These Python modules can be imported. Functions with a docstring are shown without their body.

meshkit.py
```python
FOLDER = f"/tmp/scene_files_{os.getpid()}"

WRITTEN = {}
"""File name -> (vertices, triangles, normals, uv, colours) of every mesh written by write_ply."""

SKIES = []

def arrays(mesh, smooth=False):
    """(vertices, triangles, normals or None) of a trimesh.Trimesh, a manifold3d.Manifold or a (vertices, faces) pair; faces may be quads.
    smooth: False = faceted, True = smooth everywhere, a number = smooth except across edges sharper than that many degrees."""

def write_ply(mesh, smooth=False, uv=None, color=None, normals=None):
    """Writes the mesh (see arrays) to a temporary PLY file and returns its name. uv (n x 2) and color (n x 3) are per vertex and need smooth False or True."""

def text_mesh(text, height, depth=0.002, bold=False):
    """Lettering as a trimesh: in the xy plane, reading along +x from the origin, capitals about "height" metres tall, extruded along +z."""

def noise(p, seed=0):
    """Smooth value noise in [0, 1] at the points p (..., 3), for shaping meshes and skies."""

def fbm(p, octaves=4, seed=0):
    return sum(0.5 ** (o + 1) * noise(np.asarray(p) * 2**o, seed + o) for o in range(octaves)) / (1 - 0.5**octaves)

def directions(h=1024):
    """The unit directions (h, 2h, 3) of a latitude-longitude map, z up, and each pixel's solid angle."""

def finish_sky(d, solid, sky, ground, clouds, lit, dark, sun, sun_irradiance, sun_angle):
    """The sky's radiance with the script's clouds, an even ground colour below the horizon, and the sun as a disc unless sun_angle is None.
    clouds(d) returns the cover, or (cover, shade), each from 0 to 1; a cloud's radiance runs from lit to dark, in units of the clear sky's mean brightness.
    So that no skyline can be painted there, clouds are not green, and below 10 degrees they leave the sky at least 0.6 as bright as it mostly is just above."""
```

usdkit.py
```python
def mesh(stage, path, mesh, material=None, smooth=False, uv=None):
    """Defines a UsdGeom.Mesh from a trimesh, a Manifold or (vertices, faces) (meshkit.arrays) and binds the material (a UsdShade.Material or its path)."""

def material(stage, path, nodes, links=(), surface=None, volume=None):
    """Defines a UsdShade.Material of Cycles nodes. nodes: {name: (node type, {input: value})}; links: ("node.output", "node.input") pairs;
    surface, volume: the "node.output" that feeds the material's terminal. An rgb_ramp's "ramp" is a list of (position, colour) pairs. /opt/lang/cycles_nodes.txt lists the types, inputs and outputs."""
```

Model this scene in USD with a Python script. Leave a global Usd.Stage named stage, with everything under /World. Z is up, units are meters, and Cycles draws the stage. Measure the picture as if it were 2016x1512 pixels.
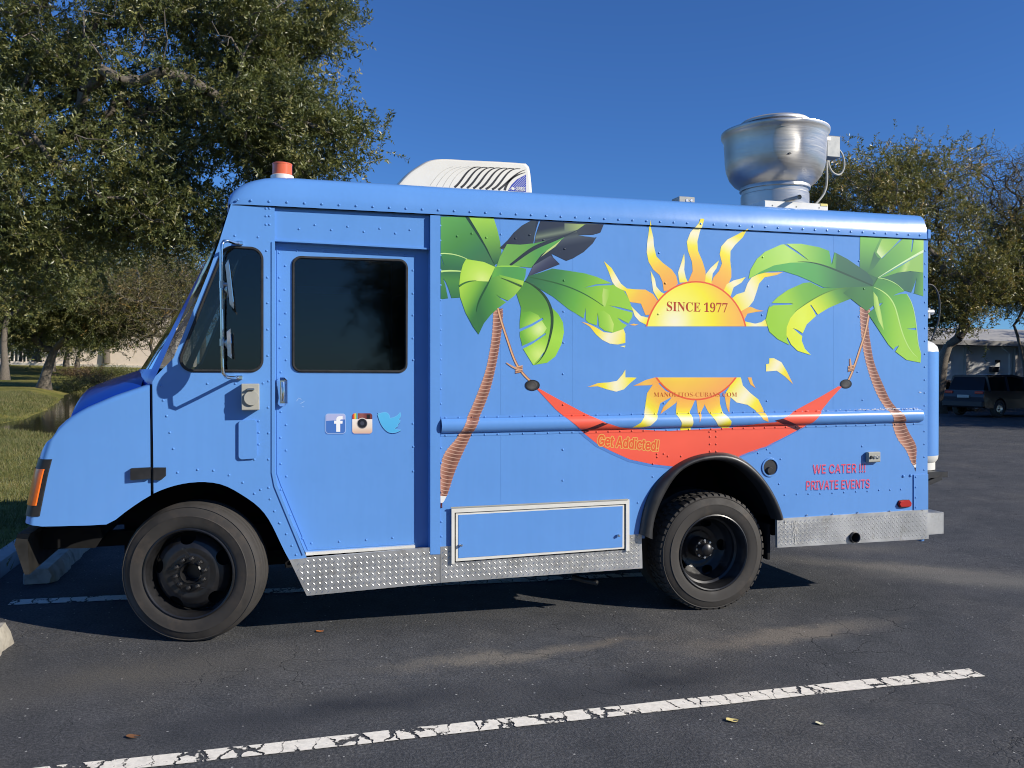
import math, random
import numpy as np, trimesh, usdkit, meshkit
import shapely
from shapely.geometry import Polygon, LineString, MultiPolygon, box as sbox, Point
from shapely import affinity
from shapely.ops import unary_union
from pxr import Usd, UsdGeom, UsdLux, UsdShade, Gf, Sdf, Vt

stage = Usd.Stage.CreateInMemory()
UsdGeom.SetStageUpAxis(stage, 'Z'); UsdGeom.SetStageMetersPerUnit(stage, 1.0)
UsdGeom.Xform.Define(stage, '/World')
MAT = usdkit.material
LK = '/World/Looks/'

# ------------------------------------------------------------------ camera
F = 1660.0; DIST = 5.294                       # focal length in pixels of the 2016 px wide photograph; metres to the truck's side
YAW, PIT, ROL = np.radians([16.407, .8643, .1566])
RAKE = math.radians(1.6); G0 = -1.618
def cam_axes(a, p, r):
    fw = np.array([np.sin(a)*np.cos(p), np.cos(a)*np.cos(p), -np.sin(p)])
    rt = np.array([np.cos(a), -np.sin(a), 0]); dn = np.cross(fw, rt)
    return np.array([rt*np.cos(r)+dn*np.sin(r), dn*np.cos(r)-rt*np.sin(r), fw])
MT = cam_axes(YAW, PIT, ROL)                   # camera axes in the truck's frame
cg, sg = math.cos(RAKE), math.sin(RAKE)
T2W = np.array([[cg, 0, -sg], [0, 1, 0], [sg, 0, cg]])
MW = MT @ T2W.T
EYE = T2W @ np.array([0, -DIST, -G0])
cam = UsdGeom.Camera.Define(stage, '/World/camera')
R3 = np.eye(4); R3[0, :3] = MW[0]; R3[1, :3] = -MW[1]; R3[2, :3] = -MW[2]; R3[3, :3] = EYE
cam.AddTransformOp().Set(Gf.Matrix4d(*R3.ravel().tolist()))
cam.CreateHorizontalApertureAttr(36.0); cam.CreateVerticalApertureAttr(27.0)
cam.CreateFocalLengthAttr(36.0*F/2016); cam.CreateClippingRangeAttr(Gf.Vec2f(0.1, 2000))
cam.CreateExposureAttr(0.36)
# ------------------------------------------------------------------ sun and sky
SUN = np.array([1.45, -1.15, 1.0]); SUN /= np.linalg.norm(SUN)
sun = UsdLux.DistantLight.Define(stage, '/World/sun')
sun.CreateIntensityAttr(1.25); sun.CreateAngleAttr(0.5); sun.CreateColorAttr(Gf.Vec3f(1.0, .93, .82)); sun.CreateNormalizeAttr(True)
zx = np.cross([0, 0, 1.0], SUN); zx /= np.linalg.norm(zx); yx = np.cross(SUN, zx)
S4 = np.eye(4); S4[0, :3], S4[1, :3], S4[2, :3] = zx, yx, SUN
sun.AddTransformOp().Set(Gf.Matrix4d(*S4.ravel().tolist()))
sky = UsdLux.DomeLight.Define(stage, '/World/sky')
MAT(stage, LK+'sky_look', {
    'sky': ('sky_texture', {'sky_type': 'single_scattering', 'sun_disc': False, 'sun_elevation': float(math.asin(SUN[2])),
                            'sun_rotation': float(math.atan2(SUN[0], SUN[1])), 'air_density': 1.0, 'aerosol_density': 0.1, 'ozone_density': 4.0, 'altitude': 10.0}),
    'tint': ('mix_color', {'blend_type': 'multiply', 'fac': 1.0, 'b': (.57, .98, 1.58), 'use_clamp': False}), 'bg': ('background_shader', {'strength': 0.062})}, [('sky.color', 'tint.a'), ('tint.result', 'bg.color')], surface='bg.background')
UsdShade.MaterialBindingAPI.Apply(sky.GetPrim()).Bind(UsdShade.Material.Get(stage, LK+'sky_look'))
sky.GetPrim().SetCustomDataByKey('kind', 'structure')

# ------------------------------------------------------------------ pixel <-> place
def rayT(px, py): return MT.T @ np.array([(px-1008)/F, (py-756)/F, 1.])
def rayW(px, py): return MW.T @ np.array([(px-1008)/F, (py-756)/F, 1.])
def S(px, py, y=0.):
    """the point of the truck's frame at depth y behind its side that is seen at a pixel: (x, z)"""
    d = rayT(px, py); t = (DIST+y)/d[1]; return np.array([d[0]*t, d[2]*t-G0])
def S3(px, py, y=0.): a = S(px, py, y); return np.array([a[0], y, a[1]])
def SX(px, x):
    """depth y at which the vertical through pixel column px has the truck coordinate x"""
    d = rayT(px, 756); return x/d[0]*d[1]-DIST
def gnd(px, py, z=0.):
    d = rayW(px, py); return EYE+d*((z-EYE[2])/d[2])
def at(px, py, dist):
    d = rayW(px, py); return EYE+d*dist           # dist = metres along the view axis
# ------------------------------------------------------------------ helpers
def lin(c, k=1.0):
    c = np.asarray(c, float)/255.
    return tuple(k*np.where(c <= .04045, c/12.92, ((c+.055)/1.055)**2.4))
USED = {}
def path_of(parent, name):
    base = str(parent.GetPath()) if parent is not None else '/World'
    n = USED.get((base, name), -1)+1; USED[(base, name)] = n
    return f'{base}/{name}' if n == 0 else f'{base}/{name}_{n:03d}'
def meta(p, label=None, cat=None, group=None, kind=None):
    for k, v in (('label', label), ('category', cat), ('group', group), ('kind', kind)):
        if v: p.SetCustomDataByKey(k, v)
    return p
def thing(name, label=None, cat=None, loc=(0, 0, 0), rotz=0, group=None, kind=None):
    x = UsdGeom.Xform.Define(stage, path_of(None, name))
    x.AddTranslateOp().Set(Gf.Vec3d(*map(float, loc)))
    if rotz: x.AddRotateZOp().Set(float(math.degrees(rotz)))
    return meta(x.GetPrim(), label, cat, group, kind)
def holder(parent, name):
    return UsdGeom.Xform.Define(stage, path_of(parent, name)).GetPrim()
class MB:
    """collects simple solids into one mesh"""
    def __init__(s): s.v, s.f, s.c, s.n = [], [], [], 0
    def add(s, v, f, c=None):
        v = np.asarray(v, float); f = np.asarray(f, int)
        if f.shape[1] == 4: f = np.vstack([f[:, [0, 1, 2]], f[:, [0, 2, 3]]])
        s.v.append(v); s.f.append(f+s.n); s.n += len(v)
        if c is not None: s.c.append(np.broadcast_to(np.asarray(c, float), (len(v), 3)))
        return s
    def mesh(s, m): return s.add(m.vertices, m.faces)
    def box(s, lo, hi):
        m = trimesh.creation.box(extents=np.subtract(hi, lo)); m.apply_translation((np.add(lo, hi))/2); return s.mesh(m)
    def bbox(s, lo, hi, b=.006):
        """box with chamfered edges"""
        lo, hi = np.array(lo, float), np.array(hi, float); p = []
        for k in range(3):
            for sx in (0, 1):
                for sy in (0, 1):
                    for sz in (0, 1):
                        q = np.array([lo, hi])[[sx, sy, sz], [0, 1, 2]].copy()
                        for j in range(3):
                            if j != k: q[j] += b*(1 if (sx, sy, sz)[j] == 0 else -1)
                        p.append(q)
        return s.mesh(trimesh.convex.convex_hull(np.array(p)))
    def bar(s, a, b, w, h=None):
        a, b = np.array(a, float), np.array(b, float); d = b-a; L = np.linalg.norm(d); d /= L
        u = np.cross(d, [0, 0, 1.] if abs(d[2]) < .9 else [1., 0, 0]); u /= np.linalg.norm(u); w2 = np.cross(d, u)
        m = trimesh.creation.box(extents=(w, h or w, L)); M = np.eye(4); M[:3, 0], M[:3, 1], M[:3, 2], M[:3, 3] = u, w2, d, (a+b)/2
        m.apply_transform(M); return s.mesh(m)
    def tube(s, pts, r, n=8, cap=True):
        p = np.asarray(pts, float); k = len(p); r = np.broadcast_to(r, (k,))
        t = np.gradient(p, axis=0); t /= np.linalg.norm(t, axis=1, keepdims=True)+1e-12
        a = np.zeros_like(p); ref = np.array([0, 0, 1.]) if abs(t[0][2]) < .9 else np.array([1., 0, 0])
        a[0] = np.cross(t[0], ref)
        for i in range(1, k): a[i] = a[i-1]-t[i]*np.dot(a[i-1], t[i])
        a /= np.linalg.norm(a, axis=1, keepdims=True)+1e-12; b = np.cross(t, a); g = np.arange(n)*2*np.pi/n
        v = p[:, None]+r[:, None, None]*(np.cos(g)[None, :, None]*a[:, None]+np.sin(g)[None, :, None]*b[:, None])
        i, j = np.meshgrid(np.arange(k-1), np.arange(n), indexing='ij')
        q = np.stack([i*n+j, i*n+(j+1) % n, (i+1)*n+(j+1) % n, (i+1)*n+j], -1).reshape(-1, 4)
        v = v.reshape(-1, 3); f = [q[:, [0, 2, 1]], q[:, [0, 3, 2]]]
        if cap:
            v = np.vstack([v, p[0], p[-1]]); m = k*n
            f.append(np.array([[m, (x), (x+1) % n] for x in range(n)])); f.append(np.array([[m+1, (k-1)*n+(x+1) % n, (k-1)*n+x] for x in range(n)]))
        return s.add(v, np.vstack(f))
    def revolve(s, prof, axis='z', c=(0, 0, 0), n=40, a0=0, a1=2*np.pi):
        """prof: (radius, height) pairs"""
        prof = np.asarray(prof, float); full = abs(a1-a0-2*np.pi) < 1e-6
        g = np.linspace(a0, a1, n, endpoint=not full); m = len(prof)
        X = np.cos(g)[:, None]*prof[None, :, 0]; Y = np.sin(g)[:, None]*prof[None, :, 0]; Z = np.broadcast_to(prof[None, :, 1], X.shape)
        v = {'z': np.stack([X, Y, Z], -1), 'y': np.stack([X, -Z*-1, Y], -1)}[axis].reshape(-1, 3)+np.array(c)
        i, j = np.meshgrid(np.arange(n if full else n-1), np.arange(m-1), indexing='ij'); i2 = (i+1) % n
        q = np.stack([i*m+j, i2*m+j, i2*m+j+1, i*m+j+1], -1).reshape(-1, 4)
        if axis == 'y': q = q[:, ::-1]
        return s.add(v, q)
    def prism(s, poly, y0, y1):
        """polygon given in (x, z), a solid between the depths y0 (towards the viewer) and y1"""
        for g in polys(poly):
            m = trimesh.creation.extrude_polygon(g, abs(y1-y0), engine='earcut'); v = np.array(m.vertices)
            w = np.stack([v[:, 0], max(y0, y1)-v[:, 2], v[:, 1]], 1)
            s.add(w, m.faces)
        return s
    def build(s, name, mat, parent=None, smooth=False, **k):
        v, f = np.vstack(s.v), np.vstack(s.f)
        if s.c:
            p = usdkit.mesh(stage, path_of(parent, name), (v, f), mat)
            UsdGeom.PrimvarsAPI(p).CreatePrimvar('tint', Sdf.ValueTypeNames.Color3fArray, 'vertex').Set(Vt.Vec3fArray.FromNumpy(np.vstack(s.c).astype(np.float32)))
        else:
            p = usdkit.mesh(stage, path_of(parent, name), trimesh.Trimesh(v, f, process=bool(smooth)), mat, smooth=smooth)
        return meta(p.GetPrim(), **k)
def polys(g):
    if not isinstance(g, shapely.Geometry): g = Polygon(g)
    if not g.is_valid: g = shapely.make_valid(g)
    out = []
    for x in getattr(g, 'geoms', [g]):
        if isinstance(x, MultiPolygon): out += list(x.geoms)
        elif isinstance(x, Polygon): out.append(x)
    return [x for x in out if x.area > 1e-8]
def grid_mesh(V):
    n, m = V.shape[:2]; i, j = np.meshgrid(np.arange(n-1), np.arange(m-1), indexing='ij')
    return V.reshape(-1, 3), np.stack([i*m+j, (i+1)*m+j, (i+1)*m+j+1, i*m+j+1], -1).reshape(-1, 4)
def rrect(x0, z0, x1, z1, r): return sbox(x0+r, z0+r, x1-r, z1-r).buffer(r, quad_segs=5)

# ------------------------------------------------------------------ materials
def plain(name, col, rough=.5, metal=0., bump=0., scale=20., vary=0., spec=.5, coat=0., bev=0., dirt=None, streak=0.):
    """a principled material whose colour and gloss vary with noise laid in space"""
    n = {'g': ('geometry', {}), 'nz': ('noise_texture', {'scale': scale, 'detail': 5., 'roughness': .6}),
         'r': ('rgb_ramp', {'ramp': [(.3, tuple(np.array(col)*(1-vary))), (.7, tuple(np.minimum(1, np.array(col)*(1+vary))))]}),
         'rr': ('map_range', {'from_min': .3, 'from_max': .7, 'to_min': max(.02, rough*.85), 'to_max': min(1., rough*1.15)}),
         'p': ('principled_bsdf', {'metallic': metal, 'specular_ior_level': spec, 'coat_weight': coat, 'coat_roughness': .08})}
    l = [('g.position', 'nz.vector'), ('nz.fac', 'r.fac'), ('nz.fac', 'rr.value'), ('rr.result', 'p.roughness')]
    src = 'r.color'
    if dirt:
        n['nd'] = ('noise_texture', {'scale': dirt[1], 'detail': 6., 'roughness': .7}); n['rd'] = ('rgb_ramp', {'ramp': [(dirt[2], (0, 0, 0)), (dirt[2]+.18, (1, 1, 1))]})
        n['mx'] = ('mix_color', {'b': dirt[0]}); l += [('g.position', 'nd.vector'), ('nd.fac', 'rd.fac'), ('rd.color', 'mx.fac'), (src, 'mx.a')]; src = 'mx.result'
    if streak:   # faint vertical runs left by rain
        n['sm'] = ('mapping', {'scale': (7., 7., .55)}); n['sn'] = ('noise_texture', {'scale': 3., 'detail': 5., 'roughness': .65}); n['sr'] = ('rgb_ramp', {'ramp': [(.42, (1, 1, 1)), (.70, (1-streak, 1-streak*.95, 1-streak*.85))]}); n['sx'] = ('mix_color', {'blend_type': 'multiply', 'fac': 1.})
        l += [('g.position', 'sm.vector'), ('sm.vector', 'sn.vector'), ('sn.fac', 'sr.fac'), (src, 'sx.a'), ('sr.color', 'sx.b')]; src = 'sx.result'
    l.append((src, 'p.base_color'))
    if bump:
        n['b'] = ('bump', {'strength': bump, 'distance': .01}); l += [('nz.fac', 'b.height'), ('b.normal', 'p.normal')]
    if bev:
        n['bv'] = ('bevel', {'radius': bev, 'samples': 4}); l.append(('bv.bevel', 'b.normal' if bump else 'p.normal'))
    return MAT(stage, LK+name, n, l, surface='p.BSDF')
KA = .80
BLUE = lin((101, 156, 225), .81)
M = {}
M['paint'] = plain('body_paint', BLUE, .30, vary=.02, scale=1.6, coat=.35, bump=.28, streak=.03, dirt=((BLUE[0]*.90, BLUE[1]*.91, BLUE[2]*.93), 2.3, .60))
M['hood'] = plain('shaded_hood_paint', lin((22, 72, 190), .62), .25, vary=.03, scale=2., coat=.5)  # darker, richer body blue: the cab's shadow on the hood is in the colour
M['inner'] = plain('sunlit_inner_paint', lin((60, 120, 255), .9), .5, vary=.1)  # brightened blue: sunlight inside the cab is put into the colour
M['dark'] = plain('underbody_black', (.007, .007, .0075), .8, vary=.3, spec=.2)
M['rubber'] = plain('gasket_rubber', (.022, .021, .02), .5, vary=.25)
M['flare'] = plain('flare_rubber', (.02, .02, .021), .42, vary=.3, scale=8, bump=.05)
M['tyre'] = plain('tyre_rubber', (.030, .027, .024), .78, vary=.25, scale=9, bump=.12, dirt=((.058, .046, .036), 5., .55))
M['rim'] = plain('wheel_black', (.012, .012, .013), .36, vary=.4, scale=14, bump=.05, dirt=((.035, .03, .025), 9., .64))
M['steel'] = plain('bare_steel', (.55, .55, .56), .28, metal=1., vary=.1, scale=6)
M['chrome'] = plain('chrome', (.75, .75, .76), .12, metal=1., vary=.06, scale=30)
M['plate'] = plain('tread_plate', (.50, .50, .49), .42, metal=.75, vary=.16, scale=5, bump=.05, dirt=((.34, .32, .28), 7., .55))
M['alu'] = MAT(stage, LK+'spun_aluminium', {'g': ('geometry', {}), 'mp': ('mapping', {'scale': (1., 1., 14.)}), 'n': ('noise_texture', {'scale': 5., 'detail': 6., 'roughness': .6}), 'n2': ('noise_texture', {'scale': 4., 'detail': 5.}), 'r': ('rgb_ramp', {'ramp': [(.3, (.36, .355, .34)), (.7, (.50, .49, .47))]}),
    'rr': ('map_range', {'from_min': .3, 'from_max': .7, 'to_min': .34, 'to_max': .46}), 't': ('tangent', {'direction_type': 'radial', 'axis': 'z'}), 'b': ('bump', {'strength': .06, 'distance': .01}),
    'p': ('principled_bsdf', {'metallic': .92, 'anisotropic': .75})}, [('g.position', 'mp.vector'), ('mp.vector', 'n.vector'), ('g.position', 'n2.vector'), ('n2.fac', 'r.fac'), ('n.fac', 'rr.value'), ('rr.result', 'p.roughness'), ('r.color', 'p.base_color'), ('t.tangent', 'p.tangent'), ('n.fac', 'b.height'), ('b.normal', 'p.normal')], surface='p.BSDF')
M['boxgrey'] = plain('grey_steel_box', (.21, .22, .22), .4, metal=.3, vary=.1)
M['white'] = plain('white_plastic', (.66, .63, .54), .45, vary=.03, scale=4, bump=.02)
M['offwhite'] = plain('white_trim', (.62, .61, .56), .4, vary=.06, scale=9)
M['grey'] = plain('grey_plastic', (.34, .335, .29), .45, vary=.06, scale=12)
M['black'] = plain('black_plastic', (.015, .015, .016), .45, vary=.2)
M['amber'] = plain('amber_lens', lin((236, 112, 34), .8), .18, vary=.08, scale=30, coat=.4)
M['orange'] = plain('beacon_lens', lin((232, 110, 62), .8), .2, vary=.06, scale=20, coat=.4)
M['red'] = plain('red_lens', lin((190, 40, 35), .75), .22, vary=.08, coat=.3)
M['seat'] = plain('seat_vinyl', (.03, .03, .033), .55, vary=.2)
M['mirror'] = plain('mirror_glass', (.7, .72, .74), .06, metal=1.)
MAT(stage, LK+'mural_print', {'a': ('attribute', {'attribute': 'tint'}), 'g': ('geometry', {}), 'nz': ('noise_texture', {'scale': 3., 'detail': 5.}),
    'r': ('rgb_ramp', {'ramp': [(.3, (.93, .93, .93)), (.7, (1, 1, 1))]}), 'm': ('mix_color', {'blend_type': 'multiply', 'fac': 1.}),
    'p': ('principled_bsdf', {'roughness': .36, 'coat_weight': .2})},
    [('g.position', 'nz.vector'), ('nz.fac', 'r.fac'), ('a.color', 'm.a'), ('r.color', 'm.b'), ('m.result', 'p.base_color')], surface='p.BSDF')
M['mural'] = UsdShade.Material.Get(stage, LK+'mural_print')
def pane_mat(name, tint, ior=1.5, rough=0.0):
    return MAT(stage, LK+name, {'f': ('fresnel', {'IOR': ior}), 't': ('transparent_bsdf', {'color': tint}), 'g': ('glossy_bsdf', {'color': (1, 1, 1), 'roughness': rough}), 'm': ('mix_closure', {})},
               [('f.fac', 'm.fac'), ('t.BSDF', 'm.closure1'), ('g.BSDF', 'm.closure2')], surface='m.closure')
M['glass'] = pane_mat('tinted_glass', (.36, .39, .41), rough=.045)
M['carglass'] = plain('car_glass', (.006, .007, .009), .12, spec=.25)
# ================================================================== the ground
def base_z(x, y):
    x, y = np.asarray(x, float), np.asarray(y, float)
    return .009*np.maximum(0, y-5)+.0135*np.maximum(0, x-6)+.0135*np.clip(x+3, -24, 0)+.0006*np.clip(y-48, 0, 46)**2*np.clip((30-x)/30, 0, 1)
def ray_ground(px, py, dz=0.):
    d = rayW(px, py); t = np.arange(2, 110, .02); p = EYE+d*t[:, None]; k = np.nonzero(p[:, 2] < base_z(p[:, 0], p[:, 1])+dz)[0]
    return p[k[0]] if len(k) else p[-1]
WATER = -.28
pond_px = [(-60, 836), (0, 836), (40, 826), (80, 812), (104, 797), (120, 784), (126, 778), (136, 771), (150, 766), (330, 764), (330, 870), (160, 868), (105, 858), (53, 852), (0, 846), (-60, 845)]
pond_poly = Polygon([ray_ground(x, y, WATER)[:2] for x, y in pond_px]).buffer(0)
KERB_X = -1.93
def asphalt_mat(name, k=1.0):
    n = {'g': ('geometry', {}),
         'a': ('noise_texture', {'scale': .55, 'detail': 6., 'roughness': .65}), 'b': ('noise_texture', {'scale': 62., 'detail': 4., 'roughness': .75}),
         'c': ('noise_texture', {'scale': 3.2, 'detail': 8., 'roughness': .75}),
         'ra': ('rgb_ramp', {'ramp': [(.30, (.042*k, .046*k, .051*k)), (.52, (.060*k, .062*k, .066*k)), (.72, (.086*k, .084*k, .080*k))]}),
         'rc': ('rgb_ramp', {'ramp': [(.35, (.72, .72, .72)), (.68, (1.25, 1.22, 1.18))]}),
         'rb': ('rgb_ramp', {'ramp': [(.28, (.42, .42, .42)), (.50, (1, 1, 1)), (.72, (2.1, 2.05, 1.98))]}),
         'm1': ('mix_color', {'blend_type': 'multiply', 'fac': 1., 'use_clamp': False}), 'm2': ('mix_color', {'blend_type': 'multiply', 'fac': 1., 'use_clamp': False}),
         # pale chips of stone
         'v': ('voronoi_texture', {'scale': 26., 'feature': 'f1'}), 'wn': ('white_noise_texture', {'dimensions': '3D'}),
         'vl': ('math', {'math_type': 'less_than', 'value2': .13}), 'wl': ('math', {'math_type': 'greater_than', 'value2': .88}), 'vm': ('math', {'math_type': 'multiply'}),
         'm3': ('mix_color', {'b': (.42, .41, .38)}),
         # cracks
         'cd': ('noise_texture', {'scale': 5., 'detail': 5.}), 'cs': ('vector_math', {'math_type': 'scale', 'scale': .28}), 'ca': ('vector_math', {'math_type': 'add'}),
         'cv': ('voronoi_texture', {'scale': 2.3, 'feature': 'distance_to_edge'}), 'cr': ('rgb_ramp', {'ramp': [(0., (1, 1, 1)), (.007, (0, 0, 0))]}),
         'cn': ('noise_texture', {'scale': .8, 'detail': 3.}), 'ck': ('rgb_ramp', {'ramp': [(.50, (0, 0, 0)), (.68, (.85, .85, .85))]}), 'cm': ('math', {'math_type': 'multiply'}),
         'm4': ('mix_color', {'b': (.012, .012, .013)}),
         'bu': ('bump', {'strength': .9, 'distance': .013}), 'bs': ('math', {'math_type': 'multiply_add', 'value2': -1.2}),
         'p': ('principled_bsdf', {'roughness': .82, 'specular_ior_level': .35})}
    l = [('g.position', x+'.vector') for x in ('a', 'b', 'c', 'v', 'cd', 'cn')] + [
        ('a.fac', 'ra.fac'), ('b.fac', 'rb.fac'), ('c.fac', 'rc.fac'), ('ra.color', 'm1.a'), ('rb.color', 'm1.b'), ('m1.result', 'm2.a'), ('rc.color', 'm2.b'),
        ('v.position', 'wn.vector'), ('v.distance', 'vl.value1'), ('wn.value', 'wl.value1'), ('vl.value', 'vm.value1'), ('wl.value', 'vm.value2'), ('vm.value', 'm3.fac'),
        ('cd.color', 'cs.vector1'), ('g.position', 'ca.vector1'), ('cs.vector', 'ca.vector2'), ('ca.vector', 'cv.vector'), ('cv.distance', 'cr.fac'), ('cn.fac', 'ck.fac'),
        ('cr.color', 'cm.value1'), ('ck.color', 'cm.value2'), ('cm.value', 'm4.fac')]
    src = 'm2.result'
    # sandy drifts and tyre-worn streaks: (centre, half length, half width, angle, colour, strength)
    st = [(gnd(985, 1290), .75, .085, .12, (.17, .15, .12), .8), (gnd(1560, 1250), .95, .11, .16, (.17, .148, .12), .8), (gnd(1180, 1268), .6, .07, .03, (.14, .12, .095), .45),
          (gnd(1800, 1120), 1.1, .20, -.55, (.16, .145, .12), .9), (gnd(1700, 1080), .8, .25, -.2, (.12, .11, .095), .5), (gnd(250, 1330), 1.0, .28, .2, (.10, .092, .078), .5),
          (gnd(1960, 1145), 1.2, .25, -.5, (.15, .14, .12), .75), (gnd(700, 1390), 1.1, .16, .12, (.022, .024, .03), .5), (gnd(1300, 1340), 1.0, .18, .05, (.024, .026, .03), .5)]
    n['sd'] = ('noise_texture', {'scale': 2.2, 'detail': 6., 'roughness': .7}); n['ss'] = ('vector_math', {'math_type': 'multiply_add', 'vector2': (.5, .5, 0), 'vector3': (-.25, -.25, 0)})
    n['sa'] = ('vector_math', {'math_type': 'add'}); l += [('g.position', 'sd.vector'), ('sd.color', 'ss.vector1'), ('g.position', 'sa.vector1'), ('ss.vector', 'sa.vector2')]
    for i, (c, hl, hw, ang, col, q) in enumerate(st):
        n[f't{i}'] = ('mapping', {'mapping_type': 'texture', 'location': (c[0], c[1], 0), 'rotation': (0, 0, ang), 'scale': (hl*1.5, hw*1.9, 1e3)})
        n[f'q{i}'] = ('gradient_texture', {'gradient_type': 'quadratic_sphere'}); n[f'z{i}'] = ('math', {'math_type': 'multiply', 'value2': q*1.9, 'use_clamp': True})
        n[f'y{i}'] = ('mix_color', {'b': col, 'a': (0, 0, 0)}); n[f'x{i}'] = ('math', {'math_type': 'multiply', 'use_clamp': True})
        l += [('sa.vector', f't{i}.vector'), (f't{i}.vector', f'q{i}.vector'), (f'q{i}.fac', f'z{i}.value1'), (f'z{i}.value', f'x{i}.value1'), ('rb.color', f'x{i}.value2'), (f'x{i}.value', f'y{i}.fac'), (src, f'y{i}.a')]; src = f'y{i}.result'
    l += [(src, 'm3.a'), ('m3.result', 'm4.a'), ('m4.result', 'p.base_color'), ('cm.value', 'bs.value1'), ('b.fac', 'bs.value3'), ('bs.value', 'bu.height'), ('bu.normal', 'p.normal')]
    return MAT(stage, LK+name, n, l, surface='p.BSDF')
M['asphalt'] = asphalt_mat('worn_asphalt')
def ground_mat(name, stops, bump=.6, scale=(.35, 6., 60.)):
    return MAT(stage, LK+name, {'g': ('geometry', {}), 'a': ('noise_texture', {'scale': scale[0], 'detail': 5.}), 'b': ('noise_texture', {'scale': scale[1], 'detail': 7., 'roughness': .7}), 'c': ('noise_texture', {'scale': scale[2], 'detail': 3.}),
        'm': ('mix_float', {'fac': .5}), 'r': ('rgb_ramp', {'ramp': stops}), 'bu': ('bump', {'strength': bump, 'distance': .06}), 'mc': ('mix_float', {'fac': .5}), 'p': ('principled_bsdf', {'roughness': .95, 'specular_ior_level': .1})},
        [('g.position', x+'.vector') for x in 'abc']+[('a.fac', 'm.a'), ('b.fac', 'm.b'), ('m.result', 'r.fac'), ('r.color', 'p.base_color'), ('b.fac', 'mc.a'), ('c.fac', 'mc.b'), ('mc.result', 'bu.height'), ('bu.normal', 'p.normal')], surface='p.BSDF')
M['lawn'] = ground_mat('lawn_soil', [(.34, (.07, .072, .02)), (.47, (.135, .14, .034)), (.56, (.22, .195, .055)), (.66, (.25, .19, .085))])
M['concrete'] = plain('old_concrete', (.36, .33, .27), .85, vary=.22, scale=14, bump=.35, dirt=((.17, .15, .12), 6., .52))
M['kerb'] = plain('kerb_concrete', (.36, .36, .35), .85, vary=.15, scale=9, bump=.2)

rs = np.random.RandomState(4)
xs = np.concatenate([np.linspace(-420, -44, 20), np.arange(-40, -2.2, .5), [-2.12, -2.075, -2.0, -1.98], np.arange(0, 90, 3), np.linspace(95, 420, 18)])
ys = np.concatenate([np.linspace(-300, -12, 20), np.arange(-8, 75, .55), np.linspace(77, 420, 30)])
XX, YY = np.meshgrid(xs, ys, indexing='ij')
def lawn_z(x, y):
    z = base_z(x, y)+.10+np.where(x < -2.6, .06*(meshkit.fbm(np.stack([x*.35, y*.35, 0*x], -1), 3)-.5), 0); k = (x > -40) & (x < -2.05) & (y > 2) & (y < 120)
    q = shapely.points(x[k], y[k]); d = shapely.distance(q, pond_poly.boundary); s_ = np.where(shapely.contains(pond_poly, q), -d, d); z[k] += -.40*(1-np.clip((s_+.15)/np.where(y[k] < 26, 4.8, 1.6), 0, 1))-.3*np.clip(-s_/2, 0, 1); return z
ZZ = lawn_z(XX.ravel(), YY.ravel()).reshape(XX.shape)-np.where(XX < -2.05, 0, .40)
v, f = grid_mesh(np.stack([XX, YY, ZZ], -1))
p = usdkit.mesh(stage, path_of(None, 'lawn'), (v, f[:, ::-1] if False else f), M['lawn'], smooth=True); meta(p.GetPrim(), kind='structure')
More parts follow.
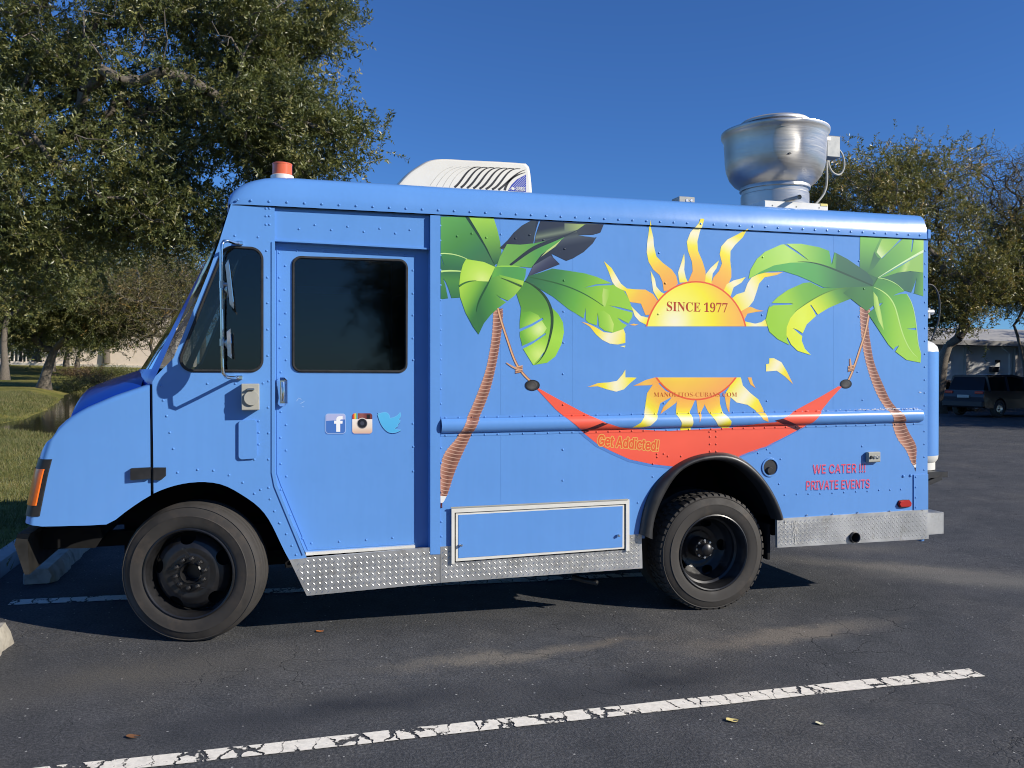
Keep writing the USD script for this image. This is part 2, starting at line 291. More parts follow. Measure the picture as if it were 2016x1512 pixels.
xa = np.concatenate([[KERB_X], np.arange(-1.5, 12, .5), np.arange(12, 80, 2.)]); ya = np.concatenate([np.arange(-40, -6, 3.), np.arange(-6, 8, .5), np.arange(8, 80, 2.)])
XA, YA = np.meshgrid(xa, ya, indexing='ij')
p = usdkit.mesh(stage, path_of(None, 'parking_lot'), grid_mesh(np.stack([XA, YA, base_z(XA, YA)], -1)), M['asphalt'], smooth=True); meta(p.GetPrim(), kind='structure')
# kerb along the lawn
prof = np.array([(-2.08, -.3), (-2.08, .115), (-2.06, .13), (-1.975, .13), (-1.945, .118), (-1.93, -.3)]); yk = np.arange(-12, 46, .5)
V = np.stack([np.stack([prof[:, 0]+0*y, 0*prof[:, 0]+y, prof[:, 1]+base_z(-2, y)], 1) for y in yk])
p = usdkit.mesh(stage, path_of(None, 'kerb'), grid_mesh(V), M['kerb'], smooth=30); meta(p.GetPrim(), kind='structure')
# pond
wp = [g for g in polys(pond_poly.buffer(1.2))][0]; wx0, wy0, wx1, wy1 = wp.bounds
wv, wf = trimesh.creation.triangulate_polygon(wp, engine='earcut')
m = trimesh.Trimesh(np.c_[wv, np.zeros(len(wv))], wf).subdivide_to_size(2.5, max_iter=20); wv = np.array(m.vertices); wv[:, 2] = base_z(wv[:, 0], wv[:, 1])+WATER
MAT(stage, LK+'pond_water', {'g': ('geometry', {}), 'mp': ('mapping', {'scale': (.8, 1.4, 1.)}), 'n': ('noise_texture', {'scale': 1.8, 'detail': 3.}), 'b': ('bump', {'strength': .05, 'distance': .05}),
    'p': ('principled_bsdf', {'base_color': (.020, .018, .008), 'roughness': .07, 'ior': 1.33, 'specular_ior_level': .3})}, [('g.position', 'mp.vector'), ('mp.vector', 'n.vector'), ('n.fac', 'b.height'), ('b.normal', 'p.normal')], surface='p.BSDF')
p = usdkit.mesh(stage, path_of(None, 'pond_water'), (wv, np.array(m.faces)), LK+'pond_water', smooth=True); meta(p.GetPrim(), kind='structure')

# painted stall lines, worn through along cracks
def paint_mat(name, col):
    return MAT(stage, LK+name, {'g': ('geometry', {}), 'd': ('noise_texture', {'scale': 9., 'detail': 5., 'roughness': .7}), 'ds': ('vector_math', {'math_type': 'scale', 'scale': .11}), 'da': ('vector_math', {'math_type': 'add'}),
        'mp': ('mapping', {'scale': (1.0, .42, 1.), 'rotation': (0, 0, .45)}), 'v': ('voronoi_texture', {'scale': 10.5, 'feature': 'distance_to_edge', 'randomness': 1.}),
        'n': ('noise_texture', {'scale': 30., 'detail': 5., 'roughness': .75}), 'nn': ('noise_texture', {'scale': 3.5, 'detail': 4.}), 'th': ('map_range', {'from_min': .38, 'from_max': .62, 'to_min': .004, 'to_max': .085}), 'lt': ('math', {'math_type': 'less_than'}),
        'lt2': ('math', {'math_type': 'greater_than', 'value2': .66}), 'mx': ('math', {'math_type': 'maximum'}), 'r': ('rgb_ramp', {'ramp': [(.35, tuple(np.array(col)*.78)), (.6, col)]}),
        'p': ('principled_bsdf', {'roughness': .7}), 't': ('transparent_bsdf', {}), 'm': ('mix_closure', {})},
        [('g.position', x+'.vector') for x in ('d', 'n', 'nn')]+[('d.color', 'ds.vector1'), ('g.position', 'da.vector1'), ('ds.vector', 'da.vector2'), ('da.vector', 'mp.vector'), ('mp.vector', 'v.vector'), ('v.distance', 'lt.value1'), ('nn.fac', 'th.value'),
         ('th.result', 'lt.value2'), ('n.fac', 'lt2.value1'), ('lt.value', 'mx.value1'), ('lt2.value', 'mx.value2'), ('n.fac', 'r.fac'), ('r.color', 'p.base_color'), ('mx.value', 'm.fac'), ('p.BSDF', 'm.closure1'), ('t.BSDF', 'm.closure2')], surface='m.closure')
M['line'] = paint_mat('worn_line_paint', (.82, .76, .64))
def stripe(name, label, au, bu, al, bl, x0):
    def ext(a, b): return a+(b-a)*((x0-a[0])/(b[0]-a[0]))
    top, bot = [ext(au, bu), bu], [ext(al, bl), bl]; n = 40; r = np.random.RandomState(3)
    T = np.array([top[0]+(top[1]-top[0])*t for t in np.linspace(0, 1, n)]); B = np.array([bot[0]+(bot[1]-bot[0])*t for t in np.linspace(0, 1, n)])
    T[:, 1] += r.uniform(-.004, .004, n); B[:, 1] += r.uniform(-.004, .004, n); V = np.stack([T, B], 0); V[..., 2] = base_z(V[..., 0], V[..., 1])+.004
    p = usdkit.mesh(stage, path_of(None, name), grid_mesh(V.transpose(1, 0, 2)), M['line']); meta(p.GetPrim(), label, 'road marking')
stripe('stall_line', 'cracked white parking stall line on open asphalt in front of the blue truck', gnd(1000, 1414), gnd(1907, 1317), gnd(1000, 1434.5), gnd(1939, 1332), -1.35)
stripe('stall_line', 'shaded white parking stall line running under the blue truck behind its front wheel', gnd(20, 1182), gnd(235, 1176), gnd(20, 1192), gnd(235, 1185), -1.67)
u = UsdGeom.Mesh(stage.GetPrimAtPath('/World/stall_line_001')); a = np.array(u.GetPointsAttr().Get()); k = a[:, 0] > a[:, 0].max()-.02; d = (a[k].mean(0)-a[~k].mean(0)); a[:, 0] = -1.67+(a[:, 0]+1.67)*(5.5/.7); u.GetPointsAttr().Set(Vt.Vec3fArray.FromNumpy(a))

# concrete wheel stops
def wheel_stop(label, x0, x1, ya_, yb, seed):
    sec = np.array([(x0, 0.), (x0+.006, .07), (x0+.035, .125), (x1-.035, .125), (x1-.006, .07), (x1, 0.)]); yy = np.linspace(ya_, yb, 46)
    V = np.stack([np.stack([sec[:, 0], 0*sec[:, 0]+y, sec[:, 1]], 1) for y in yy]); V = np.concatenate([V, V[:, :1]], 1)
    nz = meshkit.fbm(V*9., 3, seed)-.5; c = V.mean((0, 1)); V = V+((V-np.array([c[0], 0, .05]))*[1, 0, 1])*nz[..., None]*.45; V[:, :, 2] = np.maximum(V[:, :, 2], -.01)
    ends = []
    for e in (0, -1): V[e, :, 0] = c[0]+(V[e, :, 0]-c[0])*.86; V[e, :, 2] *= .9
    vv, ff = grid_mesh(V); k = V.shape[1]; n0 = len(vv); vv = np.vstack([vv, V[0].mean(0), V[-1].mean(0)]); L = (len(yy)-1)*k
    ff = np.vstack([ff[:, [0, 1, 2]], ff[:, [0, 2, 3]], [[n0, i, i+1] for i in range(k-1)], [[n0+1, L+i, L+i+1] for i in range(k-1)]])
    p = usdkit.mesh(stage, path_of(None, 'wheel_stop'), (vv, ff), M['concrete'], smooth=40); meta(p.GetPrim(), label, 'wheel stop')
wheel_stop('sunlit chipped concrete wheel stop nearest the viewer at the left edge', -1.63, -1.42, -1.6, .27, 1)
wheel_stop('grey concrete wheel stop in shade under the front bumper of the truck', -1.73, -1.51, 1.68, 3.5, 5)

# fallen leaves on the asphalt
def fallen_leaf(label, px, py, L, col, rot, seed):
    r = np.random.RandomState(seed); c = gnd(px, py); t = np.linspace(0, 1, 9); w = .38*np.sin(np.pi*t**.8)*L; o = np.stack([t*L-L/2, w, .006+.004*np.cos(t*4)], 1); q = o*[1, -1, 1]; mid = o*[1, 0, 1]-[0, 0, .004]
    V = np.stack([o, mid, q], 1); ca, sa = math.cos(rot), math.sin(rot); V = np.stack([V[..., 0]*ca-V[..., 1]*sa+c[0], V[..., 0]*sa+V[..., 1]*ca+c[1], V[..., 2]+c[2]], -1)
    mat = plain(f'dry_leaf_{seed}', lin(col, .8), .6, vary=.25, scale=60)
    p = usdkit.mesh(stage, path_of(None, 'fallen_leaf'), grid_mesh(V), mat, smooth=True); meta(p.GetPrim(), label, 'leaf')
for i, a in enumerate([('small orange dry leaf on asphalt below the tread plate step', 630, 1244, .045, (205, 120, 50), .4), ('dark brown curled leaf on asphalt left of the white stall line', 262, 1451, .05, (120, 80, 45), .2),
                       ('pale yellow leaf on asphalt just below the stall line', 1442, 1419, .06, (225, 205, 130), .1), ('tiny cream leaf right of the yellow leaf below the stall line', 1615, 1426, .04, (215, 210, 175), -.3)]):
    fallen_leaf(a[0], a[1], a[2], a[3]*1.2, a[4], a[5], i)

# ================================================================== leaves, twigs, trees
def leaf_mat(name, stops, trans, rough=.38):
    return MAT(stage, LK+name, {'o': ('object_info', {}), 'gi': ('geometry', {}), 'ad': ('math', {'math_type': 'add'}), 'fr': ('math', {'math_type': 'fraction'}), 'r': ('rgb_ramp', {'ramp': stops}),
        'p': ('principled_bsdf', {'roughness': rough, 'specular_ior_level': .55}), 't': ('translucent_bsdf', {'color': trans}), 'm': ('mix_closure', {'fac': .22})},
        [('o.random', 'ad.value1'), ('gi.random_per_island', 'ad.value2'), ('ad.value', 'fr.value1'), ('fr.value', 'r.fac'), ('r.color', 'p.base_color'), ('p.BSDF', 'm.closure1'), ('t.BSDF', 'm.closure2')], surface='m.closure')
M['leaf'] = leaf_mat('oak_leaf', [(0, (.050, .062, .018)), (.4, (.085, .10, .028)), (.8, (.14, .148, .042)), (1, (.25, .22, .075))], (.22, .24, .05))
M['leaf2'] = leaf_mat('turning_leaf', [(0, (.08, .095, .025)), (.45, (.15, .155, .04)), (.8, (.25, .21, .055)), (1, (.38, .22, .065))], (.34, .31, .06))
M['leafb'] = leaf_mat('brown_leaf', [(0, (.08, .075, .035)), (.5, (.14, .12, .055)), (1, (.20, .165, .08))], (.16, .13, .05), .6)
M['bark'] = plain('oak_bark', (.12, .102, .08), .9, vary=.45, scale=22, bump=.5)
M['twig'] = plain('grey_twig', (.16, .14, .115), .85, vary=.3, scale=10)
UsdGeom.Scope.Define(stage, '/World/Looks')
def twig_proto(path, seed, n, L, leafL, mat):
    """one twig: a thin curved stem and n small folded leaves, as one mesh"""
    r = np.random.RandomState(seed); V, Fc = [], []; k = 0
    for i in range(n):
        t = (i+.6)/n; base = np.array([t*L, .06*L*math.sin(3*t), .05*L*t]); az = r.uniform(0, 2*np.pi); d = np.array([r.uniform(.1, .9), math.cos(az), math.sin(az)]); d /= np.linalg.norm(d)
        s = leafL*r.uniform(.7, 1.25); up = r.normal(size=3); w = np.cross(d, up); w /= np.linalg.norm(w); nrm = np.cross(w, d)
        V += [base, base+d*s*.5+w*s*.2+nrm*s*.05, base+d*s, base+d*s*.5-w*s*.2+nrm*s*.05]; Fc += [[k, k+1, k+2], [k, k+2, k+3]]; k += 4
    st = np.array([[0, 0, 0], [L*.5, .05*L, .03*L], [L, 0, .05*L]])
    for i in range(2):
        for dv in ([0, .004, 0], [0, 0, .004]):
            V += [st[i]-dv, st[i]+dv, st[i+1]+dv, st[i+1]-np.array(dv)]; Fc += [[k, k+1, k+2], [k, k+2, k+3]]; k += 4
    return usdkit.mesh(stage, path, (np.array(V), np.array(Fc)), mat)
def skeleton(r, trunk, pts, greed=.35):
    """joins the points to the trunk one by one, each to the joint it can reach best"""
    P = [np.array(q, float) for q in trunk]; par = list(range(-1, len(P)-1)); plen = [0.]
    for i in range(1, len(P)): plen.append(plen[-1]+np.linalg.norm(P[i]-P[i-1]))
    n0 = len(P); N = np.array(list(P)+list(pts)); par += [-1]*len(pts); L = np.array(plen+[0.]*len(pts)); best = np.full(len(pts), np.inf); who = np.zeros(len(pts), int); done = np.zeros(len(pts), bool)
    for i in range(max(1, n0-6), n0):
        c = np.linalg.norm(pts-N[i], axis=1)+greed*L[i]*.5; k = c < best; best[k] = c[k]; who[k] = i
    for _ in range(len(pts)):
        j = int(np.argmin(np.where(done, np.inf, best))); done[j] = True; i = n0+j; par[i] = who[j]; L[i] = L[who[j]]+np.linalg.norm(N[i]-N[who[j]])
        c = np.linalg.norm(pts-N[i], axis=1)+greed*L[i]*.5; k = (c < best) & ~done; best[k] = c[k]; who[k] = i
    cnt = np.ones(len(N)); order = np.argsort(-L)
    for i in order:
        if par[i] >= 0: cnt[par[i]] += cnt[i]
    return N, np.array(par), cnt
def tree(name, label, cat, trunk, r0, blobs, n_nodes, per, protos, seed, group=None, tip=.006, tw=1.0, spread=.3, bark='bark', shell=.45, kids=2.0):
    """trunk: polyline; blobs: (centre, radii, weight). The crown's twigs stand round the joints of its branches."""
    r = np.random.RandomState(seed); t = thing(name, label, cat, (0, 0, 0), group=group)
    W = np.array([b[2] if len(b) > 2 else np.prod(b[1]) for b in blobs], float); W /= W.sum(); pts = []
    for b, w in zip(blobs, W):
        k = max(3, int(n_nodes*w)); d = r.normal(size=(k, 3)); d /= np.linalg.norm(d, axis=1, keepdims=True); rad = r.uniform(shell**2, 1, (k, 1))**.5
        q = np.array(b[0])+d*rad*np.array(b[1]); pts.append(q)
    pts = np.vstack(pts); pts = pts[meshkit.noise(pts*1.1/max(.5, spread*3), seed) > .31]
    N, par, cnt = skeleton(r, trunk, pts); n0 = len(trunk); rad = tip*np.maximum(cnt, 1)**(1/kids)
    rt = np.linspace(r0, max(r0*.55, 0), n0); rad[:n0] = np.maximum(rt, np.minimum(rad[:n0], r0)); rad = np.minimum(rad, r0*.7+0*rad); rad[:n0] = rt
    mb = MB(); mb.tube(trunk, np.concatenate([[r0*1.45], rt[1:]]) if n0 > 3 else rt, 10)
    mb.build('trunk', M[bark], t, smooth=True)
    V, Fc, k = [], [], 0; g = np.arange(5)*2*np.pi/5
    for i in range(n0, len(N)):
        a, b = N[par[i]], N[i]; L = np.linalg.norm(b-a)
        if L < 1e-4: continue
        ra, rb = min(rad[par[i]], rad[i]*1.5), rad[i]; mid = (a+b)/2+r.normal(size=3)*L*.09-np.array([0, 0, L*.03]); seq = np.array([a, mid, b]); rr = [ra, (ra+rb)/2, rb]
        for s in range(2):
            d = seq[s+1]-seq[s]; d /= np.linalg.norm(d)+1e-9; u = np.cross(d, [.3, .2, .93]); u /= np.linalg.norm(u)+1e-9; w = np.cross(d, u); ring = np.cos(g)[:, None]*u+np.sin(g)[:, None]*w
            V += [seq[s]+ring*rr[s], seq[s+1]+ring*rr[s+1]]; Fc.append(np.array([[k+x, k+(x+1) % 5, k+5+(x+1) % 5, k+5+x] for x in range(5)])); k += 10
    p = usdkit.mesh(stage, path_of(t, 'branches'), (np.vstack(V), np.vstack(Fc)), M[bark], smooth=True)
    # twigs
    tips = N[n0:]; m = len(tips)*per; c = np.repeat(tips, per, 0)+r.normal(size=(m, 3))*spread; keep = meshkit.noise(c*1.3, seed+7) > .34; c = c[keep]; m = len(c)
    q = r.normal(size=(m, 4)); q /= np.linalg.norm(q, axis=1, keepdims=True); s = tw*r.uniform(.7, 1.3, m)
    pi = UsdGeom.PointInstancer.Define(stage, path_of(t, 'crown')); pi.CreatePrototypesRel().SetTargets([twig_proto(f'{pi.GetPath()}/twig_{i:03d}', seed*7+i, *a).GetPath() for i, a in enumerate(protos)]); pi.CreateProtoIndicesAttr(Vt.IntArray.FromNumpy(r.randint(0, len(protos), m).astype(np.int32)))
    pi.CreatePositionsAttr(Vt.Vec3fArray.FromNumpy(c.astype(np.float32))); pi.CreateOrientationsAttr(Vt.QuathArray([Gf.Quath(float(a), float(b), float(d), float(e)) for a, b, d, e in q]))
    pi.CreateScalesAttr(Vt.Vec3fArray.FromNumpy(np.repeat(s[:, None], 3, 1).astype(np.float32))); meta(pi.GetPrim(), kind='stuff')
    return t
# ------------------------------------------------------------------ the trees
def G(p): return np.array([p[0], p[1], float(base_z(p[0], p[1]))+.08])
OAK = [(19, .42, .080, M['leaf']), (17, .36, .072, M['leaf']), (20, .45, .076, M['leaf'])]
TURN = [(16, .40, .082, M['leaf2']), (14, .36, .076, M['leaf2']), (13, .42, .058, M['leaf'])]
SPARSE = [(6, .38, .05, M['leafb']), (8, .36, .05, M['leaf2']), (4, .42, .05, M['leafb'])]
BROWN = [(12, .42, .05, M['leafb']), (10, .36, .05, M['leaf2']), (8, .42, .05, M['leafb'])]
# the big oak at the left edge; its trunk stands outside the picture
b0 = G(at(-330, 740, 17)); tr = [b0, b0+[.1, 0, 1.2], b0+[.25, .1, 2.4], b0+[.3, .1, 3.4]]
limbs = []
def limb(a, b, n, sag, r):
    a, b = np.array(a), np.array(b); t = np.linspace(0, 1, n)[1:, None]; return a+(b-a)*t+np.array([0, 0, 1.])*np.sin(np.pi*t)*sag+r.normal(size=(n-1, 3))*.12
r = np.random.RandomState(2)
big = [(at(300, 120, 17), (3.3, 2.6, 1.9), 30), (at(120, 350, 16), (2.8, 2.2, 1.3), 20), (at(540, 250, 16.5), (1.6, 1.5, .80), 9), (at(480, 60, 17), (1.6, 1.7, 1.2), 11), (at(-150, 150, 17), (2.5, 2.5, 2.5), 15),
       (at(310, 435, 16.3), (1.6, 1.4, .62), 9), (at(650, 45, 17.3), (.42, .8, .50), 2.0), (at(30, 500, 16), (1.6, 1.5, .55), 6), (at(590, 130, 17), (.55, .9, .4), 1.6), (at(680, 275, 16.5), (.55, .7, .30), 2.6), (at(640, 100, 17), (.35, .6, .15), .7), (at(560, 330, 16.2), (.9, 1., .35), 3.0)]
tree('oak_tree', 'large dense evergreen oak overhanging the left side above the truck nose', 'tree', tr, .34, big, 1500, 14, OAK, 11, tip=.0075, tw=1.0, spread=.24, kids=1.9)
# oaks on the lawn by the pond
p0 = ray_ground(88, 766)
def up(p, *o): return [p+np.array(q, float) for q in o]
def px_at(px, py, dist): return at(px, py, dist)
d0 = float((p0-EYE) @ MW[2])
def leaning(pxs, d, lift=0): return [at(x, y, d) for x, y in pxs]
tree('oak_tree', 'oak with pale leaning forked trunk on the grass bank beside the pond', 'tree', leaning([(86, 768), (89, 745), (95, 722), (103, 700), (108, 688)], d0), .011*d0*.62, [
    (at(130, 585, d0), (3.9, 3, 1.5), 22), (at(60, 600, d0), (2.6, 2.6, 1.3), 10), (at(200, 630, d0), (2.3, 2, .9), 9), (at(110, 520, d0), (3.8, 2.5, 1.2), 12), (at(40, 655, d0), (1.5, 1.5, .5), 4)],
    620, 17, OAK, 21, tip=.014, tw=1.75, spread=.5, kids=1.9)
tree('oak_tree', 'dark oak trunk and crown at the left edge beyond the lawn', 'tree', leaning([(8, 748), (9, 715), (7, 680), (9, 645), (14, 620)], 40), .19, [
    (at(20, 520, 40), (3.6, 3, 2.), 10), (at(-70, 560, 40), (3, 3, 2.4), 8), (at(100, 470, 41), (3., 3, 1.5), 7)], 420, 16, OAK, 22, tip=.013, tw=1.6, spread=.5, kids=1.9)
tree('small_tree', 'thin brownish half-bare tree behind the truck hood beside the pond', 'tree', leaning([(303, 745), (304, 720), (302, 700), (296, 680), (300, 660)], 50), .13, [
    (at(300, 615, 50), (3.4, 2.5, 2.3), 15), (at(370, 570, 51), (2.6, 2.5, 2.0), 8), (at(235, 600, 50), (2.0, 2, 1.5), 7), (at(330, 540, 52), (3., 2, 1.2), 7)], 640, 12, BROWN, 23, tip=.011, tw=1.7, spread=.5, kids=2.0)
far = [(72, 712, 690, 74, .42, 'stout dark trunked oak in front of the cream wall near the window corner'), (104, 732, 688, 62, .20, 'slim pale trunk just right of and behind the leaning oak'), (130, 722, 690, 76, .30, 'dark tree in front of the left part of the cream wall'),
       (152, 724, 694, 70, .22, 'small tree with reddish trunk in front of the cream wall'), (40, 712, 688, 80, .16, 'thin dark trunk in front of the building windows')]
for i, (x, yb, yt, d, rr, lb) in enumerate(far):
    c = at(x+4, 640, d)
    tree('oak_tree', lb, 'tree', leaning([(x, yb), (x+1, (yb+yt)/2), (x+3, yt)], d), rr, [(at(x+8, 634, d), (3.4, 3, 1.5), 5), (at(x-20, 600, d), (4, 3, 2.), 5), (at(x+45, 640, d), (2.4, 2, .9), 3)], 150, 14, OAK, 30+i, tip=.02, tw=2.5, spread=.7, kids=1.9)
for i, (x, y, d, rx, rz, lb) in enumerate([(210, 560, 88, 8, 4.5, 'dense dark tree filling the gap behind the pond oaks'), (400, 560, 92, 8, 5, 'dense tree behind the windshield of the truck'), (20, 560, 95, 9, 5, 'dense tree at the far left behind the building')]):
    b = at(x, 715, d); tree('background_tree', lb, 'tree', [b, (b*2+at(x, y, d))/3, at(x, y+20, d)], .4, [(at(x, y, d), (rx, 4, rz), 5)], 190, 14, OAK, 40+i, tip=.02, tw=3.2, spread=1.0, kids=1.9)
# the trees on the right
tree('oak_tree', 'spreading oak with yellowing leaves behind the rear of the truck', 'tree', leaning([(1844, 818), (1847, 780), (1851, 740), (1857, 705), (1867, 680)], 38), .34, [
    (at(1690, 400, 37), (2.7, 2.8, 2.1), 15), (at(1795, 352, 38), (2.0, 2.4, 1.3), 9), (at(1900, 530, 37.5), (2.4, 2.5, 1.6), 11), (at(1850, 430, 38), (1.6, 2.0, 1.2), 4), (at(1865, 610, 37.5), (1.4, 1.8, .9), 6), (at(1608, 390, 37), (1.2, 1.7, 1.2), 4), (at(1885, 322, 38), (.9, 1.3, .7), 1.6), (at(1740, 520, 37.5), (2.2, 2.5, 1.9), 8)],
    1000, 9, TURN, 51, tip=.0095, tw=1.5, spread=.36, kids=1.95)
tree('bare_tree', 'mostly bare grey tree with fine upswept branches at the upper right', 'tree', leaning([(2092, 815), (2085, 760), (2070, 690), (2040, 600), (2005, 520), (1985, 460)], 40), .24, [
    (at(1950, 370, 40), (2.0, 2.4, 2.0), 10), (at(2010, 390, 40), (2.1, 2.4, 2.1), 8), (at(1935, 450, 40), (1.6, 2.0, 1.2), 4)], 900, 4, SPARSE, 52, tip=.008, tw=1.3, spread=.32, kids=2.15)
tree('oak_tree', 'low yellow green oak crown with a thin curved trunk at the right edge', 'tree', leaning([(2026, 806), (2022, 770), (2017, 725), (2010, 690), (2003, 660), (1996, 640)], 39.5), .10, [
    (at(1985, 545, 39), (2.0, 2.2, 1.4), 12), (at(2060, 530, 39), (2.2, 2.2, 2.0), 8), (at(2030, 470, 39), (1.7, 2.0, 1.2), 6)], 560, 10, TURN, 53, tip=.011, tw=1.5, spread=.38, kids=1.95)
# trees beyond the right edge that shade the far cars and wall
st = tree('shade_tree', 'broad oak beyond the right edge of the view', 'tree', [np.array([0, 0, -.3]), np.array([.1, 0, 1.6]), np.array([.1, .1, 3.2])], .3, [((0, 0, 5.0), (4.2, 4.2, 2.7), 10), ((0, 0, 3.0), (4., 4., 1.6), 6)], 330, 16, OAK, 61, tip=.014, tw=2.2, spread=.55, group='shade trees beyond the right edge')
def copy_of(src, name, loc, rotz=0, scale=1., **k):
    x = UsdGeom.Xform.Define(stage, path_of(None, name)); q = x.GetPrim(); q.GetReferences().AddInternalReference(src.GetPath())
    x.ClearXformOpOrder(); x.AddTranslateOp().Set(Gf.Vec3d(*map(float, loc))); x.AddRotateZOp().Set(float(math.degrees(rotz)))
    if scale != 1: x.AddScaleOp().Set(Gf.Vec3f(scale, scale, scale))
    was = src.GetCustomData(); q.SetInstanceable(True)
    return meta(q, k.get('label', was.get('label')), k.get('cat', was.get('category')), k.get('group', was.get('group')))
spots = [(33, 15), (38.5, 19), (43, 25), (49, 29), (56, 36), (44, 14), (52, 20)]
x0 = UsdGeom.Xformable(st); x0.ClearXformOpOrder(); x0.AddTranslateOp().Set(Gf.Vec3d(spots[0][0], spots[0][1], float(base_z(*spots[0]))))
for i, q in enumerate(spots[1:]): copy_of(st, 'shade_tree', (q[0], q[1], float(base_z(*q))), 1.3*i+.4, 1.0)

for i, q in enumerate([(-9, -26), (7.8, -29), (17, -27)]): copy_of(st, 'tree_behind_viewer', (q[0], q[1], 0), 1.7*i, 1.0, label=['added unseen oak behind the viewer and to the left', 'added unseen oak directly behind the viewer', 'added unseen oak behind the viewer and to the right'][i])  # unseen oaks added to darken what the cab windows reflect

# grass blades close to the kerb and on the banks
def grass():
    r = np.random.RandomState(8); P = []
    for n, x0_, x1_, y0_, y1_ in ((9000, -9, -2.12, 1.5, 14), (9000, -11, -2.12, 12, 20), (16000, -17, -3, 17, 42)):
        q = np.stack([r.uniform(x0_, x1_, n), r.uniform(y0_, y1_, n)], 1); q = q[~shapely.contains(pond_poly.buffer(.15), shapely.points(q))]; P.append(q)
    q = np.vstack(P); z = lawn_z(q[:, 0], q[:, 1])-.01
    m = len(q); pi = UsdGeom.PointInstancer.Define(stage, path_of(None, 'grass')); protos = []
    for k in range(3):
        V, Fc = [], []
        for b in range(22):
            o = r.normal(size=2)*.09; a = r.uniform(0, 2*np.pi); h = r.uniform(.025, .075); w = .004; d = np.array([math.cos(a), math.sin(a)]); le = r.normal(size=2)*.02; n0 = len(V)
            V += [[o[0]-d[0]*w, o[1]-d[1]*w, 0], [o[0]+d[0]*w, o[1]+d[1]*w, 0], [o[0]+le[0], o[1]+le[1], h]]; Fc.append([n0, n0+1, n0+2])
        protos.append(usdkit.mesh(stage, f'{pi.GetPath()}/tuft_{k:03d}', (np.array(V), np.array(Fc)), M['blade']).GetPath())
    pi.CreatePrototypesRel().SetTargets(protos); pi.CreateProtoIndicesAttr(Vt.IntArray.FromNumpy(r.randint(0, 3, m).astype(np.int32)))
    pi.CreatePositionsAttr(Vt.Vec3fArray.FromNumpy(np.c_[q, z].astype(np.float32))); a = r.uniform(0, 2*np.pi, m)
    pi.CreateOrientationsAttr(Vt.QuathArray([Gf.Quath(math.cos(x/2), 0, 0, math.sin(x/2)) for x in a])); s = r.uniform(.7, 1.4, m)*np.where(q[:, 1] > 18, 1.5, 1.); pi.CreateScalesAttr(Vt.Vec3fArray.FromNumpy(np.repeat(s[:, None], 3, 1).astype(np.float32)))
    meta(pi.GetPrim(), 'short patchy green and straw coloured lawn grass on the pond banks', 'grass', kind='stuff')
M['blade'] = leaf_mat('grass_blade', [(0, (.06, .075, .018)), (.5, (.11, .125, .03)), (.8, (.17, .16, .05)), (1, (.24, .19, .09))], (.16, .17, .04), .6)
grass()

# ------------------------------------------------------------------ buildings
M['stucco'] = plain('cream_stucco', (.82, .69, .56), .85, vary=.04, scale=3, bump=.1)
M['stucco2'] = plain('pale_stucco', (.62, .58, .50), .85, vary=.05, scale=3, bump=.1)
M['greywall'] = plain('grey_painted_wall', (.72, .72, .69), .8, vary=.05, scale=2, bump=.08, dirt=((.36, .36, .35), 1.1, .6))
M['roofgrey'] = plain('grey_roof', (.34, .33, .31), .85, vary=.12, scale=4, bump=.1)
M['darkglass'] = plain('dark_window', (.02, .024, .028), .08, spec=.6)
def frame_at(pxl, pyl, d, pxr, dr):
    """a wall's foot: origin, unit vector along it, and its outward normal (towards the viewer), level"""
    a, b = at(pxl, pyl, d), at(pxr, pyl, dr); a[2] = b[2] = min(a[2], b[2]); e = b-a; L = np.linalg.norm(e); e /= L; return a, e, np.cross(e, [0, 0, 1.]), L
class WB(MB):
    def __init__(s, fr): super().__init__(); s.fr = fr
    def slab(s, x0, x1, z0, z1, y0, y1):
        """box in the wall's frame; y outward"""
        a, e, n, _ = s.fr; lo = len(s.v); s.box((x0, y0, z0), (x1, y1, z1)); v = s.v[-1]; s.v[-1] = a+v[:, :1]*e+v[:, 1:2]*n+v[:, 2:]*[0, 0, 1.]; return s
fr = frame_at(-120, 718, 88, 345, 88); L = fr[3]; mpp = 88/F
t = thing('cream_building', 'long cream building with a plain wall and corner windows across the pond', 'building')
x_win0, x_win1, x_c = (18+120)*mpp, (66+120)*mpp, (155+120)*mpp
w = WB(fr); w.slab(x_win1+.05, L, -.6, 6.2, -6, 0); w.slab(-2, x_win0, -.6, 6.2, -6, 0); w.slab(x_win0, x_win1+.05, -.6, .55, -6, 0); w.slab(x_win0, x_win1+.05, 1.75, 6.2, -6, 0); w.build('wall', M['stucco'], t)
w = WB(fr); w.slab(-2, L+.02, -.6, .42, .003, .09); w.build('plinth', M['stucco2'], t)
w = WB(fr); w.slab(-2.3, L+.5, 6.2, 6.6, -6.4, .5); w.build('roof', M['roofgrey'], t)
wf_, nb = holder(t, 'window'), 6
gw = WB(fr); gw.slab(x_win0, x_win1+.05, .55, 1.75, -.35, -.25); gw.build('pane', M['darkglass'], wf_)
for i in range(nb+1):
    m_ = WB(fr); xx = x_win0+(x_win1-x_win0)*i/nb; m_.slab(xx-.02, xx+.06, .55, 1.75, -.24, -.05); m_.build('mullion', M['stucco2'], wf_)
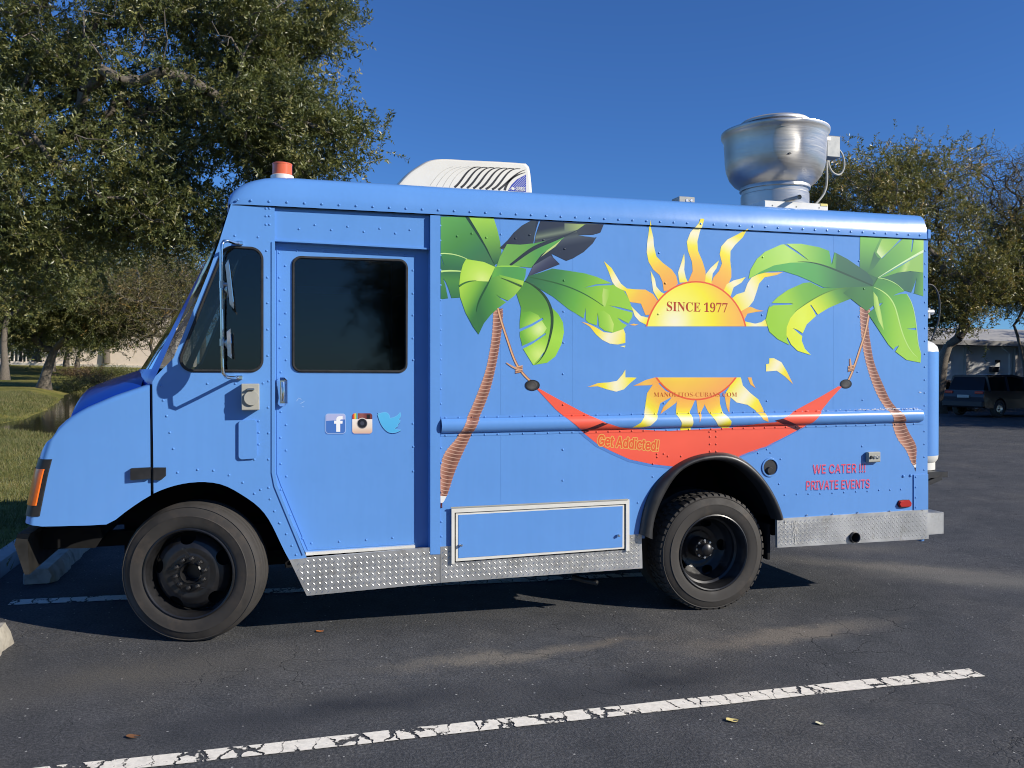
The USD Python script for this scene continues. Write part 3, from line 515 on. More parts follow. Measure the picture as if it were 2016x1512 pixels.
# the grey building on the right
fr = frame_at(1770, 742, 47, 2330, 47); L = fr[3]; mpp = 47/F; zt = lambda y: (742-y)*mpp
t = thing('grey_building', 'low grey walled building in shade behind the parked cars', 'building')
X = lambda x: (x-1770)*mpp
w = WB(fr); w.slab(0, L, -1.5, zt(672), -9, 0); w.build('wall', M['greywall'], t)
w = WB(fr); w.slab(-.6, L+.6, zt(677), zt(668), 0.003, .62); w.build('fascia', M['roofgrey'], t)
rv = np.array([[-.6, .62, zt(668)+.003], [L+.6, .62, zt(668)+.003], [L+.6, -5, zt(668)+1.05], [-.6, -5, zt(668)+1.05], [-.6, -10, zt(668)+.003], [L+.6, -10, zt(668)+.003]]); a, e, n, _ = fr
mb = MB(); mb.add(a+rv[:, :1]*e+rv[:, 1:2]*n+rv[:, 2:]*[0, 0, 1.], [[0, 1, 2, 3], [3, 2, 5, 4]]); mb.build('roof', M['roofgrey'], t)
w = WB(fr); w.slab(X(1896), X(1901), -1.5, zt(680), .003, .28); w.build('pilaster', M['roofgrey'], t)  # dark grey slab drawn where a pilaster's shadow bands the wall
w = WB(fr); w.slab(X(1992), X(1996), -1.5, zt(680), .003, .28); w.build('pilaster', M['roofgrey'], t)
w = WB(fr); w.slab(X(1985), X(1988), -1.5, zt(690), .003, .1); w.bar(a+e*X(1986)+n*.05+np.array([0, 0, zt(690)]), a+e*X(1965)+n*.3+np.array([0, 0, zt(679)]), .08); w.build('downpipe', M['greywall'], t)
w = WB(fr); w.slab(X(1947), X(1960), zt(728), zt(718), .003, .3); w.build('vent_box', M['black'], t)
w = WB(fr); w.slab(X(1958), X(1966), zt(709), zt(704), .003, .12); w.build('wall_light', M['black'], t)
w = WB(fr); w.slab(X(1861), X(1866), zt(712), zt(696), .003, .15); w.build('meter_box', M['black'], t)
w = WB(fr); w.slab(X(1930), X(1935), zt(660)+.1, zt(656)+.75, -3, -2.6); w.build('roof_vent', M['offwhite'], t)
# hedge between the cars and the wall
def hedge(name, label, a, b, w_, h, seed):
    r = np.random.RandomState(seed); t = thing(name, label, 'hedge'); a, b = np.array(a), np.array(b); m = 900; u = r.uniform(0, 1, m); e = (b-a)/np.linalg.norm(b-a); n = np.array([-e[1], e[0], 0])
    c = a+(b-a)*u[:, None]+n*(r.uniform(-.5, .5, m)*w_)[:, None]+np.array([0, 0, 1.])*(r.uniform(.05, 1, m)**.6*h)[:, None]
    pi = UsdGeom.PointInstancer.Define(stage, path_of(t, 'foliage')); pi.CreatePrototypesRel().SetTargets([twig_proto(f'{pi.GetPath()}/twig_{i:03d}', seed+i, *OAK[i]).GetPath() for i in range(3)]); pi.CreateProtoIndicesAttr(Vt.IntArray.FromNumpy(r.randint(0, 3, m).astype(np.int32)))
    pi.CreatePositionsAttr(Vt.Vec3fArray.FromNumpy(c.astype(np.float32))); q = r.normal(size=(m, 4)); q /= np.linalg.norm(q, axis=1, keepdims=True); pi.CreateOrientationsAttr(Vt.QuathArray([Gf.Quath(*map(float, z)) for z in q])); meta(pi.GetPrim(), kind='stuff')
    mb = MB()
    for i in range(14):
        f0 = a+(b-a)*(i+.5)/14; mb.tube([f0-[0, 0, .1], f0+[.05, 0, h*.5], f0+[0, .08, h*.85]], [.03, .022, .012], 5)
    mb.build('stems', M['bark'], t)
def GZ(px, d): p = at(px, 750, d); p[2] = float(base_z(p[0], p[1])); return p
hedge('hedge', 'low leafy hedge in front of the grey building beside the dark car', GZ(1835, 43), GZ(1990, 43), .9, 1.0, 71)

# undergrowth on the far bank of the pond
def bush(label, px, py, d, rx, rz, mat, seed):
    r = np.random.RandomState(seed); t = thing('bush', label, 'bush'); b = at(px, py, d); m = int(260*rx); q = r.normal(size=(m, 3)); q /= np.linalg.norm(q, axis=1, keepdims=True); c = b+q*np.sqrt(r.uniform(.1, 1, (m, 1)))*[rx, rx*.7, rz]; c[:, 2] = np.maximum(c[:, 2], b[2]-.1)
    pi = UsdGeom.PointInstancer.Define(stage, path_of(t, 'foliage')); pi.CreatePrototypesRel().SetTargets([twig_proto(f'{pi.GetPath()}/twig_{i:03d}', seed+i, 10, .5, .08, mat).GetPath() for i in range(2)]); pi.CreateProtoIndicesAttr(Vt.IntArray.FromNumpy(r.randint(0, 2, m).astype(np.int32)))
    pi.CreatePositionsAttr(Vt.Vec3fArray.FromNumpy(c.astype(np.float32))); q = r.normal(size=(m, 4)); q /= np.linalg.norm(q, axis=1, keepdims=True); pi.CreateOrientationsAttr(Vt.QuathArray([Gf.Quath(*map(float, z)) for z in q])); meta(pi.GetPrim(), kind='stuff')
    mb = MB()
    for i in range(7): a = 2*np.pi*i/7; mb.tube([b-[0, 0, .2], b+[rx*.3*math.cos(a), rx*.3*math.sin(a), rz*.4], b+[rx*.55*math.cos(a), rx*.5*math.sin(a), rz*.8]], [.03, .02, .01], 5)
    mb.build('stems', M['bark'], t)
M['leafr'] = leaf_mat('reddish_leaf', [(0, (.06, .035, .02)), (.5, (.12, .07, .04)), (1, (.16, .12, .05))], (.12, .06, .03), .6)
for i, (lb, px, py, d, rx, rz, mt) in enumerate([('reddish brown undergrowth on the far bank below the cream wall', 175, 735, 62, 2.3, .45, 'leafr'), ('green low bush on the far bank right of the reddish undergrowth', 225, 733, 62, 1.8, .4, 'leaf'),
        ('dark tuft of plants at the water edge by the grass point', 150, 764, 52, 1.5, .5, 'leaf'), ('brown reeds at the water edge above the truck bonnet', 200, 752, 54, 1.8, .45, 'leafb')]): bush(lb, px, py, d, rx, rz, M[mt], 80+i)
# ------------------------------------------------------------------ parked cars
def car(name, label, cat, px, d, head, prof, W, col, lamps=True, tyre_r=.36, wb=(-1.35, 1.4)):
    """prof: side outline (x forward, z) of the lower body and of the glasshouse; head: heading angle in the ground plane"""
    p = at(px, 750, d); t = thing(name, label, cat, (p[0], p[1], float(base_z(p[0], p[1]))), head)
    body, cabin = [np.array(q, float) for q in prof]; pm = plain(name+'_'+label.split()[1]+'_paint', col, .38, vary=.05, coat=.2)
    cut = unary_union([Point(x, tyre_r).buffer(tyre_r+.06, quad_segs=10) for x in wb]); g = Polygon(body).buffer(.05).buffer(-.05).difference(cut)
    def sheet(g, half, nm, mat, parent, tumble=0., z0=0., taper=None):
        mb = MB()
        for gg in polys(g):
            m = trimesh.creation.extrude_polygon(gg, 2*half, engine='earcut').subdivide_to_size(.45, max_iter=12); v = np.array(m.vertices); v = np.stack([v[:, 0], v[:, 2]-half, v[:, 1]], 1)
            k = 1-tumble*np.clip(v[:, 2]-z0, 0, 2); xe = np.clip((np.abs(v[:, 0])-1.5)/1.0, 0, 1); v[:, 1] *= k*(1-.10*xe**2); mb.add(v, m.faces)
        return mb.build(nm, mat, parent, smooth=35)
    sheet(g, W/2, 'body', pm, t, .10, .75)
    gl = Polygon(cabin); roof = Polygon(np.vstack([cabin[1:-1]+[0, .0], (cabin[1:-1]-[0, .07])[::-1]]))
    sheet(gl.buffer(-.02), W/2-.10, 'window', M['carglass'], t, .26, .95); sheet(roof.buffer(.015), W/2-.07, 'roof', pm, t, .26, .95)
    for x in (cabin[1][0], (cabin[0][0]+cabin[-1][0])/2-.15, cabin[-2][0]):
        for s in (-1, 1):
            lo = np.array([x, s*(W/2-.06), 1.0]); hi = np.array([x, s*(W/2-.07)*(1-.26*(cabin[1][1]-.95)), cabin[1][1]-.02]); mb = MB(); mb.bar(lo, hi, .09, .05); mb.build('pillar', pm, t)
    for x in wb:
        for s in (-1, 1):
            h = holder(t, 'wheel'); y = s*(W/2-.13); mb = MB(); mb.revolve([(tyre_r*.62, -.11), (tyre_r*.94, -.115), (tyre_r, -.08), (tyre_r, .08), (tyre_r*.94, .115), (tyre_r*.62, .11)], 'y', (x, y, tyre_r), 28); mb.build('tyre', M['tyre'], h, smooth=40)
            mb = MB(); mb.revolve([(0.001, .085*s), (.05, .085*s), (.10, .06*s), (tyre_r*.55, .075*s), (tyre_r*.64, .10*s)], 'y', (x, y, tyre_r), 28); mb.build('rim', M['steel'], h, smooth=40)
    xr = body[:, 0].min()
    for s in (-1, 1):
        mb = MB(); mb.bbox((xr-.012, min(s*.48, s*.84), .93), (xr+.22, max(s*.48, s*.84), 1.04), .02); mb.build('tail_light', M['red'], t)
        mb = MB(); mb.bbox((xr-.075, min(s*.55, s*.8), .52), (xr+.02, max(s*.55, s*.8), .58), .01); mb.build('reflector', M['red'], t)
    mb = MB(); mb.bbox((xr-.09, -W/2+.06, .38), (xr+.18, W/2-.06, .66), .05); mb.build('bumper', M['black'], t)
    mb = MB(); mb.bbox((xr-.03, -.26, .76), (xr+.02, .26, .88), .006); mb.build('number_plate', M['grey'], t)
    return t
cam_az = math.atan2(MW[2][1], MW[2][0])
SUV = ([(-2.3, .42), (-2.36, .8), (-2.30, 1.08), (1.05, 1.08), (1.5, 1.02), (2.3, .86), (2.4, .6), (2.35, .36), (-2.2, .36)], [(-2.26, 1.06), (-1.95, 1.70), (-.2, 1.76), (.55, 1.66), (1.2, 1.06)])
SED = ([(-2.3, .40), (-2.36, .72), (-2.28, .98), (-1.5, 1.0), (1.0, .96), (1.5, .9), (2.3, .74), (2.38, .5), (2.3, .28), (-2.2, .28)], [(-1.75, .98), (-1.05, 1.38), (-.1, 1.45), (.5, 1.38), (1.3, .94)])
car('parked_car', 'dark blue black sport utility vehicle parked in shade by the grey building', 'car', 1966, 36, cam_az-math.radians(62), SUV, 1.9, (.008, .009, .014))
car('parked_car', 'dark maroon low car half hidden by the gas tank at the truck rear', 'car', 1848, 41, cam_az-math.radians(75), SED, 1.8, (.07, .012, .018))
# ================================================================== the truck (its frame: x to the rear, y inwards from the side seen, z up)
truck = UsdGeom.Xform.Define(stage, path_of(None, 'food_truck')); truck.AddRotateYOp().Set(-math.degrees(RAKE)); truck = truck.GetPrim()
meta(truck, 'blue food truck with palm, sun and red hammock mural parked across the stalls', 'food truck')
P = lambda pts, y=0.: unary_union(polys([S(a, b, y) for a, b in pts]))
Z2 = lambda p: [(280+a/2.52, 300+b/2.52) for a, b in p]
Z1 = lambda p: [(a/2.52, 700+b/2.52) for a, b in p]
Z3 = lambda p: [(840+a/3.024, 400+b/3.024) for a, b in p]
Z4 = lambda p: [(1140+a/3.288, 400+b/3.288) for a, b in p]
Z5 = lambda p: [(1450+a/3.024, 400+b/3.024) for a, b in p]
Z6 = lambda p: [(840+a/3.36, 800+b/3.36) for a, b in p]
Z7 = lambda p: [(1240+a/3.15, 860+b/3.15) for a, b in p]
Z8 = lambda p: [(540+a/5.04, 900+b/5.04) for a, b in p]
ZI = lambda p: [(1570+a/6.952, 870+b/6.952) for a, b in p]
ZA = lambda p: [(860+a/6.048, 420+b/6.048) for a, b in p]
ZB = lambda p: [(1000+a/5.04, 420+b/5.04) for a, b in p]
ZC = lambda p: [(1470+a/5.6, 460+b/5.6) for a, b in p]
WID = 2.24
ZS = 2.618                                             # the seam under the roof
XR = S(1827, 700)[0]; XPOST = S(846.5, 700)[0]; XP2 = S(865, 700)[0]
ground_loc = lambda x: -math.tan(RAKE)*x
def add(name, mat, poly, y0, y1, parent=truck, **k):
    mb = MB(); mb.prism(poly, y0, y1); return mb.build(name, M[mat] if isinstance(mat, str) else mat, parent, **k)
# ---- cargo side: the panels above and below the belt rail, with the rear wheel arch cut out
arch_out = [(1257.5, 1050.5), (1263.8, 1012), (1281, 965), (1310, 930), (1351, 903), (1398.7, 891), (1437, 893), (1475, 914), (1503.5, 945.7), (1522.5, 977.5), (1537, 1017)]
arch_in = [(1281, 1060), (1287.6, 1012), (1310, 961.6), (1335, 928), (1373, 909), (1411, 906), (1446, 915.6), (1481, 942.5), (1506.7, 977.5), (1519, 1003), (1527, 1023.5)]
def smooth_px(p, n=40):
    from scipy.interpolate import CubicSpline
    p = np.array(p, float); t = np.r_[0, np.cumsum(np.linalg.norm(np.diff(p, axis=0), axis=1))]; return [tuple(q) for q in CubicSpline(t, p)(np.linspace(0, t[-1], n))]
AO, AI = smooth_px(arch_out), smooth_px(arch_in)
mid = [((a+c)/2, (b+d)/2) for (a, b), (c, d) in zip(AO, AI)]
ZB0, ZB1 = S(870, 857)[1], S(870, 822.5)[1]            # flanges of the belt rail
ZBc = (S(870, 824)[1]+S(870, 853)[1])/2; RB = (S(870, 824)[1]-S(870, 853)[1])/2
ARCH = P(mid+[(1527, 1160), (1262, 1160)])
cargo = P([(865, 424), (1827, 470.4), (1826, 1006), (1529, 1026), (1529, 1040), (1265, 1060), (1262.6, 1056), (866, 1080)]).difference(ARCH)
xr_ = S(1826, 810)[0]
up_p = cargo.intersection(sbox(-9, ZBc, 99, 9)); lo_p = cargo.intersection(sbox(-9, -9, 99, ZBc-.0005))
add('side_panel', 'paint', up_p, 0., .03); add('side_panel', 'paint', lo_p, 0., .03)
t = np.linspace(0, np.pi, 15); x0b, x1b = S(868, 838)[0], S(1818, 818)[0]; nx = 60
def rail_y(z): return -.034*np.sqrt(np.clip(1-((np.asarray(z)-ZBc)/RB)**2, 0, 1))
V = np.zeros((nx+6, 15, 3)); 
for i, x in enumerate(np.r_[np.linspace(x0b, x1b-.03, nx), x1b-.03+.03*np.sin(np.linspace(.25, np.pi/2, 6))]):
    k = 1.0 if x <= x1b-.03 else max(.02, math.sqrt(max(0, 1-((x-x1b+.03)/.03)**2)))
    V[i] = np.stack([0*t+x, -.034*np.sin(t)*k-.0006, ZBc+RB*np.cos(t)*k], 1)
MB().add(*grid_mesh(V)).build('belt_rail', M['paint'], truck, smooth=60)
add('rail_flange', 'paint', sbox(x0b, ZBc+RB+.001, x1b, ZB1+.008), -.0022, 0.); add('rail_flange', 'paint', sbox(x0b, ZB0-.008, x1b, ZBc-RB-.001), -.0022, 0.)
for px_, z0_, z1_ in ((985.5, ZB1+.012, ZS-.004), (985.5, S(985, 990)[1], ZBc-RB-.012), (1128, ZB1+.012, ZS-.004), (1640, ZB1+.012, ZS-.004)):
    x_ = S(px_, 800)[0]; add('panel_seam', 'paint', sbox(x_, z0_, x_+.028, z1_), -.0006, 0.)
# ---- post between cab door and cargo side, door header, cab side
add('door_post', 'paint', P([(846.5, 424), (866, 425), (866, 1090.5), (846.5, 1091)]), -.010, .078)
add('door_header', 'paint', P([(537, 405), (846, 421), (846, 488), (537, 470.5)]), .018, .075)
add('door_header_lip', 'paint', P([(534, 471), (846, 488), (846, 491), (534, 474)]), .006, .075)
cab_px = [(455, 401), (541, 405.5)]+[(541, 930), (546, 955), (556, 982), (600, 1090), (603.5, 1098), (570, 1103)]+smooth_px([(570, 1103), (559, 1083), (540, 1043), (516, 1005), (476, 974), (436.5, 954), (405, 949), (357, 953), (325, 962), (302.5, 971.5)], 24)[1:]+[(300, 752), (306, 741), (341.5, 705), (369, 639), (411, 535), (431, 478)]
QP = P(Z2([(404, 461), (602, 472), (602, 1092), (154, 1089)])).buffer(-.075).buffer(.075, quad_segs=8); cab = P(cab_px)
add('cab_side_panel', 'paint', cab.difference(QP.buffer(-.004)), 0., .03)
rim_ = P([(535, 476), (541.5, 476), (541.5, 930), (546, 955), (556.5, 982), (600, 1090), (596, 1093), (551, 984), (540, 957), (535, 931)]); add('door_jamb_bead', 'paint', rim_, -.006, .07)
def window(parent, poly, y, w=.016, proud=.012, name='window'):
    h = holder(parent, name); mb = MB(); o = poly; i = poly.buffer(-w)
    for k, (a, b) in enumerate(((0, .35), (.35, .75), (.75, 1.))):        # rounded rubber seal in three steps
        mb.prism(poly.buffer(-w*a).difference(poly.buffer(-w*b)), y-proud*(.55, 1., .6)[k], y+.015)
    mb.build('seal', M['rubber'], h); add('pane', 'glass', poly.buffer(-w*.8), y+.004, y+.009, h); return h
window(truck, QP, 0.)
# ---- door, set back
YD = .062
door_poly = P([(538, 478), (850, 492), (850, 1076), (602, 1090.5), (548, 962), (538, 935)], YD)
dwin = Polygon([S(*q, YD) for q in Z2([(742, 513), (1318, 531), (1316, 1094), (742, 1091)])]); dwin = dwin.buffer(-.055).buffer(.055, quad_segs=6)
door = holder(truck, 'door')
add('door_panel', 'paint', door_poly.difference(dwin.buffer(-.004)), YD, YD+.03, door)
window(door, dwin, YD)
a_, b_ = S(576, 577.5, YD), S(802, 579.5, YD); add('sash_bar', 'black', Polygon([(a_[0], a_[1]-.006), (b_[0], a_[1]-.006), (b_[0], a_[1]+.003), (a_[0], a_[1]+.003)]), YD+.010, YD+.02, door)
fr_o = P([(545, 486), (820, 499), (820, 1070), (606, 1083), (553, 955), (545, 932)], YD); add('door_edge_strip', 'paint', fr_o.difference(fr_o.buffer(-.006)), YD-.003, YD, door)
def sphere_cap(mb, c, r=.0072, h=.0052, col=None, n=8):
    g = np.arange(n)*2*np.pi/n; V = [c+np.array([0, -h, 0])]
    for q, k in ((.55, .83), (.9, .42), (1., 0.)):
        V += [c+np.array([r*q*math.cos(a), -h*k, r*q*math.sin(a)]) for a in g]
    Fc = [[0, 1+i, 1+(i+1) % n] for i in range(n)]
    for L in range(2):
        for i in range(n): a, b = 1+L*n+i, 1+L*n+(i+1) % n; Fc += [[a, a+n, b+n], [a, b+n, b]]
    mb.add(np.array(V), np.array(Fc), col)
mb = MB(); mb.bbox((0, 0, 0), (.062, .05, .175), .018); v = mb.v[0]; c = S(545.5, 800, YD-.045); v += np.array([c[0], YD-.048, c[1]]); mb.build('door_handle', M['chrome'], door, smooth=30)
mb = MB(); mb.tube([S3(557, 752, YD-.055), S3(557, 776, YD-.062), S3(556.5, 790, YD-.055)], [.011, .012, .009], 8); mb.build('handle_grip', M['chrome'], door, smooth=True)
add('door_sill', 'offwhite', P([(602, 1088), (817, 1073.5), (817, 1078.5), (602, 1093.5)], .04), .035, .075)
# ---- tread plate skirts with their raised lozenges
def tread(poly, name, size, y=-.006):
    h = holder(truck, name); add('sheet', 'plate', poly, y, .02, h); x0, z0, x1, z1 = poly.bounds; mb = MB(); inner = poly.buffer(-size*.4); k = 0
    for i, x in enumerate(np.arange(x0, x1, size*.5)):
        for z in np.arange(z0+(i % 2)*size*.5, z1, size):
            if not inner.contains(Point(x, z)): continue
            a = math.pi/4*(1 if i % 2 else -1); d = np.array([math.cos(a), math.sin(a)]); w = np.array([-d[1], d[0]]); L, B = size*.40, size*.115
            q = [np.array([x, z])+d*L, np.array([x, z])+w*B, np.array([x, z])-d*L, np.array([x, z])-w*B, np.array([x, z])+d*L*.45, np.array([x, z])-d*L*.45]
            mb.add([(p[0], y-(.0001 if j < 4 else size*.085), p[1]) for j, p in enumerate(q)], [[0, 1, 4], [1, 5, 4], [1, 2, 5], [2, 3, 5], [3, 4, 5], [3, 0, 4]])
    mb.build('raised_tread', M['plate'], h, kind='stuff')
sk2 = P([(866.6, 1076), (1258, 1051.5), (1262.6, 1053), (1264, 1118.5), (866.6, 1146.8)])
tread(P([(569.5, 1101.5), (865.6, 1076), (865.6, 1147), (604, 1172.5)]), 'tread_plate_step', .036)
tread(sk2, 'tread_plate_skirt', .036); tread(P([(1529, 1021), (1826, 1002.5), (1827.3, 1060.6), (1529.5, 1078)]).difference(Point(*S(1680, 1057.5)).buffer(.042)), 'tread_plate_skirt', .036)
mb = MB(); q = S(1680, 1057.5); mb.revolve([(.034, -.025), (.039, -.03), (.041, .0), (.041, .5), (.034, .5), (.034, -.025)], 'y', (q[0], .0, q[1]), 20); mb.build('tail_pipe', M['black'], truck, smooth=40)
mb = MB(); wq = np.random.RandomState(5)
for i in range(26):
    c = S(wq.choice([1545, 1558, 1563, 1566])+wq.normal()*1.6, wq.uniform(1024, 1070)); mb.prism(sbox(c[0]-.0015, c[1]-wq.uniform(.004, .02), c[0]+.0015, c[1]+wq.uniform(.004, .02)), -.0102, -.0095)
mb.build('scrape_marks', M['offwhite'], truck, kind='stuff')
# ---- locker door under the cargo side
lk = holder(truck, 'locker'); Lo = P(Z6([(160, 672), (1332, 613), (1332, 950), (160, 1037)]))
c0, c1, c2, c3 = [np.array(S(*q)) for q in Z6([(190, 705), (1300, 648), (1300, 938), (190, 1022)])]; Li = Polygon([c0, c1, c2, c3])
add('locker_frame', 'offwhite', Lo.difference(Polygon(np.array([S(*q) for q in Z6([(180, 700), (1310, 642), (1310, 960), (180, 1045)])]))), -.024, -.0065, lk)
add('seal', 'black', Lo.buffer(-.004), -.0085, -.0065, lk)
add('lid_border', 'offwhite', Li, -.016, -.009, lk); add('lid', 'paint', Polygon([S(*q) for q in Z6([(206, 716), (1290, 657), (1288, 928), (206, 1000)])]), -.018, -.0165, lk)
mb = MB(); mb.bar(np.array(S3(887.5, 999.5, -.024)), np.array(S3(1236, 983.2, -.024)), .008); mb.build('hinge', M['grey'], lk)
for q in Z6([(228, 918), (1270, 853)]):
    mb = MB(); c = S(*q, -.03); mb.revolve([(0.001, -.022), (.009, -.02), (.011, -.012), (.006, -.008), (.007, .012)], 'y', (c[0], -.018, c[1]), 14); mb.build('latch', M['chrome'], lk, smooth=40)
# ---- rear wheel arch trim, filler, outlet, lamps, corner strip
V = np.array([[S3(a, b, 0.), S3(c, d, 0.)] for (a, b), (c, d) in zip(AO, AI)]); V = np.array([[p0+np.array([0, dy, 0]) if u == 0 else (p0*(1-u)+p1*u)+np.array([0, dy, 0]) for u, dy in ((0, .0), (.02, -.02), (.2, -.048), (.5, -.062), (.8, -.055), (.97, -.035), (1, .06))] for p0, p1 in V])
MB().add(*grid_mesh(V)).build('wheel_arch_trim', M['flare'], truck, smooth=60)
c = S(1516, 920); h = holder(truck, 'fuel_filler'); mb = MB(); mb.revolve([(.070, -.001), (.068, -.007), (.058, -.008), (.055, .0), (.052, .045)], 'y', (c[0], 0, c[1]), 28); mb.build('rim', M['paint'], h, smooth=30)
mb = MB(); mb.revolve([(.0005, .0), (.056, .0)], 'y', (c[0], -.0016, c[1]), 28); mb.build('bowl', M['flare'], h); mb = MB(); mb.revolve([(.0005, -.016), (.022, -.016), (.026, -.012), (.027, .0)], 'y', (c[0]-.008, -.002, c[1]-.022), 20); mb.build('cap', M['black'], h, smooth=40)
h = holder(truck, 'power_outlet'); q0, q1 = S(1709, 910.5, -.03), S(1733.5, 889.5, -.03); mb = MB(); mb.bbox((q0[0], -.034, q0[1]), (q1[0], 0, q1[1]), .005); mb.build('outlet_box', M['grey'], h)
for i in range(3):
    x = q0[0]+(q1[0]-q0[0])*(.22+.28*i); mb = MB(); mb.revolve([(.0005, -.008), (.010, -.008), (.013, .0)], 'y', (x, -.034, (q0[1]+q1[1])/2), 14); mb.build('cover', M['steel' if i else 'black'], h, smooth=40)
h = holder(truck, 'marker_lamp'); pl = P(ZI([(1365, 850), (1385, 805), (1440, 795), (1520, 795), (1545, 830), (1535, 880), (1470, 893), (1390, 893)])); add('base', 'black', pl.buffer(.003), -.006, 0, h); mb = MB(); mb.prism(pl.buffer(-.006), -.022, -.006).prism(pl, -.012, -.006); mb.build('lens', M['red'], h)
add('rear_corner_strip', 'paint', P([(1798, 934.5), (1826, 933), (1826, 1003), (1798, 1004.5)]), -.007, 0.)
# ---- cab details: cover plate, shore power box, bonnet catch
cp = P([(470, 828), (505, 826), (506, 902), (470, 904)]).buffer(-.02).buffer(.02); add('cover_plate', 'paint', cp, -.016, 0.)
h = holder(truck, 'power_inlet'); q0, q1 = S(475, 808, -.078), S(510.5, 755.5, -.078); mb = MB(); mb.bbox((q0[0], -.078, q0[1]), (q1[0], 0., q1[1]), .004); mb.build('box', M['grey'], h)
cx, cz = (q0[0]+q1[0])/2+.004, (q0[1]+q1[1])/2-.006; lid = Point(cx+.003, cz).buffer(.042, quad_segs=10); add('flap', 'grey', lid, -.092, -.078, h); mb = MB(); mb.bbox((cx-.022, -.105, cz+.046), (cx+.02, -.078, cz+.058), .003); mb.build('hinge', M['steel'], h)
h = holder(truck, 'bonnet_catch'); add('strap', 'black', P([(259, 923), (296, 921), (296, 940), (259, 943)]).buffer(.004), -.022, .01, h); add('keeper', 'black', P([(304, 921), (326, 921), (326, 936), (318, 943), (304, 943)]).buffer(.003), -.022, 0., h)
# ---- the far side, rear, floor, bulkhead and the added dark cab sheets
sil = unary_union([cab, P([(541, 405.5), (1827, 470.4), (1826, 1006), (603, 1100), (541, 930)])]).buffer(.002)
arch2 = ARCH.union(sbox(2.6, -1, 3.5, .7)); far_side = sil.difference(ARCH); add('far_side_panel', 'paint', far_side, WID-.03, WID)
mb = MB(); mb.box((XR-.03, .031, .30), (XR, WID-.031, ZS-.002)); mb.build('rear_wall', M['paint'], truck)
mb = MB(); mb.box((.12, .12, .40), (2.5, WID-.12, .47)); mb.box((2.5, .78, .80), (3.6, WID-.78, .87)); mb.box((3.6, .12, .40), (XR-.05, WID-.12, .47)); mb.build('floor', M['dark'], truck)
mb = MB(); mb.box((XP2+.02, .08, .48), (XP2+.05, WID-.06, ZS)); mb.build('bulkhead', M['dark'], truck)
mb = MB(); mb.prism(cab.buffer(-.02).union(P([(470, 404), (866, 423), (866, 1000), (541, 930)])), WID-.06, WID-.045); mb.box((0., .05, ZS-.06), (XP2, WID-.06, ZS-.03)); mb.build('cab_lining', M['dark'], truck)  # black sheets added so the cab looks dark behind its glass
a, b = S(585, 577, 2.1), S(692, 564, 2.1); mb = MB(); mb.box((a[0], 2.16, a[1]), (b[0], 2.178, b[1])); mb.build('far_door_header', M['inner'], truck)  # sunlit stretch of the far header, its brightness painted in
h = holder(truck, 'driver_seat'); mb = MB(); mb.bbox((.18, .55, .95), (.68, 1.05, 1.08), .04); mb.build('cushion', M['seat'], h); mb = MB(); mb.bbox((.62, .57, 1.05), (.76, 1.03, 1.72), .05); mb.build('backrest', M['seat'], h); mb = MB(); mb.box((.3, .65, .475), (.55, .95, .95)); mb.build('pedestal', M['dark'], h)
h = holder(truck, 'steering_wheel'); a = np.linspace(0, 2*np.pi, 33); C = np.array([-.18, .80, 1.30]); u, w = np.array([0, 1., 0]), np.array([.55, 0, .83]); mb = MB(); mb.tube(C+.23*(np.cos(a)[:, None]*u+np.sin(a)[:, None]*w), .014, 8, cap=False); mb.build('rim', M['black'], h, smooth=True)
mb = MB(); mb.tube([C, C+np.array([-.35, 0, -.3])], .03, 8); mb.bar(C-.22*u, C+.22*u, .02); mb.build('column', M['black'], h)
mb = MB(); mb.bbox((-.85, .08, 1.02), (-.45, WID-.08, 1.30), .06); mb.build('dashboard', M['seat'], truck)
# ---- roof cap with rounded shoulders and front
rp = np.array([(-.013, ZS-.002), (-.013, ZS+.034), (-.009, ZS+.064), (.003, ZS+.104), (.017, ZS+.139), (.031, ZS+.163), (.054, ZS+.182), (.09, ZS+.194), (.16, ZS+.202), (.36, ZS+.214), (.7, ZS+.225), (1.12, ZS+.23)])
rp = np.vstack([rp, (rp[::-1]*[-1, 1]+[2*1.12, 0])[1:]]); xf0 = S(455, 401)[0]-.012; xe = S(1804, 426, .1)[0]
st_ = np.r_[xf0+np.array([0, .004, .012, .03, .06, .10, .15, .21, .28, .34]), np.linspace(xf0+.44, xe, 24)]
V = []
for x in st_:
    u = min(1, (x-xf0)/.33); k = math.sqrt(max(0, 1-(1-u)**2)); hh = .12+.88*k; inset = .10*(1-k)**1.5
    q = rp.copy(); q[:, 1] = ZS-.002+(q[:, 1]-ZS+.002)*hh; q[:, 0] = 1.12+(q[:, 0]-1.12)*(1-inset*.25); bul = .03*(1-((q[:, 0]-1.12)/1.13)**4)*(1-u)
    V.append(np.stack([x-bul, q[:, 0], q[:, 1]], 1))
V = np.array(V); vv, ff = grid_mesh(V); n, m_ = V.shape[:2]; e0 = len(vv); vv = np.vstack([vv, [V[0, :, 0].min()-.0, 1.12, ZS], [xe, 1.12, ZS]])
ff = np.vstack([ff[:, [0, 1, 2]], ff[:, [0, 2, 3]], [[e0, i+1, i] for i in range(m_-1)], [[e0+1, (n-1)*m_+i, (n-1)*m_+i+1] for i in range(m_-1)]])
MB().add(vv, ff).build('roof_cap', M['paint'], truck, smooth=35)
q = S(1802, 447)[0]; mb = MB(); mb.bbox((xe-.003, -.0175, ZS-.004), (XR+.012, WID+.0175, ZS+.072), .008); mb.build('rear_cornice', M['paint'], truck, smooth=30)
mb = MB(); mb.bbox((xe+.002, .05, ZS+.075), (xe+.022, .15, ZS+.115), .005); mb.build('marker_lamp', M['red'], truck)
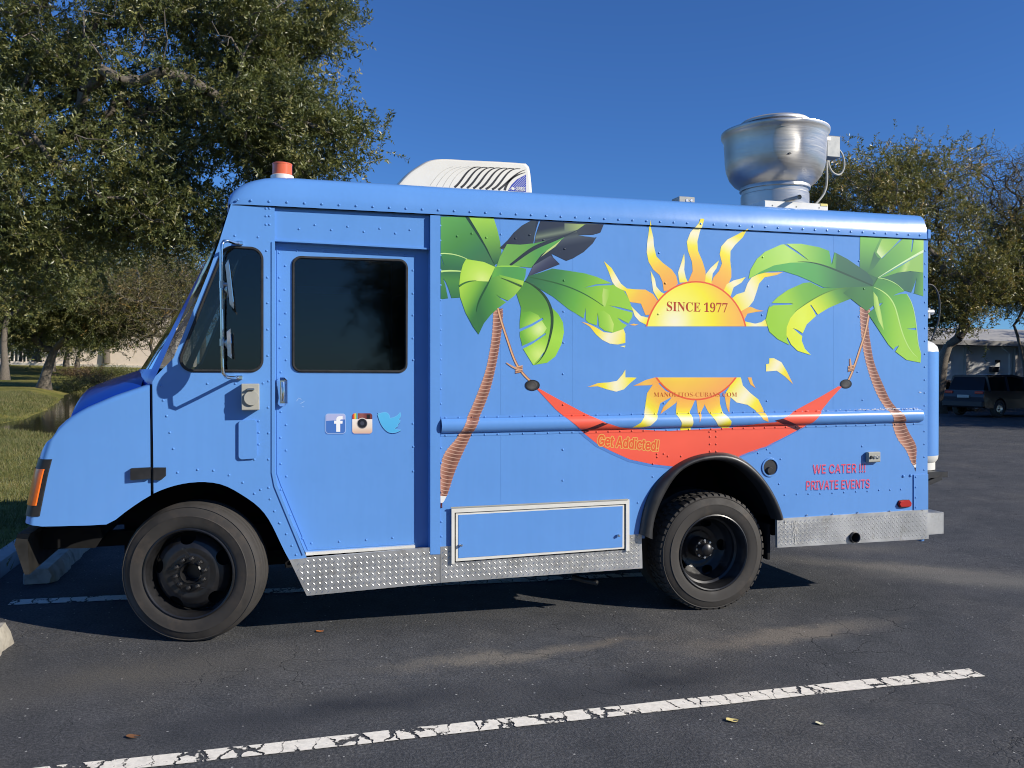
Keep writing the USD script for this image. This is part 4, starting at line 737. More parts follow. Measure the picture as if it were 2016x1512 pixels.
add('seam_shadow_gap', 'black', P([(458, 402.6), (1826, 471), (1826, 472.4), (458, 404)]), -.0015, -.0005)  # black strip painting the shade under the roof cap's overhang
# ---- windscreen front
zc0, zc1 = S(300, 752)[1], ZS+.01
def front(y, z):
    xs_ = np.interp(z, [zc0, zc1], [S(299, 752)[0]+.008, S(455, 401)[0]+.006]); b = np.interp(z, [zc0, S(365, 620)[1], S(415, 506)[1], zc1], [.22, .13, .05, .02]); return xs_-b*(1-abs((y-1.12)/1.12)**3.2)
ycol = np.array([.001, .03, .075, .10, .2, .35, .55, .8, 1.07, 1.17, 1.44, 1.69, 1.89, 2.04, 2.14, 2.165, 2.21, WID]); zrow = np.r_[zc0-.35, zc0, zc0+.05, np.linspace(zc0+.075, ZS-.11, 9), ZS-.08, zc1]
def sheet(cond, off=0.):
    Vg = np.array([[(front(y, z)+off, y, z) for z in zrow] for y in ycol]); v, f = grid_mesh(Vg); n = len(zrow)-1; keep = [cond((ycol[i]+ycol[i+1])/2, (zrow[j]+zrow[j+1])/2) for i in range(len(ycol)-1) for j in range(n)]; return v, f[np.array(keep)]
isg = lambda y, z: (zc0+.075 < z < ZS-.11) and (.10 < y < 2.14) and not (1.07 < y < 1.17)
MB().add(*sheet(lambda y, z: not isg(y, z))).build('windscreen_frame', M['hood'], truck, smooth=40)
MB().add(*sheet(isg, .008)).build('windscreen', M['glass'], truck, smooth=40)
# ---- nose: side wings wrapping round to the grille, and the raised bonnet
xg = S(297, 860)[0]-.004
sil_n = np.array([S(a, b, .2) for a, b in [(54, 1031), (57, 1012), (61, 992), (74, 930), (85, 890), (92, 868), (101, 850)]])
xfz = lambda z: np.interp(z, sil_n[:, 1], sil_n[:, 0])
fl = np.array([S(a, b, .03) for a, b in [(101, 862), (107, 850), (119, 835), (140, 819), (166, 804), (222, 780), (296.5, 754.5)]]); top_at = lambda x: np.interp(x, fl[:, 0], fl[:, 1])
zb_pts = np.array([S(a, b, .05) for a, b in [(54, 1031), (80, 1035), (170, 1032.5), (220, 1029.5), (238, 1013), (270, 990), (297, 973)]]); bot_at = lambda x: np.interp(x, zb_pts[:, 0], zb_pts[:, 1])
AXC, AYC = .07, .16; th = np.linspace(0, np.pi/2, 14)
NOSE_LIP = S(91, 888, .2)[1]
def nose_pt(k, u):
    """k: place along the plan (0 at the cab, 1 at the start of the corner, 2 at its end, 3 at the centre line); u: 0 bottom .. 1 top"""
    zt0 = fl[2, 1]; x = None
    def plan(z):
        xf = xfz(z)
        if k <= 1: xx = xg+(xf+AXC-xg)*k; return xx, .004+.02*k**2
        if k <= 2: a = (k-1)*np.pi/2; return xf+AXC*(1-math.sin(a)), .024+AYC*(1-math.cos(a))
        return xf-.05*math.sin((k-2)*np.pi/2), .024+AYC+(1.12-.024-AYC)*(k-2)
    zt = 1.2
    for _ in range(6): zt = float(top_at(plan(zt)[0]))
    if k > 1.3: w_ = min(1, (k-1.3)/.6); w_ = w_*w_*(3-2*w_); zt = zt*(1-w_)+NOSE_LIP*w_
    zb = float(bot_at(plan(.6)[0])); z = zb+(zt-zb)*u; xx, yy = plan(z); r_ = .035; d = (zt-z)
    if d < r_: s_ = r_-math.sqrt(max(0, r_*r_-(r_-d)**2)); nx_, ny_ = (0, 1) if k <= 1 else ((math.sin((k-1)*np.pi/2), math.cos((k-1)*np.pi/2)) if k <= 2 else (1, 0)); xx += s_*nx_; yy += s_*ny_
    return xx, yy, z
ks = np.r_[np.linspace(0, 1, 14), np.linspace(1, 2, 14)[1:], np.linspace(2, 3, 8)[1:]]; us = np.r_[np.linspace(0, .90, 22), np.linspace(.90, 1, 12)[1:]]
V = np.array([[nose_pt(k, u) for u in us] for k in ks]); mb = MB(); mb.add(*grid_mesh(V)); top = V[:, -1]; inn = top*[1, 0, 1]+np.array([0, 1, 0])*np.maximum(top[:, 1:2], .34); inn[:, 0] = np.maximum(inn[:, 0], S(175, 800, .4)[0]); inn[:, 2] = top[:, 2]+.02; mb.add(*grid_mesh(np.stack([top, inn], 1)))
bev = V[:, 0]; mb.add(*grid_mesh(np.stack([bev, bev*[1, 0, 1]+np.array([0, 1, 0])*(bev[:, 1:2]+.05)], 1)))
mb.build('nose_wing', M['paint'], truck, smooth=50)
V2 = V.copy(); V2[..., 1] = WID-V2[..., 1]; MB().add(*grid_mesh(V2)).build('nose_wing', M['paint'], truck, smooth=50)
xh0 = S(167, 800, .45)[0]; xh1 = S(294, 740, .6)[0]+.02; crown = np.array([S(a, b, .75) for a, b in [(167, 781), (175, 768.5), (238, 743.6), (293.6, 726)]])
V = []
for x in np.r_[xh0, xh0+.004, xh0+.015, np.linspace(xh0+.035, xh1, 14)]:
    zf = float(top_at(min(max(x, fl[0, 0]), fl[-1, 0])))-.004; zcn = float(np.interp(x, crown[:, 0], crown[:, 1])); e = min(1, ((x-xh0)/.035)); row = []
    aa = math.asin(min(1, max(0, (xfz(zf)+AXC-x)/AXC))); y0_ = .024+AYC*(1-math.cos(aa))
    for yy in np.r_[.046, .05, .06, .09, .14, .2, .3, .42, .6, .85, 1.12]:
        s_ = min(1, max(0, (yy-.06)/.46)); yo = y0_+.02+(yy-.046)*(1.12-y0_-.02)/(1.12-.046); g_ = math.sin(s_*np.pi/2)**.8; row.append((x-.0*e, yo, zf-(.09 if yy < .048 else .012 if yy < .055 else -.002)+(zcn-zf)*g_*(.80+.20*math.sqrt(e))))
    row += [(a_, WID-b_, c_) for a_, b_, c_ in row[::-1][1:]]; V.append(row)
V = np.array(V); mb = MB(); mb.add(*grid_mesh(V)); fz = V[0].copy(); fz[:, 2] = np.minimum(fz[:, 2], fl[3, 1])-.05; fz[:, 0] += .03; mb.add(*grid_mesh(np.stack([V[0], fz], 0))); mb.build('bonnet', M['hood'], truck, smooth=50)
mb = MB(); mb.box((xg+.004, .012, S(300, 968)[1]), (xg+.014, .10, S(300, 757)[1])); mb.build('bonnet_gap', M['black'], truck)
# headlamp housing and amber signal wrapped on the corner
def wrap(name, mat, parent, k0, k1, z_top, z_bot, off, slant=0.):
    rows = []
    for j in np.linspace(0, 1, 9):
        row = []
        for k in np.linspace(k0, k1, 12):
            kk = k+slant*(j-.5)*(1 if k < (k0+k1)/2 else 0); z = z_top+(z_bot-z_top)*j; xf = xfz(z); a = (kk-1)*np.pi/2
            if kk <= 1: x, y, n_ = xg+(xf+AXC-xg)*kk, .024, (0, -1)
            elif kk <= 2: x, y, n_ = xf+AXC*(1-math.sin(a)), .024+AYC*(1-math.cos(a)), (-math.sin(a), -math.cos(a))
            else: x, y, n_ = xf, .024+AYC+(kk-2)*.9, (-1, 0)
            row.append((x+n_[0]*off, y+n_[1]*off, z))
        rows.append(row)
    V = np.array(rows); inn = V+np.array([.012, .012, 0]); mb = MB(); mb.add(*grid_mesh(V))
    for e in (V[0], V[-1], V[:, 0], V[:, -1]): mb.add(*grid_mesh(np.stack([e, e+np.array([.012, .012, 0])], 0)))
    return mb.build(name, M[mat], parent, smooth=40)
zt_, zb_ = S(100, 900, .15)[1], S(75, 1010, .15)[1]; h = holder(truck, 'corner_lamp')
wrap('bezel', 'black', h, .966, 2.45, zt_, zb_, .006); wrap('amber_lens', 'amber', h, 1.06, 2.05, zt_-.055, zb_+.062, .011)
h = holder(truck, 'headlamp'); wrap('lens', 'glass', h, 2.08, 2.4, zt_-.03, zb_+.03, .012)
gr = holder(truck, 'grille')
for i in range(7):
    z = zb_+.03+(zt_-zb_-.06)*i/6; xf = float(xfz(z))-.07; mb = MB(); mb.bbox((xf, .62, z-.012), (xf+.05, WID-.62, z+.012), .004); mb.build('bar', M['black'], gr)
bp = Polygon([S(a, b, .12) for a, b in [(35, 1051), (59, 1051), (54, 1063), (57.5, 1131), (48, 1131), (28, 1072)]]); add('front_bumper', plain('bumper_paint', (.016, .015, .013), .5, vary=.3, scale=12, bump=.1), bp, .12, WID-.12)
add('bumper_bracket', 'dark', Polygon([S(a, b, .5) for a, b in [(52, 1040), (200, 1036), (205, 1055), (190, 1076), (62, 1079)]]), .46, WID-.46)
# ---- wheels, wheel wells, chassis
def wheel(name, c, yaw, rows, tread_depth, dish, label=None):
    """the outer wheel; c is the middle of its outer face. rows: tread blocks round the shoulder"""
    x = UsdGeom.Xform.Define(stage, path_of(truck, name)); x.AddTranslateOp().Set(Gf.Vec3d(*map(float, c))); x.AddRotateZOp().Set(math.degrees(yaw)); h = x.GetPrim(); R = .413; WT = .225
    pf = [(.262, .022), (.268, .004), (.275, -.004), (.300, -.012), (.33, -.0135), (.345, -.0165), (.349, -.0115), (.375, -.006), (.392, .004), (.396, .001), (.401, .008), (R-.007, .018), (R, .034), (R, WT-.034), (R-.012, WT-.01), (.36, WT+.01), (.27, WT)]
    mb = MB(); mb.revolve(pf, 'y', (0, 0, 0), 72); n = rows
    if tread_depth:
        for i in range(n):
            a = 2*np.pi*(i+.5)/n; da = 2*np.pi/n*.33; q = []
            for g_ in (a-da, a+da):
                for rr, yy in ((.394, .0045), (R+.001, .013), (R+tread_depth, .03), (R+tread_depth, .085), (R-.004, .085)): q.append((rr*math.cos(g_), yy, rr*math.sin(g_)))
            mb.mesh(trimesh.convex.convex_hull(np.array(q)))
            a2 = a+np.pi/n; q = [(rr*math.cos(g_), yy, rr*math.sin(g_)) for g_ in (a2-da*.8, a2+da*.8) for rr in (R-.004, R+tread_depth) for yy in (.095, .15)]; mb.mesh(trimesh.convex.convex_hull(np.array(q)))
            q = [(rr*math.cos(g_), yy, rr*math.sin(g_)) for g_ in (a-da, a+da) for rr in (R-.004, R+tread_depth) for yy in (.16, .205)]; mb.mesh(trimesh.convex.convex_hull(np.array(q)))
    else:
        for yy in (.06, .105, .15): mb.revolve([(R-.001, yy), (R+.004, yy+.004), (R+.004, yy+.034), (R-.001, yy+.038)], 'y', (0, 0, 0), 72)
    mb.build('tyre', M['tyre'], h, smooth=45)
    return h, R, WT
hF = ground_loc(-.365); xfw = S(393, 1127, .02)[0]
h, R, WT = wheel('front_wheel', (xfw-.058, .028, hF+.412), math.radians(-16), 60, 0, None)
mb = MB(); mb.revolve([(.268, .0), (.273, -.008), (.266, -.011), (.258, -.006), (.250, .02), (.243, .055), (.240, .11)], 'y', (0, 0, 0), 64); mb.build('rim', M['rim'], h, smooth=35)
# the disc: a raised dome with hand holes round its edge
disc = Point(0, 0).buffer(.222, quad_segs=24)
for i in range(5): a = math.pi/2+.12+i*2*math.pi/5-2*math.pi/5*1; disc = disc.difference(affinity.translate(affinity.rotate(affinity.scale(Point(0, 0).buffer(1, quad_segs=10), .036, .046), math.degrees(a), origin=(0, 0)), .205*math.cos(a), .205*math.sin(a)))
disc = disc.difference(Point(0, 0).buffer(.066, quad_segs=12))
vt, ft = trimesh.creation.triangulate_polygon(polys(disc)[0], engine='earcut'); dm = trimesh.Trimesh(np.c_[vt, 0*vt[:, 0]], ft).subdivide_to_size(.022, max_iter=12); v = np.array(dm.vertices); rr = np.hypot(v[:, 0], v[:, 1]); yy = np.interp(rr, [0, .066, .108, .116, .128, .15, .19, .215, .225], [.020, .020, .020, .024, .022, .020, .036, .062, .075])
mb = MB(); mb.add(np.stack([v[:, 0], yy, v[:, 1]], 1), np.array(dm.faces)); mb.build('disc', M['rim'], h, smooth=True)
mb = MB(); mb.revolve([(.066, .020), (.060, .012), (.052, .030), (.050, .09), (.0005, .09)], 'y', (0, 0, 0), 28); mb.build('hub', M['rim'], h, smooth=35)
for i in range(10):
    a = 2*np.pi*i/10+.2; c = np.array([.0875*math.cos(a), 0, .0875*math.sin(a)]); mb = MB(); mb.revolve([(.016, .020), (.016, .004), (.012, -.003), (.007, -.004), (.006, -.016), (.0005, -.017)], 'y', c, 6); mb.build('lug_nut', M['rim'], h)
mb = MB(); mb.revolve([(.24, .12), (.0005, .12)], 'y', (0, 0, 0), 32); mb.build('brake_drum', M['dark'], h)
xrw = S(1405, 1090, .035)[0]; hR = ground_loc(xrw)
h, R, WT = wheel('rear_wheel', (xrw, .035, hR+.410), 0., 52, .006, None)
mb = MB(); mb.revolve([(.268, .0), (.273, -.008), (.266, -.011), (.258, -.005), (.252, .02), (.244, .04), (.240, .09), (.226, .10), (.224, .22), (.212, .225)], 'y', (0, 0, 0), 64); mb.build('rim', M['rim'], h, smooth=35)
disc = Point(0, 0).buffer(.225, quad_segs=24).difference(Point(0, 0).buffer(.07))
for i in range(5): a = math.radians(218)+i*2*math.pi/5; disc = disc.difference(affinity.translate(affinity.rotate(affinity.scale(Point(0, 0).buffer(1, quad_segs=10), .026, .042), math.degrees(a), origin=(0, 0)), .178*math.cos(a), .178*math.sin(a)))
vt, ft = trimesh.creation.triangulate_polygon(polys(disc)[0], engine='earcut'); dm = trimesh.Trimesh(np.c_[vt, 0*vt[:, 0]], ft).subdivide_to_size(.022, max_iter=12); v = np.array(dm.vertices); rr = np.hypot(v[:, 0], v[:, 1]); yy = np.interp(rr, [0, .11, .125, .15, .2, .225], [.235, .235, .228, .225, .185, .13])
mb = MB(); mb.add(np.stack([v[:, 0], yy, v[:, 1]], 1), np.array(dm.faces)); mb.build('disc', M['rim'], h, smooth=True)
mb = MB(); mb.revolve([(.075, .235), (.075, .145), (.068, .135), (.058, .135), (.050, .115), (.044, .09), (.030, .078), (.0005, .075)], 'y', (0, 0, 0), 32); mb.build('hub', M['rim'], h, smooth=35)
for i in range(8):
    a = 2*np.pi*i/8; mb = MB(); mb.revolve([(.009, .135), (.009, .126), (.0005, .125)], 'y', (.062*math.cos(a), 0, .062*math.sin(a)), 6); mb.build('axle_bolt', M['steel'], h)
for (nm, cx_, cy_, hz) in (('inner_rear_wheel', xrw, .31, hR+.410), ('far_rear_wheel', xrw, WID-.26, hR+.41), ('far_front_wheel', xfw, WID-.26, hF+.412)):
    x = UsdGeom.Xform.Define(stage, path_of(truck, nm)); x.AddTranslateOp().Set(Gf.Vec3d(float(cx_), float(cy_), float(hz))); q = x.GetPrim(); mb = MB(); mb.revolve([(.05, .06), (.262, .05), (.30, -.008), (.36, -.006), (.413, .03), (.413, .19), (.36, .23), (.05, .2)], 'y', (0, 0, 0), 40); mb.build('tyre', M['tyre'], q, smooth=45)
arcF = [S(a, b) for a, b in smooth_px([(560, 1100), (540, 1043), (516, 1005), (476, 974), (436.5, 952), (405, 946), (357, 951), (302.5, 969), (270, 988), (238, 1012), (222, 1028)], 30)]
for nm, arc, yb in (('wheel_well', arcF, .75), ('wheel_well', [S(a, b) for a, b in mid], .72)):
    V = np.array([[(p[0], .031, p[1]), (p[0], yb, p[1])] for p in arc]); mb = MB(); mb.add(*grid_mesh(V)); x0_, x1_ = min(p[0] for p in arc), max(p[0] for p in arc); mb.box((x0_-.05, yb, .35), (x1_+.05, yb+.02, max(p[1] for p in arc)+.02)); mb.build(nm, M['dark'], truck)
ch = holder(truck, 'chassis')
for y in (.68, 1.50): mb = MB(); mb.box((-.05, y, .30), (4.75, y+.07, .398)); mb.box((-1.30, y, .49), (-.05, y+.07, .585)); mb.box((-.12, y+.002, .30), (.02, y+.068, .585)); mb.build('frame_rail', M['dark'], ch)
mb = MB(); mb.tube([(xfw, .3, hF+.36), (xfw, 1.95, hF+.36)], .045, 8); mb.build('front_axle', M['dark'], ch); mb = MB(); mb.tube([(xrw, .3, hR+.41), (xrw, .95, hR+.41), (xrw, 1.12, hR+.41), (xrw, 1.3, hR+.41), (xrw, 1.95, hR+.41)], [.06, .07, .17, .07, .06], 12); mb.build('rear_axle', M['dark'], ch, smooth=True)
mb = MB(); mb.box((1.0, .20, .27), (2.2, .62, .398)); mb.build('fuel_tank', M['dark'], ch)
mb = MB(); a0, a1 = S3(1128, 1136, .25), S3(1176, 1147, .10); mb.tube([a0, (a0+a1)/2+[0, 0, -.004], a1], .018, 10); mb.build('drain_pipe', M['rubber'], ch, smooth=True)
mb = MB(); mb.box((xrw+.45, .05, .24), (xrw+.47, .55, .50)); mb.build('mud_flap', M['dark'], ch)
mb = MB(); mb.box((-.02, .30, .22), (.0, .60, .46)); mb.build('splash_guard', M['dark'], ch)
# ---- mirrors on their bracket
h = holder(truck, 'mirror_bracket'); YB = -.235
pts = [S3(472, 479, -.005), S3(462, 478.5, -.06), S3(449, 474, -.18), S3(441, 475, YB+.01), S3(437, 481, YB), S3(435.6, 495, YB), S3(435.8, 560, YB), S3(437, 640, YB), S3(438, 722, YB), S3(439.5, 735, YB), S3(445, 742, YB+.01), S3(452, 743.5, -.15), S3(465, 743.5, -.03), S3(472, 744, -.005)]
mb = MB(); mb.tube(pts, .0095, 10); mb.build('tube', M['chrome'], h, smooth=True)
for q in ((471, 478.5), (470, 743.5)): c = S3(*q, -.012); mb = MB(); mb.bbox(c-[.02, .012, .012], c+[.022, .012, .012], .004); mb.build('foot', M['chrome'], h)
for q in ((436.3, 560), (437.6, 674)): c = S3(*q, YB); mb = MB(); mb.tube([c-[0, 0, .02], c+[0, 0, .02]], .0145, 10); mb.tube([c, c+[.028, 0, .0]], .012, 8); mb.build('clamp', M['steel'], h, smooth=30)
def mirror(name, poly, c, tilt, thick):
    h = holder(truck, name); m = trimesh.creation.extrude_polygon(poly, thick, engine='earcut'); q = np.array(m.vertices); v = np.stack([q[:, 2]-thick/2, q[:, 0], q[:, 1]], 1)
    sc = np.where(v[:, :1] < 0, .80, 1.); v[:, 1:] *= sc; Rz = trimesh.transformations.euler_matrix(0, tilt[0], tilt[1])[:3, :3]; MB().add(v@Rz.T+c, m.faces).build('housing', M['white'] if name != 'x' else M['steel'], h, smooth=30)
    m = trimesh.creation.extrude_polygon(poly.buffer(-.012), .003, engine='earcut'); q = np.array(m.vertices); v = np.stack([q[:, 2]+thick/2, q[:, 0], q[:, 1]], 1); MB().add(v@Rz.T+c, m.faces).build('mirror_glass', M['mirror'], h)
mirror('mirror', rrect(-.085, -.135, .085, .135, .03), S3(451.5, 560.5, YB-.02), (-.10, .03), .020)
mirror('round_mirror', affinity.scale(Point(0, 0).buffer(1, quad_segs=8), .075, .085), S3(451, 676.5, YB-.02), (-.03, .03), .020)
for cpx in ((446, 570), (446, 676)):
    mb = MB(); c = S3(cpx[0], cpx[1], YB-.01); mb.revolve([(.0005, -.012), (.012, -.01), (.03, .0), (.05, .006)], 'z', (0, 0, 0), 14); v = mb.v[0]; mb.v[0] = np.stack([v[:, 2], v[:, 0], v[:, 1]], 1)+c; mb.build('mirror_back', M['chrome'], truck, smooth=True)
# ================================================================== the mural printed on the truck's side
mb = None
DECALS = []                                            # (polygon, colour function) in painting order, for the rivets
def prof_y(z):
    z = np.asarray(z, float); y = np.zeros_like(z); k = np.abs(z-ZBc) < RB+.002; y = np.where(k, rail_y(z)-.0006, y)
    fl_ = ((z > ZB0-.010) & (z < ZBc-RB)) | ((z > ZBc+RB) & (z < ZB1+.010)); y = np.where(fl_ & ~k, -.0022, y); return np.where(z > ZS-.004, -.0135-.0*z, y)
BANDS = sorted([-9, ZB0-.011, ZB0-.010, ZBc-RB-.001]+list(ZBc+RB*np.cos(np.linspace(np.pi, 0, 13)))+[ZBc+RB+.001, ZB1+.010, ZB1+.011, ZS-.0045, ZS-.0035, 9])
def C(*c): return np.array(lin(c, .82))
def flat(*c): q = C(*c); return lambda x, z: np.broadcast_to(q, (len(x), 3))
def grad(p, q, *stops):
    """colours along the way from pixel p to pixel q: (position, (r, g, b)) pairs"""
    a, b = S(*p), S(*q); d = b-a; L2 = d@d; at_ = [s[0] for s in stops]; co = np.array([C(*s[1]) for s in stops])
    def f(x, z):
        t = ((x-a[0])*d[0]+(z-a[1])*d[1])/L2; return np.stack([np.interp(t, at_, co[:, k]) for k in range(3)], 1)
    return f
def radial(p, q, *stops):
    a, b = S(*p), S(*q); R_ = np.linalg.norm(b-a); at_ = [s[0] for s in stops]; co = np.array([C(*s[1]) for s in stops])
    def f(x, z):
        t = np.hypot(x-a[0], z-a[1])/R_; return np.stack([np.interp(t, at_, co[:, k]) for k in range(3)], 1)
    return f
PANEL = cargo.buffer(-.001)
CLIPTOP = sbox(XP2+.003, 0, S(1817, 700)[0], ZS-.006)
CENSOR = unary_union([P([(1231, 642.5), (1508, 642.5), (1508, 743), (1231, 743)]), P([(1500, 646), (1516, 650), (1514, 716), (1500, 718)])])
class Print:
    """a printed shape: layers of coloured polygons, laid one over the other on the panel"""
    COUNT = [0]
    def __init__(s, base=0): Print.COUNT[0] += 1; s.mb, s.k = MB(), base+(Print.COUNT[0]*.137 % 1)*.8
    def lay(s, poly, col, clip=CLIPTOP, size=.05, reg=True):
        if isinstance(poly, list): poly = P(poly)
        poly = unary_union(polys(poly))
        if clip is not None: poly = poly.intersection(clip)
        if poly.is_empty: return s
        if reg: DECALS.append((poly, col))
        s.k += 1; x0, z0, x1, z1 = poly.bounds
        for a, b in zip(BANDS[:-1], BANDS[1:]):
            if b < z0 or a > z1: continue
            for g in polys(poly.intersection(sbox(x0-1, a, x1+1, b))):
                try: v, f = trimesh.creation.triangulate_polygon(g, engine='earcut')
                except Exception: continue
                if len(f) == 0: continue
                m = trimesh.Trimesh(np.c_[v, 0*v[:, 0]], f, process=False)
                if size and max(g.bounds[2]-g.bounds[0], g.bounds[3]-g.bounds[1]) > size: m = m.subdivide_to_size(size, max_iter=14)
                v = np.array(m.vertices); zc = np.clip(v[:, 1], a+1e-5, b-1e-5)
                s.mb.add(np.stack([v[:, 0], prof_y(zc)-.0008-.00011*s.k, v[:, 1]], 1), np.array(m.faces), col(v[:, 0], v[:, 1]))
        return s
    def build(s, name, parent):
        if s.mb.v: s.mb.build(name, M['mural'], parent)
def ribbon(pts, w):
    """a tapering line as a polygon; pts in pixels, w widths in pixels"""
    p = np.array(smooth_px(pts, 30)); w = np.interp(np.linspace(0, 1, 30), np.linspace(0, 1, len(np.atleast_1d(w))), np.atleast_1d(w)); d = np.gradient(p, axis=0); d /= np.linalg.norm(d, axis=1, keepdims=True); n = np.stack([-d[:, 1], d[:, 0]], 1)*w[:, None]/2
    return [tuple(q) for q in np.vstack([p+n, (p-n)[::-1]])]
# ---- sun
sunp = holder(truck, 'sun_print'); OR, YE, WH = (252, 178, 84), (252, 240, 62), (255, 248, 214)
def flame(pts, root, tip, kind=0, clip=PANEL):
    st = {0: ((0, OR), (.28, (253, 200, 80)), (.5, YE), (.68, WH), (.85, YE), (1, (248, 225, 60))), 1: ((0, YE), (.45, WH), (1, YE)), 2: ((0, OR), (.5, (250, 200, 90)), (1, (246, 160, 80))), 3: ((0, YE), (.35, WH), (.6, YE), (1, (250, 180, 90)))}[kind]
    r_, t_ = Z4([root])[0], Z4([tip])[0]; clipz = sbox(XP2, 0, 9, ZS+.06).difference(CENSOR)
    pp = Print(1); pts_ = Z4(pts)
    from scipy.interpolate import splprep, splev
    pp.lay(P(pts_).buffer(.006).buffer(-.006), grad(r_, t_, *st), clip=clipz, size=.03); pp.build('flame', sunp)
flame([(640, 520), (628, 470), (600, 430), (540, 385), (500, 345), (485, 280), (480, 220), (465, 160), (455, 110), (452, 180), (440, 260), (438, 320), (450, 380), (480, 430), (520, 465), (540, 510), (548, 570), (600, 560)], (600, 520), (455, 110))
flame([(705, 510), (735, 440), (730, 380), (705, 310), (697, 250), (720, 190), (770, 130), (798, 55), (803, 110), (780, 190), (765, 250), (770, 310), (800, 380), (818, 440), (820, 520)], (765, 510), (798, 55))
flame([(650, 515), (640, 450), (660, 390), (680, 325), (684, 380), (680, 430), (690, 480), (703, 510)], (675, 510), (680, 325), 1)
flame([(850, 530), (870, 480), (905, 440), (925, 390), (910, 330), (920, 280), (960, 235), (1030, 200), (1090, 165), (1060, 220), (1010, 270), (980, 310), (978, 370), (985, 430), (985, 480), (960, 540), (930, 590)], (920, 540), (1080, 180))
flame([(815, 515), (820, 460), (850, 420), (905, 370), (890, 420), (865, 455), (855, 530)], (840, 500), (905, 370), 1)
flame([(930, 580), (955, 525), (1000, 500), (1040, 490), (1078, 478), (1050, 515), (1000, 545), (985, 590), (965, 640)], (965, 575), (1078, 478), 1)
flame([(980, 625), (1020, 590), (1070, 575), (1090, 520), (1120, 475), (1180, 450), (1250, 450), (1320, 445), (1280, 465), (1200, 480), (1165, 520), (1150, 570), (1130, 630), (1100, 670), (1030, 710)], (1010, 640), (1320, 445), 3)
flame([(1040, 690), (1110, 670), (1150, 688), (1195, 698), (1140, 705), (1090, 715), (1065, 760)], (1055, 700), (1195, 698), 2)
flame([(1070, 765), (1140, 780), (1180, 770), (1215, 745), (1220, 797), (1080, 800)], (1080, 780), (1215, 780), 1)
flame([(515, 640), (480, 590), (430, 560), (360, 557), (310, 553), (270, 520), (240, 470), (210, 420), (160, 375), (190, 440), (215, 510), (240, 545), (300, 570), (330, 640), (400, 650), (430, 725), (470, 720)], (480, 660), (160, 375))
flame([(515, 630), (480, 570), (470, 500), (463, 437), (490, 490), (500, 540), (530, 575), (560, 590)], (520, 600), (463, 437), 1)
flame([(440, 790), (390, 765), (360, 730), (338, 668), (370, 700), (400, 730), (450, 742)], (430, 770), (338, 668), 1)
flame([(15, 767), (60, 780), (110, 805), (160, 835), (210, 840), (288, 815), (320, 900), (250, 915), (200, 910), (150, 885), (110, 850), (70, 800)], (300, 870), (15, 767), 3)
flame([(265, 925), (300, 922), (295, 934)], (295, 930), (265, 925), 1); flame([(325, 788), (352, 780), (385, 786), (360, 792)], (385, 787), (325, 787), 2)
flame([(55, 1190), (120, 1165), (190, 1160), (245, 1150), (280, 1110), (306, 1066), (314, 1126), (372, 1130), (330, 1165), (290, 1205), (240, 1220), (180, 1205), (120, 1185)], (330, 1150), (55, 1190), 3)
flame([(350, 1183), (390, 1165), (430, 1145), (520, 1120), (520, 1165), (460, 1178), (400, 1180)], (500, 1150), (350, 1183), 2)
flame([(495, 1150), (560, 1215), (620, 1240), (580, 1265), (525, 1295), (510, 1350), (490, 1400), (450, 1440), (400, 1450), (335, 1452), (385, 1420), (420, 1370), (430, 1300), (440, 1230), (470, 1185)], (560, 1210), (360, 1450), 0)
flame([(650, 1240), (630, 1290), (590, 1320), (525, 1365), (545, 1320), (590, 1270), (610, 1230)], (640, 1250), (525, 1365), 2)
flame([(640, 1240), (755, 1262), (735, 1310), (715, 1350), (725, 1420), (720, 1470), (655, 1470), (650, 1420), (625, 1370), (630, 1310)], (700, 1260), (690, 1470), 0)
flame([(758, 1262), (825, 1262), (815, 1300), (790, 1350), (765, 1420), (768, 1350)], (790, 1270), (765, 1420), 2)
flame([(815, 1262), (910, 1235), (912, 1300), (930, 1360), (970, 1410), (972, 1452), (930, 1458), (890, 1440), (850, 1380), (815, 1310)], (860, 1250), (950, 1455), 0)
flame([(940, 1235), (985, 1215), (975, 1300), (972, 1365), (955, 1320)], (960, 1230), (972, 1365), 2)
flame([(950, 1225), (1010, 1130), (1045, 1122), (1060, 1180), (1110, 1230), (1160, 1270), (1190, 1330), (1210, 1415), (1175, 1400), (1140, 1340), (1090, 1305), (1020, 1290), (985, 1260)], (975, 1200), (1205, 1410), 3)
flame([(1088, 1120), (1113, 1120), (1125, 1165), (1143, 1197), (1110, 1175)], (1095, 1125), (1143, 1197), 2)
flame([(1190, 1005), (1260, 1003), (1310, 1030), (1345, 1090), (1385, 1172), (1330, 1120), (1280, 1085), (1190, 1090)], (1200, 1040), (1385, 1172), 3)
ca, cb = np.linspace(0, 2*np.pi, 72, endpoint=False), (1370.2, 670.7)
ring = [(cb[0]+102.*math.cos(a), cb[1]+117.5*math.sin(a)) for a in ca]; disc_ = [(cb[0]+98.8*math.cos(a), cb[1]+114.3*math.sin(a)) for a in ca]
nc = sbox(-9, -9, 99, 99).difference(CENSOR)
pp = Print(3).lay(ring, flat(240, 98, 58), clip=nc, size=.1); pp.build('disc_outline', sunp)
pp = Print(4).lay(disc_, radial((1328, 633), (1475, 633), (0, (255, 249, 218)), (.10, (254, 250, 190)), (.25, (253, 248, 110)), (.50, (252, 240, 50)), (.72, (252, 205, 78)), (1, (252, 178, 92))), clip=nc, size=.03); pp.build('disc', sunp)
